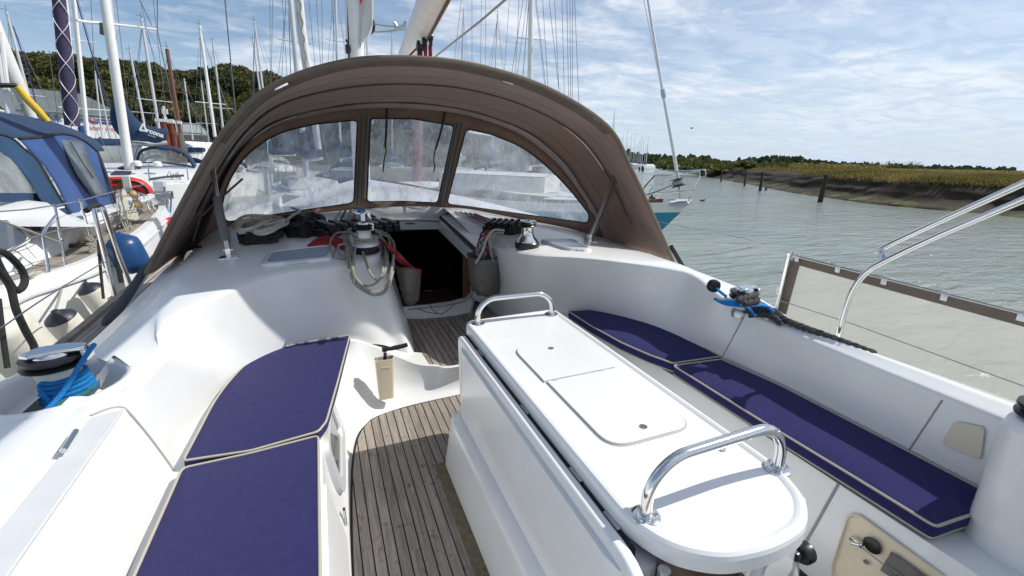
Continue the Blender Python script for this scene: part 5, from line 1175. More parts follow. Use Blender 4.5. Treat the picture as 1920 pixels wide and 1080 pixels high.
# loose things on the neighbour
pp = []
for k in range(12):
    a = rnd.uniform(-10, 10); b = rnd.uniform(-8, 8)
    pp.append([px(235+a*.4, 352, -2.6), px(232+a, 380, -2.55), px(240+b*1.5, 410, -2.5), px(252+a*1.2, 400+b, -2.5), px(256+b, 370, -2.55), px(240+a*.5, 352, -2.6)])
for k in range(4): pp.append([px(218+k*3, 362, -2.55), px(222+k*5, 400, -2.55), px(240+k*4, 440, -2.5), px(255+k*2, 470, -2.45)])
strands('tangled_lines', pp, .009, 'rope_w', 'tangle of cream lines hung on the pushpit of the yacht with the blue tent', loc=None)
for (x, y, r) in ((257, 385, .072), (250, 364, .055)):
    tag(ob('float', MB().lathe([(0, -r), (r*.5, -r*.88), (r*.85, -r*.5), (r, 0), (r*.85, r*.5), (r*.5, r*.88), (0, r)], px(x, y, -2.5), 18), 'brass'), 'round buff float hung among the tangled cream lines' if r > .06 else 'smaller buff float just above the round one in the tangled lines', 'float')
strands('deck_line', [[px(52+rnd.uniform(-3, 3), 518, -2.5), px(60+rnd.uniform(0, 20), 508+rnd.uniform(0, 8), -2.5), px(75+rnd.uniform(-5, 10), 512+rnd.uniform(0, 6), -2.5), px(62+rnd.uniform(-5, 5), 520, -2.5)] for k in range(5)], .011, 'rope_w', 'cream line heaped on the gunwale of the neighbouring yacht', loc=None)
strands('wire_bundle', [[px(163+rnd.uniform(-3, 5), 440+k*3, -2.42), px(176+rnd.uniform(-4, 4), 446+k*3, -2.4), px(168, 452+k*3, -2.42)] for k in range(8)], .008, 'rope_g', 'small hank of line tied to a stanchion of the neighbouring yacht', loc=None)
# fenders between the hulls
def fender(c, r, L, ax, label, m='fender', capm='navy_rope', cap=True, grp='fenders between the two hulls'):
    ax = np.array(ax, float); ax /= np.linalg.norm(ax); u = np.cross(ax, (0, 0, 1)); 
    if np.linalg.norm(u) < .1: u = np.cross(ax, (1, 0, 0))
    u /= np.linalg.norm(u); w = np.cross(ax, u); t = thing('fender', label, 'fender', tuple(c), group=grp); F = (u, w, ax)
    prof = [(0, -L/2-.01), (r*.45, -L/2)]+[(r*math.sin(a), -L/2+r*.6-r*.6*math.cos(a)) for a in (.6, .95, 1.3, 1.57)]+[(r, 0)]+[(r*math.sin(a), L/2-r*.6+r*.6*math.cos(a)) for a in (1.57, 1.3, .95, .6)]+[(r*.45, L/2), (0, L/2+.01)]
    ob('body', MB().lathe(prof, c, 28, F), m, t, sharp=60)
    if cap: ob('cap', MB().lathe([(r*.98, L/2-r*.5), (r*.9, L/2-r*.30), (r*.5, L/2), (r*.26, L/2+r*.14), (r*.2, L/2+r*.26), (0, L/2+r*.28)], np.array(c)+ax*.012, 24, F), 'black' if capm == 'black' else capm, t, sharp=60)
    e = np.array(c)+ax*(L/2+(r*.26 if cap else 0)); return t, e
M['navy_cap'] = mat('navy_vinyl_cap', (.016, .02, .03), .45)
t_, e = fender(px(152, 640, -2.08), .115, .62, (-.22, -.30, 1), 'large grubby white fender with a black conical cap hanging on the neighbour hull', capm='navy_cap')
rope('fender_line', [e, (e+px(118, 530, -2.46))/2+np.array([0, 0, -.01]), px(118, 530, -2.46)], .010, 'rope_g', 'line holding the large capped fender to the neighbour gunwale')
t_, e = fender(px(196, 575, -2.12), .105, .50, (-.3, -.2, 1), 'second white fender with a small black cap, further along by the chrome gate stanchion', capm='navy_cap')
rope('fender_line', [e, px(160, 515, -2.4), px(145, 498, -2.45)], .010, 'rubber', 'black line from the small-capped fender up to the gunwale')
t_, e = fender(px(241, 478, -2.02), .16, .40, (-.25, .05, 1), 'round dark blue fender hanging beside the chrome gate stanchions', m='fender_b', capm='fender_b')
rope('fender_line', [e, px(212, 432, -2.4), px(205, 420, -2.45)], .008, 'rubber', 'line from the dark blue fender up to the neighbour guard wire')
t_, e = fender(px(40, 655, -2.05), .17, .66, (-.1, -.5, 1), 'big dirty white fender squeezed at the left edge between the two yachts', cap=False)
t_, e = fender(px(262, 415, -2.7), .001, .01, (0, 0, 1), 'x') if False else (None, None)

# =================================================================== WATER AND SHORES (true level world)
def wmat():
    m = bpy.data.materials.new('river_water'); m.use_nodes = True; t = m.node_tree; b = t.nodes['Principled BSDF']
    b.inputs['Base Color'].default_value = (.135, .155, .105, 1); b.inputs['Roughness'].default_value = .10; b.inputs['IOR'].default_value = 1.33
    g = t.nodes.new('ShaderNodeNewGeometry')
    def nz(sc, rot, scale, det, dist=0.):
        mp_ = t.nodes.new('ShaderNodeMapping'); mp_.inputs['Scale'].default_value = sc; mp_.inputs['Rotation'].default_value = (0, 0, rot); t.links.new(g.outputs['Position'], mp_.inputs[0])
        n = t.nodes.new('ShaderNodeTexNoise'); n.inputs['Scale'].default_value = scale; n.inputs['Detail'].default_value = det; n.inputs['Distortion'].default_value = dist; n.inputs['Roughness'].default_value = .55; t.links.new(mp_.outputs[0], n.inputs[0]); return n.outputs[0]
    r_ = R_(-35)
    a = nz((1, 3.2, 1), r_, .55, 3, .6); c = nz((1, 2.4, 1), r_+.25, 2.6, 5, .8); d = nz((1, 1.3, 1), r_, 11, 4)
    b1 = t.nodes.new('ShaderNodeBump'); b1.inputs['Strength'].default_value = .55; b1.inputs['Distance'].default_value = .30; t.links.new(a, b1.inputs['Height'])
    b2 = t.nodes.new('ShaderNodeBump'); b2.inputs['Strength'].default_value = .55; b2.inputs['Distance'].default_value = .10; t.links.new(c, b2.inputs['Height']); t.links.new(b1.outputs[0], b2.inputs['Normal']); pw = nz((1, 2.6, 1), r_, .07, 3, 1.2); mp2 = t.nodes.new('ShaderNodeMapRange'); mp2.inputs[1].default_value = .35; mp2.inputs[2].default_value = .65; mp2.inputs[3].default_value = .25; mp2.inputs[4].default_value = .75; t.links.new(pw, mp2.inputs[0]); t.links.new(mp2.outputs[0], b2.inputs['Strength'])
    b3 = t.nodes.new('ShaderNodeBump'); b3.inputs['Strength'].default_value = .55; b3.inputs['Distance'].default_value = .02; t.links.new(d, b3.inputs['Height']); t.links.new(b2.outputs[0], b3.inputs['Normal'])
    t.links.new(b3.outputs[0], b.inputs['Normal'])
    n = nz((1, 2, 1), r_, .12, 4, .5); mx = t.nodes.new('ShaderNodeMixRGB'); mr = t.nodes.new('ShaderNodeMapRange'); mr.inputs[1].default_value = .35; mr.inputs[2].default_value = .65; t.links.new(n, mr.inputs[0]); t.links.new(mr.outputs[0], mx.inputs[0])
    mx.inputs[1].default_value = (.20, .245, .225, 1); mx.inputs[2].default_value = (.26, .29, .255, 1); t.links.new(mx.outputs[0], b.inputs['Base Color'])
    return m
M['water'] = wmat()
mb = MB('W'); mb.add([(-3000, -3000, WATER), (3000, -3000, WATER), (3000, 3000, WATER), (-3000, 3000, WATER)], [(0, 1, 2, 3)])
struct('river', mb, 'water')
struct('sea_bed_horizon', MB('W').add([(-5000, -5000, WATER-.5), (5000, -5000, WATER-.5), (5000, 5000, WATER-.5), (-5000, 5000, WATER-.5)], [(0, 1, 2, 3)]), mat('far_ground', (.10, .11, .06), .9))
def edgeW(L): return [wz(x, y, WATER) for x, y in L]
wl = edgeW([(1234, 318.5), (1262, 321), (1300, 327), (1345, 335), (1400, 345), (1450, 355), (1500, 364), (1560, 372), (1620, 381), (1700, 389), (1780, 396), (1850, 401), (1920, 409)])
dr = wl[-1]-wl[-3]; dr /= np.linalg.norm(dr)
wl += [wl[-1]+dr*6, wl[-1]+dr*14+np.array([3, 0, 0]), wl[-1]+dr*40]
wl = cr(wl, 6)
cen = np.mean(wl, axis=0)
def outward(P):
    o = []
    for i in range(len(P)):
        d = P[min(i+1, len(P)-1)]-P[max(i-1, 0)]; d = np.array([d[0], d[1], 0]); d /= np.linalg.norm(d); n = np.array([-d[1], d[0], 0])
        if n.dot(P[i]-EYE) < 0: n = -n
        o.append(n)
    return o
on = outward(wl)
# smooth the outward directions
on = [sum(on[max(0, i-6):i+7])/len(on[max(0, i-6):i+7]) for i in range(len(on))]
Lb = 1.95
prof = [(-.6, -.3), (0, .0), (.4, .14), (1.0, .28), (1.5, .52), (1.9, .82), (2.3, 1.12), (2.6, 1.42), (3.1, 1.64), (3.9, 1.76), (5.5, 1.86), (9, 1.95)]
rows = []
for k, (dx, h) in enumerate(prof):
    r = []
    for i, (p, n) in enumerate(zip(wl, on)):
        D = np.linalg.norm((p-EYE)[:2]); s = 1.0 if D < 60 else 1+(D-60)/200
        j = noise.noise(Vector((p[0]*.35, p[1]*.35, k*.7)))*.5; j2 = noise.noise(Vector((p[0]*1.3, p[1]*1.3, k*1.3)))
        r.append(p+n*((dx+j*(.9 if 1 < k < 10 else 0)+j2*.45*(1 < k < 9))*s)+np.array([0, 0, h+(j2*.12 if 1 < k < 9 else 0)*1]))
    rows.append(r)
mudm = mat('river_mud', (.024, .017, .011), .8, col2=(.060, .044, .028), vscale=1.2, bump=1, bscale=5, spec=.2)
t = mudm.node_tree; b = t.nodes['Principled BSDF']; src = b.inputs['Base Color'].links[0].from_socket
g = t.nodes.new('ShaderNodeNewGeometry'); sp_ = t.nodes.new('ShaderNodeSeparateXYZ'); t.links.new(g.outputs['Position'], sp_.inputs[0])
mr = t.nodes.new('ShaderNodeMapRange'); mr.inputs[1].default_value = WATER+.62; mr.inputs[2].default_value = WATER+.25; t.links.new(sp_.outputs[2], mr.inputs[0])
n = t.nodes.new('ShaderNodeTexNoise'); n.inputs['Scale'].default_value = .28; n.inputs['Detail'].default_value = 7; n.inputs['Roughness'].default_value = .7; t.links.new(g.outputs['Position'], n.inputs[0])
m2_ = t.nodes.new('ShaderNodeMapRange'); m2_.inputs[1].default_value = .50; m2_.inputs[2].default_value = .60; t.links.new(n.outputs[0], m2_.inputs[0])
mu = t.nodes.new('ShaderNodeMath'); mu.operation = 'MULTIPLY'; t.links.new(mr.outputs[0], mu.inputs[0]); t.links.new(m2_.outputs[0], mu.inputs[1])
mx = t.nodes.new('ShaderNodeMixRGB'); t.links.new(mu.outputs[0], mx.inputs[0]); t.links.new(src, mx.inputs[1]); mx.inputs[2].default_value = (.10, .13, .03, 1); t.links.new(mx.outputs[0], b.inputs['Base Color'])
struct('mud_bank', MB('W').grid(smooth_rows(rows, 3)), mudm, sharp=60)
grm = mat('marsh_ground', (.15, .125, .05), .95, col2=(.26, .205, .085), vscale=.12, bump=.6, bscale=3, detail=10)
rows2 = []
for dx, h in ((3.6, 1.60), (4.3, 1.80), (5.5, 1.90), (9, 1.98), (18, 2.1), (40, 2.5), (100, 3.2), (260, 4.2), (600, 4.6)):
    rows2.append([p+n*dx*(1.0 if np.linalg.norm((p-EYE)[:2]) < 60 else 1.3)+np.array([0, 0, h+noise.noise(Vector((p[0]*.08, p[1]*.08, dx)))*.18]) for p, n in zip(wl, on)])
struct('marsh', MB('W').grid(rows2), grm, sharp=80)
# marsh grass: one object of blades
rg = np.random.default_rng(5)
def leafmesh(name, pos, size, up_bias, parent=None, material=None, elong=1.0, fr='W', normal_bias=None):
    n = len(pos); d = rg.normal(size=(n, 3)); d[:, 2] = np.abs(d[:, 2])*0+d[:, 2]*(.4 if up_bias else 1)
    a = d/np.linalg.norm(d, axis=1)[:, None]
    if up_bias:
        u = np.column_stack([rg.normal(0, .28, n), rg.normal(0, .28, n), np.ones(n)]); u /= np.linalg.norm(u, axis=1)[:, None]
    else:
        u = rg.normal(size=(n, 3)); u -= a*(u*a).sum(1)[:, None]; u /= np.linalg.norm(u, axis=1)[:, None]
    w = np.cross(a, u); w /= np.maximum(1e-6, np.linalg.norm(w, axis=1))[:, None]
    sz = (size*(.6+.8*rg.random(n)))[:, None]
    v0 = pos-w*sz*.5; v1 = pos+w*sz*.5; v2 = pos+w*sz*(.06 if up_bias else .4)+u*sz*elong; v3 = pos-w*sz*(.06 if up_bias else .4)+u*sz*elong
    V = np.stack([v0, v1, v2, v3], 1).reshape(-1, 3)
    me = bpy.data.meshes.new(name); me.vertices.add(len(V)); me.vertices.foreach_set('co', V.ravel()); me.loops.add(4*n); me.loops.foreach_set('vertex_index', np.arange(4*n))
    me.polygons.add(n); me.polygons.foreach_set('loop_start', np.arange(0, 4*n, 4)); me.polygons.foreach_set('loop_total', np.full(n, 4)); me.update(); me.validate()
    if material: me.materials.append(material)
    o = bpy.data.objects.new(name, me); C.objects.link(o); return o
def foliage(name, c1, c2, c3, sc=.5):
    m = bpy.data.materials.new(name); m.use_nodes = True; t = m.node_tree; b = t.nodes['Principled BSDF']; b.inputs['Roughness'].default_value = .7; b.inputs['Specular IOR Level'].default_value = .2
    g = t.nodes.new('ShaderNodeNewGeometry'); n = t.nodes.new('ShaderNodeTexNoise'); n.inputs['Scale'].default_value = sc; n.inputs['Detail'].default_value = 8; n.inputs['Roughness'].default_value = .7; t.links.new(g.outputs['Position'], n.inputs[0])
    cr_ = t.nodes.new('ShaderNodeValToRGB'); e = cr_.color_ramp.elements; e[0].position = .3; e[0].color = (*c1, 1); e[1].position = .7; e[1].color = (*c3, 1); k = e.new(.5); k.color = (*c2, 1)
    t.links.new(n.outputs[0], cr_.inputs[0]); t.links.new(cr_.outputs[0], b.inputs['Base Color'])
    tl = t.nodes.new('ShaderNodeBsdfTranslucent'); t.links.new(cr_.outputs[0], tl.inputs[0]); mx = t.nodes.new('ShaderNodeMixShader'); mx.inputs[0].default_value = .25
    t.links.new(b.outputs[0], mx.inputs[1]); t.links.new(tl.outputs[0], mx.inputs[2]); t.links.new(mx.outputs[0], t.nodes['Material Output'].inputs[0]); return m
M['grass'] = foliage('marsh_grass', (.12, .125, .034), (.25, .20, .065), (.40, .29, .12), .12)
pos = []; sz = []
Wl = np.array(wl); On = np.array(on)
Ds = np.linalg.norm((Wl-EYE)[:, :2], axis=1)
for q_ in range(110000):
    u = rg.random()*(len(wl)-1.01); i = int(u); f = u-i; p = Wl[i]*(1-f)+Wl[i+1]*f; n = On[i]
    dx = 2.7+rg.exponential(7.0) if rg.random() < .7 else 2.7+rg.random()*90
    k = 1.0 if Ds[i] < 60 else 1.25
    h = np.interp(dx, [2.7, 3.6, 5.5, 9, 18, 40, 100], [1.45, 1.72, 1.86, 1.95, 2.08, 2.46, 3.15])
    pos.append(p+n*dx*k+np.array([0, 0, h-.08])); sz.append(.14+.13*rg.random()+.003*min(60, np.linalg.norm((pos[-1]-EYE)[:2])))
o = leafmesh('marsh_grass', np.array(pos), np.array(sz)*.55, True, material=M['grass'], elong=1.5); tag(o, 'tan and green grass over the marsh', 'grass', kind='stuff')
# timber piles in front of the bank
for (xt, yt, xb, yb, r, lb) in ((1550, 328, 1537, 379, .16, 'tall leaning dark timber post in the water before the green mud, nearest of the row'),
                           (1430, 322, 1425, 358, .13, 'dark timber post at the foot of the bank, second from the right of the row'),
                           (1399, 318, 1396, 349, .10, 'dark timber post by the mud bank, third from the right of the row'),
                           (1354, 313, 1352, 341, .10, 'dark thin timber post by the mud bank left of the others'),
                           (1437, 352, 1435, 357, .10, 'short dark stump just right of a taller post'),
                           (1205, 311, 1205, 321, .35, 'thick dark post at the river bend before the moored boats'),
                           (1199, 313, 1199, 320, .25, 'thin dark post left of the thick one at the river bend')):
    B = wz(xb, yb, WATER); D = np.linalg.norm((B-EYE)[:2]); T = wd(xt, yt, D)
    tag(ob('timber_post', MB('W').tube([B-np.array([0, 0, .5]), B*.5+T*.5+np.array([.02, 0, 0]), T], [r*1.1, r, r*.85], 9), 'pile', sharp=40), lb, 'post', 'old timber posts along the mud bank')
# =================================================================== TREES
M['leaf_oak'] = foliage('oak_leaves', (.030, .042, .015), (.075, .085, .028), (.19, .150, .055), .25)
M['leaf_far'] = foliage('far_leaves', (.030, .045, .022), (.05, .07, .03), (.09, .10, .045), .05)
M['leaf_scrub'] = foliage('scrub_leaves', (.045, .06, .018), (.10, .115, .032), (.18, .17, .055), .25)
def crown_pts(n, seed, blobs=16, flat=.75):
    g = np.random.default_rng(seed); P = []
    cs = []
    for k in range(blobs):
        a = g.random()*6.283; r = .62*math.sqrt(g.random()); z = g.random()**.8*.75*math.cos(r*1.4); cs.append((r*math.cos(a), r*math.sin(a), z, .24+.17*g.random()))
    cs.append((0, 0, .35, .5))
    tot = sum(c[3]**2 for c in cs)
    for c in cs:
        k = int(n*c[3]**2/tot); d = g.normal(size=(k, 3)); d /= np.linalg.norm(d, axis=1)[:, None]
        rr = c[3]*(1-.28*g.random(k)**2); P.append(np.array(c[:3])+d*rr[:, None]*np.array([1, 1, flat]))
    return np.concatenate(P), cs
def make_tree(seed, n, leaf, matl, label, cat='tree', trunk=True, grp=None, flat=.75, name='oak_tree'):
    P, cs = crown_pts(n, seed, flat=flat)
    root = bpy.data.objects.new(name, None); C.objects.link(root); tag(root, label, cat, grp)
    o = leafmesh('crown', P, np.full(len(P), leaf), False, material=matl, elong=.9); o.parent = root
    # dark inner mass so the sky only shows near the rim
    mb = MB('L')
    for c in cs:
        r = c[3]*.80; m = 6; mb.lathe([(r*math.sin(math.pi*i/m), -r*flat*math.cos(math.pi*i/m)) for i in range(m+1)], c[:3], 8)
    q_ = ob('limbs', mb, matl, None, sharp=180); q_.parent = root; q_.name = 'inner_foliage'
    if trunk:
        mb = MB('L'); mb.tube([(0, 0, -.95), (.02, 0, -.5), (0, .02, 0), (.03, 0, .4)], [.07, .05, .04, .02], 8)
        for a in range(5): mb.tube([(0, 0, -.35+.08*a), (.3*math.cos(a*1.3), .3*math.sin(a*1.3), .05+.05*a), (.5*math.cos(a*1.3), .5*math.sin(a*1.3), .2+.05*a)], [.03, .02, .01], 6)
        w = ob('trunk', mb, 'bark'); w.parent = root
    return root
protos = [make_tree(s, 15000, .043, M['leaf_oak'], 'x', grp='woodland trees on the slope behind the marina') for s in (1, 2, 3, 4)]
used = set()
wood = []
spots = []
crest = [(-60, 70), (0, 80), (40, 86), (85, 92), (130, 98), (172, 98), (205, 108), (248, 108), (285, 112), (318, 138), (345, 128), (382, 132), (420, 118), (455, 118), (492, 128), (525, 138), (560, 150), (600, 158), (650, 170), (700, 178), (760, 190), (830, 200)]
for i, (x, y) in enumerate(crest): spots.append((x, y, 118+6*((i*7) % 3), 7.4, 0))
for i in range(15): spots.append((-70+i*48, 128+i*2.5+6*((i*5) % 4), 104+3*((i*3) % 3), 6.6, 1))
for i in range(14): spots.append((-50+i*55, 170+i*2+6*((i*3) % 3), 92+3*(i % 2), 5.6, 2))
ORD = ['first', 'second', 'third', 'fourth', 'fifth', 'sixth', 'seventh', 'eighth', 'ninth', 'tenth', 'eleventh', 'twelfth', 'thirteenth', 'fourteenth', 'fifteenth', 'sixteenth', 'seventeenth', 'eighteenth', 'nineteenth', 'twentieth', 'twenty-first', 'twenty-second', 'twenty-third', 'twenty-fourth', 'twenty-fifth', 'twenty-sixth']; cnt_ = [0, 0, 0]
descr = ['tall oak on the skyline of the wood', 'mid-slope oak in the wood', 'low oak at the foot of the wood']
for i, (x, y, D, s, rowi) in enumerate(spots):
    T = wd(x, y, D); pr_ = protos[i % 4]
    r = pr_ if (i % 4) not in used else copy_tree(pr_); used.add(i % 4)
    s *= rnd.uniform(.9, 1.12); r.location = (T[0], T[1], T[2]-s*.92); r.scale = (s, s, s); r.rotation_euler = (0, 0, rnd.uniform(0, 6)); r['group'] = 'woodland trees on the slope behind the marina'
    cnt_[rowi] += 1; r['label'] = descr[rowi]+', '+ORD[cnt_[rowi]-1]+' from the left'
    r['category'] = 'tree'
# slope under the wood
rows = []
for D, z in ((60, WATER+1.0), (80, WATER+1.6), (95, 3.5), (110, 8), (125, 13), (150, 18), (260, 20)):
    rows.append([wd(x, 300, D)*np.array([1, 1, 0])+np.array([0, 0, (z+.7)*max(.0, min(1, 1.15-max(0, x-250)/1000))-.7]) for x in range(-400, 1100, 60)])
struct('wooded_slope', MB('W').grid(rows), mat('woodland_floor', (.03, .035, .015), .95, var=.3, vscale=.2), sharp=80)
rows = []
for D, z in ((42, WATER-.5), (43, WATER+.9), (50, WATER+1.0), (62, WATER+1.0)): rows.append([wd(x, 300, D)*np.array([1, 1, 0])+np.array([0, 0, z]) for x in range(-400, 900, 50)])
struct('quay', MB('W').grid(rows), mat('quay_shingle', (.16, .15, .12), .9, var=.3, vscale=1), sharp=60)
# far shore: tree line and scrub
def masstrees(name, L, D, depth, hscale, leaf, n, matl, label):
    P = []
    for k in range(n):
        u = rg.random()*(len(L)-1); i = int(u); f = u-i; x = L[i][0]*(1-f)+L[i+1][0]*f; yt = L[i][1]*(1-f)+L[i+1][1]*f; yb = L[i][2]*(1-f)+L[i+1][2]*f
        bump_ = 1+.35*noise.noise(Vector((x*.11, D*.1, 0)))+.2*noise.noise(Vector((x*.4, 1, 0)))
        t = rg.random()**.8; y = yb+(yt-yb)*bump_*t; P.append(wd(x, y, D+depth*(rg.random()+t*.5)))
    o = leafmesh(name, np.array(P), np.full(n, leaf), False, material=matl, elong=.9); return tag(o, label, cat_ := None, kind='stuff')
masstrees('far_woods', [(1140, 283, 305), (1165, 283, 308), (1190, 291, 310), (1230, 294, 310), (1290, 296, 311), (1320, 296, 311), (1345, 305, 313), (1370, 308, 314), (1400, 300, 315), (1430, 299, 316), (1460, 297, 317), (1495, 299, 318), (1530, 305, 319), (1560, 308, 320), (1640, 311, 321), (1760, 316, 323), (1900, 321, 326)], 430, 60, 1, 3.0, 9000, M['leaf_far'], 'distant woods beyond the marsh')
masstrees('scrub', [(1232, 304, 312), (1260, 301, 314), (1300, 300, 316), (1330, 303, 318), (1360, 308, 318), (1400, 309, 319), (1440, 310, 320), (1500, 309, 320)], 95, 14, 1, .55, 9000, M['leaf_scrub'], 'olive scrub growing on the bank at the river bend')
masstrees('tall_grass', [(1480, 309, 318), (1520, 307, 320), (1560, 309, 322), (1620, 311, 322), (1660, 313, 322)], 75, 12, 1, .22, 6000, M['grass'], 'pale tall grass on the crest of the marsh')
bsh = make_tree(21, 2600, .06, M['leaf_scrub'], 'olive bush standing up on the marsh skyline right of the pulpit boat', 'bush', name='bush', trunk=False, flat=.9)
T = wd(1403, 293, 90); bsh.location = (T[0], T[1], T[2]-1.9); bsh.scale = (2.3, 2.3, 1.5)
for x, y, s in ((1672, 300, .9), (1715, 300, .8)):
    r = make_tree(22, 420, .055, M['grass'], 'x', 'bush', name='bush', trunk=False, flat=.9); [bpy.data.objects.remove(c_) for c_ in list(r.children) if c_.name.startswith('inner')]; T = wd(x, y, 60); r.location = (T[0], T[1], T[2]-s*.75); r.scale = (s*1.2, s*1.2, s*.7); r['label'] = 'thin pale bush on the marsh crest, '+('left' if x < 1700 else 'right')+' one of a pair above the green mud'; r['group'] = 'pale bushes on the marsh crest'
# =================================================================== MARINA
def text(s, size, origin, ex, m, parent=None, name='lettering', ez=(0, 0, 1), bold=0.0, ext=.01):
    cu = bpy.data.curves.new(name, 'FONT'); cu.body = s; cu.size = size; cu.extrude = ext; cu.offset = bold; cu.resolution_u = 3
    tmp = bpy.data.objects.new('tmp', cu); C.objects.link(tmp); dg = bpy.context.evaluated_depsgraph_get(); me = bpy.data.meshes.new_from_object(tmp.evaluated_get(dg))
    bpy.data.objects.remove(tmp); ex = np.array(ex, float); ex /= np.linalg.norm(ex); ez = np.array(ez, float); ez -= ez.dot(ex)*ex; ez /= np.linalg.norm(ez)
    mb = MB('W'); mb.add([np.array(origin)+ex*v.co[0]+ez*v.co[1]+np.cross(ex, ez)*v.co[2] for v in me.vertices], [tuple(p.vertices) for p in me.polygons])
    return ob(name, mb, m, parent)
def hull_mb(c, h, L, Bm, fb, fr='W', stern=.75):
    """sailing yacht hull: c centre at the water, h heading (rad), L length, Bm half beam, fb freeboard"""
    f = np.array([math.cos(h), math.sin(h), 0]); s = np.array([-f[1], f[0], 0]); rows = []
    for t in np.linspace(-1, 1, 13):
        b = Bm*(1-max(0, t)**2.3)*(1-(1-stern)*max(0, -t)**2); sheer = fb*(1+.12*t*t+.10*max(0, t))
        rows.append([c+f*t*L/2*(.94 if False else 1)+s*b*k*w+np.array([0, 0, z]) for k, w, z in ((-1, .55, -.3), (-1, .93, .15), (-1, 1.0, sheer*.7), (-1, .99, sheer), (0, 0, sheer+.05), (1, .99, sheer), (1, 1.0, sheer*.7), (1, .93, .15), (1, .55, -.3))])
    mb = MB(fr).grid(rows); mb.add(rows[0], [tuple(range(9))]); return mb, f, s
def moored(x, yt, D, xb, yb, label, r=.075, hd=0.0, L=9.5, hullm='gel', coverm='navy_tent', spr=1, hullz=1.15, mastm='alu', stays=True, hood=True, boom=True, topz=None, grp='yachts moored in the marina'):
    B = wd(xb, yb, D); T = wd(x, yt, D)
    d = (T-B)/np.linalg.norm(T-B)
    base = B+d*((WATER+hullz-B[2])/d[2]); c = np.array([base[0], base[1], WATER])
    if T[2]-base[2] < 6: pass
    t = bpy.data.objects.new('moored_yacht', None); C.objects.link(t); t.location = c; tag(t, label, 'yacht', grp)
    mb, f, s = hull_mb(c-np.array([math.cos(hd), math.sin(hd), 0])*L*.08, hd, L, L*.16, hullz-.15); ob('hull', mb, hullm, t, sharp=40)
    z0 = hullz-.1; cc = c+np.array([0, 0, z0])
    rows = [[cc+f*a*L+s*b*L*k+np.array([0, 0, z]) for k, z in ((-1, 0), (-.93, .30), (-.6, .36), (0, .40), (.6, .36), (.93, .30), (1, 0))] for a, b in ((-.16, .10), (-.155, .105), (.0, .11), (.13, .08), (.2, .045), (.23, .02))]
    cb = ob('cabin', MB('W').grid(rows).add(rows[0], [tuple(range(7))]), 'gel', t, sharp=40)
    wmb = MB('W')
    for k in (-1, 1):
        for a in (-.10, -.02, .06):
            q0 = cc+f*a*L+s*L*.107*k*(1 if a < .05 else .92)+np.array([0, 0, .17]); wmb = MB('W').box(q0, (L*.05, .03, .12), (f, s, (0, 0, 1))); ob('cabin_window', wmb, 'smoke', cb)
    ob('mast', MB('W').tube([base, T], [r, r*.8], 12), mastm, t, sharp=80)
    H = T-base
    for k in range(spr):
        q0 = base+H*(.48 if spr == 1 else .34+.33*k); w = L*.085*(1-.25*k); ob('spreader', MB('W').tube([q0-s*w-f*.1, q0, q0+s*w-f*.1], .022, 6), mastm, t)
    if stays:
        for k in (-1, 1):
            w = L*.085; sp = base+H*(.48 if spr == 1 else .34)+s*k*w-f*.1
            ob('shroud', MB('W').tube([base+s*k*L*.12, sp, base+H*.97], .009, 5), 'wire', t); ob('lower_shroud', MB('W').tube([base+s*k*L*.11-f*.3, base+H*(.47 if spr == 1 else .33)], .009, 5), 'wire', t)
        ob('forestay', MB('W').tube([c+f*L*.40+np.array([0, 0, hullz]), base+H*.97], .014, 6), 'wire', t)
        ob('backstay', MB('W').tube([c-f*L*.55+np.array([0, 0, hullz]), T], .009, 5), 'wire', t)
    ob('mast_head', MB('W').tube([T, T+np.array([0, 0, .35])], .010, 5).tube([T+np.array([0, 0, .12])-s*.05, T+np.array([0, 0, .12])+s*.22], .010, 5), 'black', t)
    if boom:
        b0 = base+np.array([0, 0, 1.0]); b1 = b0-f*L*.36+np.array([0, 0, .12]); n_ = 8; path = [b0*(1-i/n_)+b1*(i/n_)+np.array([0, 0, .12-.06*i/n_]) for i in range(n_+1)]
        ob('boom', MB('W').tube([b0-np.array([0, 0, .1]), b1-np.array([0, 0, .1])], .06, 8), mastm, t); ob('sail_cover', MB('W').tube([base+np.array([0, 0, 2.0])]+path, [.10, .20]+[.19-.010*i for i in range(n_)], 10), coverm, t)
    if hood:
        rows = [[cc-f*L*(.16+.0*j+.07*(j/4))+s*L*.10*math.cos(a)+np.array([0, 0, .25+.62*math.sin(a)*(1 if j else .55)]) for a in np.linspace(0, math.pi, 11)] for j in range(5)]
        ob('sprayhood', MB('W').grid(rows), coverm, t, sharp=80)
    # pulpit and guard wires
    for k in (-1, 1):
        P = [c+f*L*a+s*L*.155*(1-max(0, a*2)**2.3)*k+np.array([0, 0, hullz+.55]) for a in (-.5, -.3, -.1, .1, .25, .38)]
        ob('guard_wire', MB('W').tube(P, .009, 5), 'steel', t)
        for p in P: ob('stanchion', MB('W').tube([p-np.array([0, 0, .6]), p], .014, 5), 'steel', t)
    return t, base, T, f, s
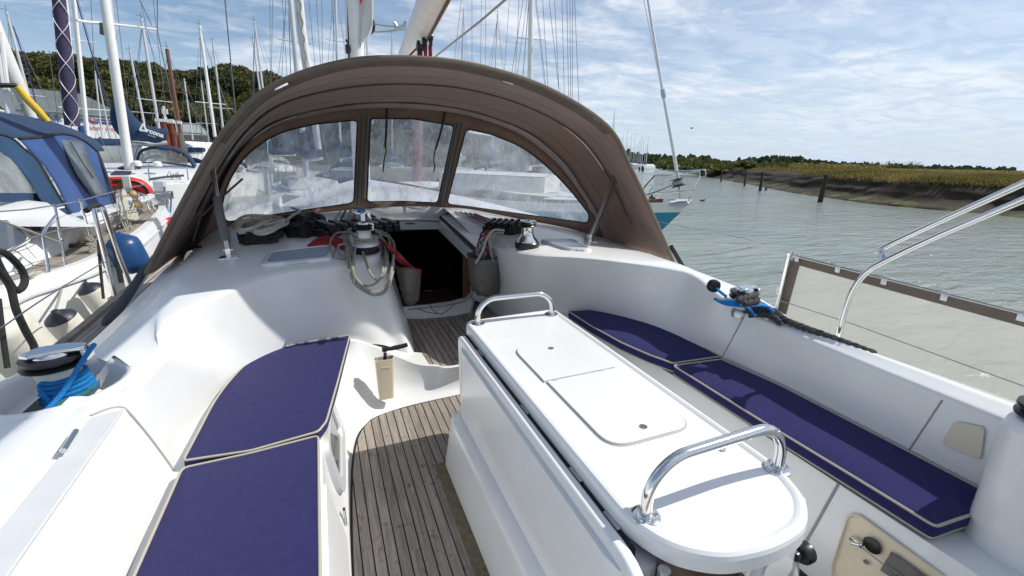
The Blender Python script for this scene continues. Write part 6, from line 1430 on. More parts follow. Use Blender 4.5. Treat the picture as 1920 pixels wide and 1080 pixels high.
MA = [(12, 22, 40, 50, 165, 'yacht whose slim mast leans at the far left in front of the wood', .075, 2.2),
      (132, -60, 27, 163, 247, 'yacht with a tall white mast right of the plum wrapped sail', .09, 1.9),
      (243, 95, 42, 268, 220, 'yacht whose short mast stands just right of the tall white mast', .075, 2.0),
      (265, 35, 34, 297, 235, 'yacht with a mast between the blue sail cover and the rusty piles', .08, 2.3),
      (313, 92, 30, 342, 275, 'yacht with a brown wooden mast rising behind the rusty piles', .10, 1.8),
      (345, 147, 52, 362, 265, 'yacht with a thin short mast right of the brown one', .07, 2.1),
      (374, 48, 36, 403, 255, 'yacht with a tall white mast left of the sprayhood edge', .10, 2.0),
      (399, 78, 46, 417, 230, 'yacht whose mast stands last before the sprayhood on the left', .08, 1.7),
      (377, 150, 60, 392, 270, 'small yacht with a short mast before the shed', .07, 2.0),
      (474, 75, 48, 487, 165, 'yacht with the left mast of a close pair over the canvas', .08, 2.0),
      (477, 40, 40, 492, 160, 'yacht with the right, taller mast of a close pair over the canvas', .08, 2.1),
      (178, 133, 55, 187, 215, 'small yacht with a short mast before the chandlery sign', .07, 2.2),
      (184, 148, 62, 205, 250, 'small yacht with a short mast right of the chandlery sign', .07, 1.9),
      (538, -70, 20, 557, 135, 'yacht with a thick mast and a rolled white sail beside it', .11, 1.75),
      (627, -60, 30, 633, 118, 'yacht with a plain thin mast left of our own mast', .07, 1.7),
      (735, 63, 60, 735, 100, 'far yacht whose mast top shows below our boom', .07, 1.6),
      (869, 22, 45, 867, 110, 'yacht whose thin mast shows right of the red mainsheet', .055, 1.4),
      (933, 25, 40, 929, 122, 'yacht with a thin mast seen left of the thick pale one', .055, 1.5),
      (997, -80, 21, 994, 140, 'yacht with a thick pale mast right of the boom line', .12, 1.35),
      (1152, 207, 150, 1150, 252, 'yacht with a lone thin mast just off the sprayhood corner on the right', .09, 1.2),
      (1165, 258, 210, 1164, 290, 'small far yacht with a mast right of the sprayhood corner', .10, 1.2)]
cov = ['navy_tent', 'blue_tent', 'gel_dirty', 'teal_tent', 'brown_edge', 'rope_n', 'purple']
INFO = {}
for i, (xt, yt, D, xb, yb, lab, r, hd) in enumerate(MA):
    INFO[i] = moored(xt, yt, D, xb, yb, lab, r=r, hd=hd, L=8.5+(i*37 % 30)/10, coverm=cov[i % 7], spr=2 if D < 32 else 1, mastm='wood' if i == 4 else ('white' if i in (1, 6, 18) else 'alu'),
                     hullm=['gel', 'gel', 'navy_tent', 'gel', 'gel_dirty', 'gel'][i % 6], hood=(i % 3 != 1))
# rolled genoas beside two of the masts
t13 = INFO[13][0]
ob('furled_genoa', MB('W').tube([wd(556, -60, 19), wd(566, 60, 19), wd(577, 132, 19), wd(600, 300, 19)], [.12, .15, .16, .10], 12), 'sail', t13)
ob('sail_spiral', MB('W').tube([wd(556+20*(k/40)+2.0*math.sin(k*1.0), -60+200*(k/40), 18.85) for k in range(41)], .016, 5), 'roof_grey', t13)
# stays crowding round the thick pale mast on the right and elsewhere, kept with the yacht they belong to
t18, b18, T18, f18, s18 = INFO[18]
for (xa, ya, xb, yb) in ((1014, -60, 1027, 160), (1023, -60, 1048, 175), (1037, -60, 1048, 175), (1052, -60, 1058, 178), (1062, -60, 1066, 182), (1068, -60, 1070, 185), (1074, -60, 1073, 185), (1075, -60, 1085, 190), (990, -60, 962, 118), (976, -60, 968, 105)):
    D1 = 21; ob('stay', MB('W').tube([wd(xa, ya, D1), wd(xb+(xb-xa)*.2, yb+40, D1)], .010, 5), 'wire', t18)
t14 = INFO[14][0]
for (xa, ya, xb, yb) in ((575, -40, 595, 135), (590, -40, 604, 130), (603, -40, 605, 130), (618, -40, 634, 125), (512, -40, 508, 150), (536, 20, 517, 150), (527, -40, 540, 140), (506, -40, 507, 145)):
    ob('stay', MB('W').tube([wd(xa, ya, 24), wd(xb, yb+30, 24)], .010, 5), 'wire', t14)
t17 = INFO[17][0]
for (xa, ya, xb, yb) in ((865, 0, 850, 108), (885, -40, 885, 115), (903, -40, 901, 118), (910, -40, 911, 118), (955, 0, 945, 125)):
    ob('stay', MB('W').tube([wd(xa, ya, 30), wd(xb, yb+20, 30)], .011, 5), 'wire', t17)
ob('stay', MB('W').tube([wd(418, -40, 12), wd(441, 205, 12), wd(446, 260, 12)], .012, 6), 'wire', INFO[6][0])
for (xa, ya, xb, yb, D1) in ((170, 0, 178, 110, 25), (218, 0, 238, 150, 25), (285, -20, 312, 190, 25), (258, -20, 300, 130, 25), (92, 95, 110, 200, 20)):
    ob('stay', MB('W').tube([wd(xa, ya, D1), wd(xb, yb+30, D1)], .010, 5), 'wire', INFO[1][0])
ob('blue_stay', MB('W').tube([wd(138, -20, 24), wd(172, 100, 24), wd(205, 200, 24)], .022, 6), 'rope_n', INFO[1][0])
ob('blue_stay', MB('W').tube([wd(25, 50, 38), wd(52, 130, 38), wd(70, 205, 38)], .03, 6), 'rope_n', INFO[0][0])
# plum wrapped furled sail with white lacing, and its mast
pl = thing('wrapped_genoa', 'plum coloured wrapped genoa with white criss-cross lacing on a stay at the upper left', 'furled sail', tuple(wd(140, 240, 13)), fr='W')
A_, B_ = wd(104, -60, 13), wd(136, 236, 13); A0, B0_ = wd(104, -60, 12.85), wd(136, 236, 12.85)
ob('cover', MB('W').tube([A_, A_*.5+B_*.5, B_], [.095, .11, .12], 14), 'purple', pl)
side = np.cross(B_-A_, A_-EYE); side /= np.linalg.norm(side)
for ph in (0, math.pi):
    ob('lacing', MB('W').tube([A_+(B_-A_)*(k/60)+side*.115*math.sin(k*.27+ph)+(EYE-A_)/np.linalg.norm(EYE-A_)*(.02+.105*abs(math.cos(k*.27+ph))) for k in range(61)], .006, 5), 'gel_dirty', pl)
ob('mast', MB('W').tube([wd(115, -60, 13.3), wd(142, 236, 13.3)], .055, 10), 'white', pl)
# pale rolled sail and yellow sleeve at the far left
lf = thing('rolled_sail', 'pale rolled sail with a yellow sleeve and dark tie slanting at the far left edge', 'furled sail', tuple(wd(60, 222, 11)), fr='W')
ob('roll', MB('W').tube([wd(-20, 20, 11), wd(5, 90, 11), wd(30, 150, 11), wd(60, 224, 11)], [.08, .09, .09, .07], 12), 'sail', lf)
ob('tie', MB('W').tube([wd(-5, 160, 10.8), wd(30, 160, 10.8), wd(36, 164, 10.8)], .035, 8), 'black', lf)
ob('yellow_sleeve', MB('W').tube([wd(32, 162, 10.8), wd(50, 185, 10.8), wd(70, 206, 10.8), wd(90, 228, 10.8)], [.04, .055, .055, .045], 10), 'yellow', lf)
for (xa, ya, xb, yb) in ((0, 100, 20, 215), (5, 60, 22, 210), (18, 180, 32, 222)): ob('white_pole', MB('W').tube([wd(xa-4, ya, 10.9), wd(xb-4, yb, 10.9)], .035, 8), 'white', lf)
ob('rail', MB('W').tube([wd(-5, 207, 10.9), wd(40, 216, 10.9)], .02, 6).tube([wd(18, 214, 10.9), wd(40, 192, 10.9)], .015, 6), 'white', lf)
# ------- the yacht with the navy boom cover (second from us to port)
n2 = thing('sailing_yacht', 'white yacht with navy sprayhood and a lettered navy mainsail cover, beyond the blue tent', 'yacht', tuple(wd(260, 340, 16)*np.array([1, 1, 0])+np.array([0, 0, WATER])), fr='W')
A_, B_ = wd(186, -70, 15.3), wd(243, 318, 15.3)
ob('mast', MB('W').tube([A_, B_], .10, 14), 'white', n2, sharp=80); ob('mast_band', MB('W').tube([wd(197, 45, 15.95), wd(198, 66, 15.95)], .108, 14), 'brown_edge', n2)
ob('rolled_sail', MB('W').tube([wd(196, -60, 16.2), wd(216, 110, 16.2), wd(224, 170, 16.2)], .07, 10), 'teal_tent' if False else 'alu', n2)
ob('spreader', MB('W').tube([wd(118, 33, 15.6), wd(160, 41, 15.8), wd(196, 44, 16), wd(250, 50, 16.1), wd(295, 56, 16.2)], .03, 8), 'white', n2)
for (a, b) in (((118, -40), (119, 33)), ((295, -40), (295, 56)), ((119, 33), (140, 330)), ((295, 56), (345, 300)), ((262, 0), (285, 48))): ob('shroud', MB('W').tube([wd(*a, 16), wd(*b, 16)], .011, 5), 'wire', n2)
# boom cover: lofted sections
secs = [((222, 163), (232, 163), .05), ((214, 185), (234, 185), .12), ((206, 212), (244, 205), .16), ((212, 240), (256, 222), .17), ((236, 264), (268, 232), .17), ((262, 262), (285, 237), .17), ((288, 268), (302, 241), .15), ((303, 266), (312, 241), .13), ((312, 256), (315, 244), .08)]
rows = []
for a, b, w in secs:
    P, Q = wd(*a, 15.7), wd(*b, 15.7); cx = (P+Q)/2; u = (Q-P)/2; v = np.cross(u, cx-EYE); v = (cx-EYE); v[2] = 0; v /= np.linalg.norm(v)
    rows.append([cx+u*math.cos(k*math.pi/8)+v*w*math.sin(k*math.pi/8) for k in range(16)]+[cx+u])
ob('mainsail_cover', MB('W').grid(smooth_rows(rows, 3)), 'navy_tent', n2, sharp=80)
tp, tq = wd(262, 244, 15.48), wd(291, 254, 15.48)
txm = 'white'; up_ = wd(266, 232, 15.48)-wd(264, 244, 15.48)
ex = tq-tp
for (a, b) in (((262, 244), (268, 232)), ((268, 232), (274, 246)), ((274, 246), (262, 244))): ob('emblem', MB('W').tube([wd(*a, 15.46), wd(*b, 15.46)], .022, 5), txm, n2)
text('rcona', .155, wd(273.5, 247, 15.46), ex, txm, n2, ez=up_, bold=.006)
text('YACHTS', .045, wd(276, 253.5, 15.44), ex, txm, n2, ez=up_)
ob('boom', MB('W').tube([wd(243, 268, 16), wd(285, 271, 16), wd(314, 268, 16)], .06, 8), 'alu', n2); ob('boom_vang', MB('W').tube([wd(247, 302, 16), wd(258, 268, 16)], .05, 8), 'alu', n2)
def PD(L, D): return [wd(x, y, (r[0] if r else D)) for x, y, *r in L]
deck = [PD([(196, 348, 14.2), (250, 350, 14.0), (300, 348, 14.0), (345, 345, 14.2), (400, 345, 14.5)], 15), PD([(190, 330, 15.2), (240, 331, 15), (300, 331, 15), (350, 330, 15), (420, 330, 15)], 15),
        PD([(190, 316, 16), (240, 316, 16), (300, 314, 16), (350, 314, 16), (420, 314, 16)], 16), PD([(190, 306, 18), (240, 305, 18), (300, 305, 18), (350, 306, 18), (420, 306, 18)], 16)]
ob('deck', MB('W').grid(smooth_rows(deck, 3)), 'gel', n2, sharp=60)
ob('topsides', MB('W').grid([deck[0], [p+np.array([0, 0, -.35]) for p in deck[0]], [p*np.array([1, 1, 0])+np.array([0, 0, WATER-.1]) for p in deck[0]]]), 'gel', n2)
ob('deck_stripe', MB('W').tube(PD([(280, 336), (310, 332), (345, 329)], 14.6), .03, 6), 'smoke', n2)
ob('deck_hatch', MB('W').slab(PD([(207, 329), (244, 328), (247, 323), (216, 322)], 15.1), (0, 0, .03)), 'smoke', n2)
hr = [PD([(258, 304), (262, 288), (275, 280), (300, 277), (325, 278), (345, 287), (358, 300), (366, 314)], 15.9), PD([(255, 300), (260, 284), (275, 276), (300, 274), (328, 275), (350, 285), (363, 299), (371, 315)], 16.6)]
ob('sprayhood', MB('W').grid([resample(cr(r, 4), 30) for r in hr]), 'navy_tent', n2, solid=.02, sharp=80)
hw_ = PD([(262, 302), (266, 288), (278, 282), (300, 281), (325, 284), (342, 292), (352, 305), (350, 309), (320, 305), (285, 303)], 15.85)
ob('hood_window', MB('W').slab(hw_, (0, .01, 0)), 'vinyl_d', n2)
ob('hood_frame', MB('W').tube(resample(cr(PD([(256, 306), (262, 287), (277, 279), (300, 277.5), (326, 280), (346, 289), (358, 303), (364, 314)], 15.8), 4), 30), .035, 8), 'navy_tent', n2)
ob('hood_apron', MB('W').slab(PD([(256, 304), (285, 303), (320, 305), (352, 309), (366, 316), (340, 311), (300, 306), (262, 306)], 15.8), (0, .02, 0)), 'navy_tent', n2)
for (x, y) in ((257, 307), (295, 308)): ob('dorade_vent', MB('W').lathe([(0, 0), (.10, 0), (.10, .08), (.07, .12), (0, .13)], wd(x, y, 15.2)-np.array([0, 0, .05]), 12), 'gel', n2)
for (x, y, yb) in ((277, 305, 340), (350, 312, 338), (310, 352, 372)): ob('stanchion', MB('W').tube([wd(x, y, 14.3), wd(x+3, yb, 14.3)], .016, 6), 'chrome', n2)
ob('mast_collar', MB('W').lathe([(0, 0), (.28, 0), (.24, .08), (.12, .12), (0, .12)], wd(243, 316, 16)-np.array([0, 0, .05]), 14), 'black', n2)
for k in range(6): ob('deck_gear', MB('W').tube([wd(312+k*5, 332+(k % 3)*2, 14.6), wd(318+k*4, 320+(k*7 % 9), 14.6), wd(322+k*3, 334, 14.6)], .014, 5), 'steel', n2)
# red dinghy
rdg = thing('red_dinghy', 'red inflatable dinghy with a black rubbing strip behind the blue tent', 'dinghy', tuple(wd(250, 350, 12.6)), fr='W')
ob('tube', MB('W').tube(cr(PD([(205, 346), (238, 345), (258, 349), (270, 358), (275, 372)], 12.6), 5), .15, 16), 'red', rdg, sharp=80)
ob('tube', MB('W').tube(cr(PD([(205, 338), (240, 337), (264, 341), (279, 354), (283, 368)], 12.9), 5), .05, 8), 'red', rdg)
ob('rubbing_strip', MB('W').tube(cr(PD([(212, 340), (242, 340), (262, 344), (275, 355), (279, 369)], 12.45), 5), .022, 6), 'black', rdg)
ob('transom', MB('W').box(wd(222, 352, 12.5), (.45, .1, .35)), 'wood', rdg); ob('seat_back', MB('W').box(wd(238, 345, 12.3), (.12, .05, .3)), 'gel_dirty', rdg)
lowred = thing('red_dinghy', 'lower red dinghy bow showing under the pushpit rails next to the sprayhood edge', 'dinghy', tuple(wd(285, 440, 9.4)), fr='W')
ob('tube', MB('W').tube(PD([(262, 430), (280, 430), (305, 425), (330, 420)], 9.6), .13, 12), 'red', lowred); ob('tube', MB('W').tube(PD([(270, 452), (290, 450), (310, 445)], 9.6), .10, 12), 'red', lowred)
# electric pedestal on the pontoon + pontoon
pd = thing('power_pedestal', 'grey power pedestal with a blue lead standing on the pontoon', 'power pedestal', tuple(wd(308, 400, 10.5)), fr='W')
ob('post', MB('W').box(wd(306, 385, 10.5), (.16, .14, .85)), 'alu', pd, bevel=.01); ob('head', MB('W').box(wd(307, 366, 10.45), (.26, .2, .14)), 'steel', pd, bevel=.02); ob('socket', MB('W').box(wd(318, 364, 10.4), (.08, .08, .07)), 'black', pd, bevel=.01)
ob('blue_lead', MB('W').tube(PD([(320, 366), (321, 380), (319, 400)], 10.4), .014, 6), 'rope_b', pd); ob('edge_rail', MB('W').tube(PD([(308, 350), (312, 400)], 10.35), .02, 6), 'steel', pd)
pz0 = WATER+.45
def pontoon(A, B, w, lb):
    A, B = np.array(A), np.array(B); u = (B-A)/np.linalg.norm(B-A); v = np.array([-u[1], u[0], 0]); t = bpy.data.objects.new('pontoon', None); C.objects.link(t); t.location = A; tag(t, lb, 'pontoon')
    L = np.linalg.norm(B-A); ob('float', MB('W').box((A+B)/2+np.array([0, 0, -.22]), (L, w, .36), (u, v, (0, 0, 1))), 'wall_dark', t); n = min(150, int(L/.16))
    me = None
    for k in range(n):
        c = A+u*(k+.5)*L/n
        if me is None:
            o = ob('plank', MB('W').box(A, (L/n-.012, w, .04), (u, v, (0, 0, 1))), 'teak_deck', t); me = o; o.location = Vector(c-A)
        else: o = me.copy(); C.objects.link(o); o.location = Vector(c-A)
    return t
pa = wz(230, 470, pz0)*1.0
pontoon(wz(180, 425, pz0), wz(420, 395, pz0), 1.6, 'timber pontoon finger beyond the stern of the blue tented yacht')
# rusty piles with a white cross head
for i, (xa, ya, xb, yb) in enumerate(((307, 229, 318, 275), (321, 232, 332, 278))):
    B = wd(xb, yb, 30); D_ = B.copy(); D_[2] = WATER-.3; t = bpy.data.objects.new('steel_pile', None); C.objects.link(t); t.location = D_
    tag(t, 'left of two rust-red steel piles with a white head beyond the blue sail cover' if i == 0 else 'right of two rust-red steel piles near the blue sail cover', 'pile', 'rusty steel piles')
    ob('pile', MB('W').tube([D_, wd(xa, ya, 30)], .16, 14), 'rust', t, sharp=80); ob('pile_head', MB('W').box(wd(xa+2, ya-3, 30), (.75, .3, .14)), 'white', t)
    if i == 0: ob('marker', MB('W').box(wd(309, 214, 30), (.10, .10, .75)).box(wd(309, 209, 30), (.24, .1, .24)), 'white', t)
B = wd(778, 372, 17); D_ = B.copy(); D_[2] = WATER-.3; t = bpy.data.objects.new('steel_pile', None); C.objects.link(t); t.location = D_
tag(t, 'rust-red steel pile seen through the middle sprayhood window', 'pile', 'rusty steel piles'); ob('pile', MB('W').tube([D_, wd(783, 222, 17)], .17, 14), mat('red_pile_paint', (.24, .08, .07), .6, var=.2, vscale=3), t, sharp=80)
# ------- chandlery
L_, R2_ = wd(20, 262, 70), wd(236, 262, 74); e_ = R2_-L_; e_[2] = 0; e_ /= np.linalg.norm(e_); L_[2] = R2_[2] = 0
ch = thing('chandlery', 'long low white and grey chandlery building with lettering behind the masts', 'building', (L_[0], L_[1], WATER+1), fr='W')
def onwall(x, y):
    r = _ray(x, y, RW); nw = np.array([-e_[1], e_[0], 0]); t_ = nw.dot(L_-EYE)/nw.dot(r); return EYE+r*t_
nw = np.array([-e_[1], e_[0], 0]); nw = nw if nw.dot(EYE-L_) > 0 else -nw
zt = onwall(130, 213)[2]; zr = onwall(130, 197)[2]+.6; W0 = onwall(10, 240); W1 = onwall(238, 258)
def wp2(P, z): return np.array([P[0], P[1], z])
ob('wall', MB('W').slab([wp2(W0, WATER+.5), wp2(W1, WATER+.5), wp2(W1, zt), wp2(W0, zt)], -nw*.3), 'sign', ch)
ob('plinth', MB('W').slab([wp2(W0, WATER+.5)+nw*.05, wp2(W1, WATER+.5)+nw*.05, wp2(W1, WATER+1.9)+nw*.05, wp2(W0, WATER+1.9)+nw*.05], nw*.02), 'wall_dark', ch)
ob('roof', MB('W').slab([wp2(W0, zt)+nw*.4, wp2(W1, zt)+nw*.4, wp2(W1, zr+1.2)-nw*8, wp2(W0, zr+1.2)-nw*8], (0, 0, .12)), 'roof_grey', ch)
ob('gable', MB('W').slab([wp2(W1, WATER+.5), wp2(W1, zt), wp2(W1, zr+1.2)-nw*8, wp2(W1, WATER+.5)-nw*8], -e_*.1), 'sign', ch)
for i in range(40): ob('roof_rib', MB('W').tube([wp2(W0+(W1-W0)*i/39, zt+.15)+nw*.4, wp2(W0+(W1-W0)*i/39, zr+1.35)-nw*8], .05, 4), 'roof_grey', ch)
text('Suffolk Yacht Harbour', .78, onwall(67, 223.5)+nw*.1, e_, 'ink_blue', ch, bold=.02)
text('ouse', .9, onwall(144, 228.5)+nw*.1, e_, 'ink_blue', ch, bold=.02) if False else None
text('BOAT', .85, onwall(187, 230.5)+nw*.1, e_, 'ink_blue', ch, bold=.03)
ob('red_emblem', MB('W').slab([onwall(166, 221)+nw*.1, onwall(176, 224)+nw*.1, onwall(177, 229)+nw*.1, onwall(168, 227)+nw*.1], nw*.02), 'ink_red', ch)
ob('red_emblem', MB('W').slab([onwall(168, 223)+nw*.14, onwall(175, 225.5)+nw*.14, onwall(175, 226.5)+nw*.14, onwall(168, 224.5)+nw*.14], nw*.02), 'sign', ch)
text('chandlery  brokerage', .55, onwall(150, 241)+nw*.1, e_, 'ink_red', ch)
for x in (100, 150, 190, 215): ob('wall_joint', MB('W').slab([onwall(x, 212+x*.03)+nw*.02, onwall(x+.6, 212+x*.03)+nw*.02, onwall(x+.6, 246)+nw*.02, onwall(x, 246)+nw*.02], nw*.02), 'roof_grey', ch)
sd2 = thing('boat_shed', 'low shed with a pale grey green roof before the wood, right of the rusty piles', 'shed', tuple(wd(360, 262, 78)), fr='W')
a, b = wd(318, 252, 76), wd(392, 254, 80); c_, d2_ = wd(326, 234, 82), wd(376, 236, 86)
ob('roof', MB('W').slab([a, b, d2_, c_], (0, 0, .15)), 'roof_grey', sd2); ob('wall', MB('W').slab([a, b, np.array([b[0], b[1], WATER+.8]), np.array([a[0], a[1], WATER+.8])], (0, .2, 0)), 'wall_dark', sd2)
# parked / laid-up boats on the quay: small tarped shapes
for i, (x, y, m) in enumerate(((375, 262, 'blue_tent'), (150, 262, 'gel'), (118, 258, 'gel_dirty'), (205, 268, 'navy_tent'), (238, 262, 'gel'), (345, 268, 'gel_dirty'), (392, 268, 'gel'))):
    c = wd(x, 280, 44+i % 3); c[2] = WATER+1.1; mbh, f, s = hull_mb(c, 1.2+i*.5, 6.0, .9, 1.3); r_ = bpy.data.objects.new('laid_up_boat', None); C.objects.link(r_); r_.location = c
    tag(r_, ['boat under a bright blue cover ashore before the shed', 'white boat ashore below the chandlery wall', 'off-white boat ashore at the left below the chandlery', 'navy hulled boat ashore right of the chandlery wall', 'white boat ashore behind the navy sail cover', 'off-white boat ashore right of the rusty piles', 'white boat ashore nearest the sprayhood edge'][i], 'boat', 'boats ashore on the quay')
    ob('hull', mbh, 'gel' if i else 'alu', r_, sharp=40); ob('cover', MB('W').grid([[c+f*a*3+s*k*.85*(1-max(0, a)**2)+np.array([0, 0, 1.3+.5*(1-abs(k))]) for k in (-1, -.5, 0, .5, 1)] for a in (-1, -.5, 0, .5, .9)]), m, r_)
# =================================================================== TEAL YACHT AHEAD TO STARBOARD
tl = thing('teal_yacht', 'yacht with teal hull and white strake, its bow and pulpit showing right of the sprayhood', 'yacht', tuple(wd(1240, 400, 13)*np.array([1, 1, 0])+np.array([0, 0, WATER])), fr='W')
bow = wd(1296, 378, 12.6); stem = wd(1236, 432, 12.6); stem = wz(1190, 478, WATER)
bw = np.array([bow[0], bow[1], 0]); hdv = wd(1290, 380, 12.6)-wd(1100, 380, 13.4); hdv[2] = 0; hdv /= np.linalg.norm(hdv); sv = np.array([-hdv[1], hdv[0], 0])
sv = sv if sv.dot(EYE-bow) > 0 else -sv
zb = bow[2]
def sect(t, fb, w):    # t metres aft of the bow
    o = []
    c = np.array([bow[0], bow[1], 0])-hdv*t
    return c
rowsT = {}
lv = [(1.0, 0.0), (.88, .16), (.80, .22), (.35, .75), (0, 1.25), (-.12, 1.5)]   # height fraction, how far the stem has run aft
def tealrow(zf, run):
    z = WATER+(zb-WATER)*zf; P = []
    for t in np.linspace(0, 1, 16):
        a = t*9.5; w = 1.55*(1-(1-t)**2.4)*(1 if zf > .3 else .85)*(1 if t < .8 else 1-(t-.8)*.9); sheer = -.22*math.sin(math.pi*min(1, t*1.1))*max(0, zf)
        P.append(np.array([bow[0], bow[1], 0])-hdv*(a+run*(1-t))+sv*w+np.array([0, 0, z+sheer]))
    return P
R5 = [tealrow(*q_) for q_ in lv]
ob('rubbing_strake', MB('W').grid(R5[0:2]), 'white', tl); ob('white_band', MB('W').grid([R5[1], R5[2]]), 'white', tl)
ob('topsides', MB('W').grid(R5[2:]), 'teal', tl, sharp=70)
mir = lambda P: [p-sv*2*((p-np.array([bow[0], bow[1], 0])).dot(sv)) for p in P]
ob('far_topsides', MB('W').grid([mir(r) for r in R5]), 'teal', tl)
dk_ = [R5[0], [a*.5+b*.5+np.array([0, 0, .06]) for a, b in zip(R5[0], mir(R5[0]))], mir(R5[0])]
ob('deck', MB('W').grid(dk_), 'gel_dirty', tl)
ob('teak_bulwark', MB('W').grid([[p+np.array([0, 0, .0]) for p in R5[0][1:]], [p+np.array([0, 0, .09]) for p in R5[0][1:]]]), 'wood', tl, solid=.03)
bc = bow+np.array([0, 0, .0])
cq = bow-hdv*4.2; rows = [[cq-hdv*a+sv*w*k+np.array([0, 0, z]) for k, z in ((1, 0), (.95, .42), (0, .5), (-.95, .42), (-1, 0))] for a, w in ((-.3, .5), (0, .8), (2.2, 1.0), (3.2, .95))]
ob('cabin', MB('W').grid(rows).add(rows[0], [(0, 1, 2, 3, 4)]), 'gel_dirty', tl, sharp=40); ob('cabin_top', MB('W').grid([[p+np.array([0, 0, .02]) for p in r[1:4]] for r in rows]), 'gel', tl)
D0 = 12.6
def tt_(L, r, m='chrome', nm='pulpit_rail'): ob(nm, MB('W').tube(cr([wd(x, y, D) for x, y, D in L], 4), r, 10), m, tl)
tt_([(1150, 334, 14.2), (1190, 331, 13.6), (1230, 326, 13.1), (1280, 321, 12.7), (1322, 318, 12.4)], .018)
tt_([(1240, 334, 13.6), (1280, 326, 13.0), (1318, 320, 12.6)], .016)
tt_([(1322, 319, 12.4), (1311, 335, 12.45), (1299, 358, 12.5), (1290, 380, 12.6)], .018)
tt_([(1205, 364, 13.0), (1250, 361, 12.8), (1298, 358, 12.5)], .015)
tt_([(1228, 329, 13.1), (1215, 343, 13.1), (1203, 358, 13.1)], .016, 'rubber')
tt_([(1232, 372, 13.0), (1245, 352, 13.2), (1262, 335, 13.3)], .014)
ob('bow_roller', MB('W').slab([wd(1255, 385, 12.7), wd(1270, 377, 12.7), wd(1292, 376, 12.6), wd(1294, 382, 12.55), wd(1286, 388, 12.6)], sv*.18), 'steel', tl, bevel=.01)
ob('nav_light', MB('W').box(wd(1317, 325, 12.4), (.12, .12, .14)), 'black', tl, bevel=.01); ob('light_frame', MB('W').tube([wd(x, y, 12.33) for x, y in ((1312, 318), (1323, 319), (1323, 331), (1312, 331))], .012, 6, closed=True), 'chrome', tl)
ob('forestay', MB('W').tube([wd(1203, -60, 12.9), wd(1215, 0, 12.9), wd(1243, 175, 12.9), wd(1262, 280, 12.9), wd(1273, 345, 12.9)], [.030, .032, .036, .042, .045], 10), 'alu', tl)
ob('halyard', MB('W').tube([wd(1195, -60, 12.8), wd(1207, 0, 12.8), wd(1225, 90, 12.8), wd(1240, 165, 12.8)], .010, 6), 'alu', tl)
ob('swivel', MB('W').tube([wd(1242, 168, 12.85), wd(1245, 183, 12.85)], [.055, .055], 12), 'steel', tl)
dax = wd(1273, 345, 12.9)-wd(1262, 280, 12.9); dax /= np.linalg.norm(dax); u_ = np.cross(dax, sv); u_ /= np.linalg.norm(u_)
fd = wd(1271, 343, 12.8); ob('furling_drum', MB('W').lathe([(0, -.11), (.17, -.11), (.17, -.09), (.08, -.08), (.08, .05), (.17, .06), (.17, .09), (0, .09)], fd, 20, (u_, np.cross(dax, u_), dax)), 'black', tl, sharp=40)
ob('drum_rope', MB('W').lathe([(.12, -.07), (.145, -.03), (.145, .02), (.12, .05)], fd, 16, (u_, np.cross(dax, u_), dax), False), 'rope_g', tl)
ob('stay_toggle', MB('W').tube([wd(1273, 350, 12.8), wd(1276, 378, 12.7)], .025, 8), 'steel', tl)
ob('deck_fitting', MB('W').box(wd(1222, 376, 12.9), (.12, .12, .2)).tube([wd(1222, 372, 12.9), wd(1222, 365, 12.9)], .03, 8), 'black', tl, bevel=.01); ob('shackle_hank', MB('W').tube(cr([wd(1219, 346, 12.9), wd(1224, 352, 12.9), wd(1218, 358, 12.9), wd(1217, 378, 12.9)], 4), .014, 6), 'steel', tl)
ob('fairlead', MB('W').lathe([(0, 0), (.06, 0), (.07, .04), (.04, .09), (0, .1)], wd(1242, 386, 12.8), 12), 'chrome', tl)
ob('furling_line', MB('W').tube([wd(1205, 368, 12.8), wd(1240, 356, 12.8), wd(1262, 346, 12.8)], .012, 6), 'rubber', tl)
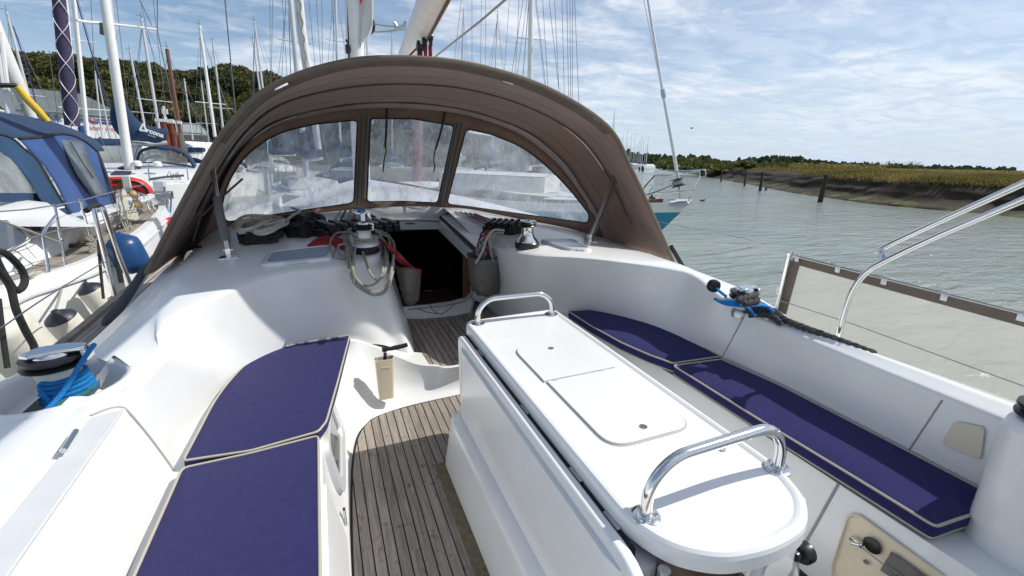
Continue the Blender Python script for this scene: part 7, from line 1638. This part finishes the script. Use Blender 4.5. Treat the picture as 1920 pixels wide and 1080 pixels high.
# ------- distant moored yachts at the bend
fy = None
for i in range(22):
    x = 1150+i*3.0+rnd.uniform(-1.2, 1.2); D = 190+rnd.uniform(0, 90); h = rnd.uniform(38, 62)*(220/D)
    yb = 316-6*(D-190)/90.; B = wd(x, 305, D); B[2] = WATER
    if fy is None:
        fy = bpy.data.objects.new('distant_yacht', None); C.objects.link(fy)
        mbh, f, s = hull_mb(np.zeros(3), 1.0, 10, 1.6, 1.5, fr='L'); ob('hull', mbh, 'gel', None).parent = fy
        ob('mast', MB('L').tube([(0, 0, 1), (0, 0, 13)], [.10, .07], 5).tube([(-.8, 0, 7), (.8, 0, 7)], .03, 4), 'alu', None).parent = fy
        ob('boom_cover', MB('L').tube([(0, 0, 2.3), (-2, -3, 2.3)], .22, 6), 'navy_tent', None).parent = fy
        ob('cabin', MB('L').box((0, 0, 1.75), (1.4, 3.5, .5)), 'gel', None).parent = fy; r_ = fy
    else: r_ = copy_tree(fy)
    k = rnd.uniform(.75, 1.15); r_.location = B; r_.rotation_euler = (0, 0, rnd.uniform(0, 6)); r_.scale = (1, 1, k)
    tag(r_, 'white yacht in the distant row at the river bend, '+ORD[i]+' from the left', 'yacht', 'distant yachts at the river bend')
# ------- birds
def bird(P, s, label, fly=False):
    P = np.array(P); t = thing('gull', label, 'bird', tuple(P), fr='W'); e = np.array([.9, -.4, 0]); e /= np.linalg.norm(e); w = np.array([.4, .9, 0])
    path = [P+e*s*a+np.array([0, 0, s*b]) for a, b in ((-.55, .12), (-.3, .08), (0, .05), (.25, .10), (.36, .22), (.44, .27), (.52, .25))]
    ob('body', MB('W').tube(cr(path, 3), [s*v for v in (.01, .03, .06, .09, .11, .13, .14, .135, .13, .11, .08, .06, .055, .065, .06, .05, .03, .02, .01)], 10), 'pile' if not fly else 'black', t, sharp=80)
    ob('bill', MB('W').tube([P+e*s*.5+np.array([0, 0, s*.25]), P+e*s*.62+np.array([0, 0, s*.23])], [s*.02, s*.006], 6), 'yellow', t)
    for k in (-1, 1):
        z = .35 if fly else .08; ob('wing', MB('W').slab([P+e*s*a+w*s*b*k+np.array([0, 0, s*c]) for a, b, c in ((.15, .08, .1), (.05, .7 if fly else .14, z), (-.35, 1.1 if fly else .10, z*.8), (-.25, .1, .1))], (0, 0, s*.02)), 'pile', t)
bird(wz(1317, 377, WATER)+np.array([0, 0, .02]), .42, 'dark seabird swimming on the river right of the pulpit')
bird(wd(1297, 241, 60), .35, 'tiny bird flying over the river under the clouds', True)
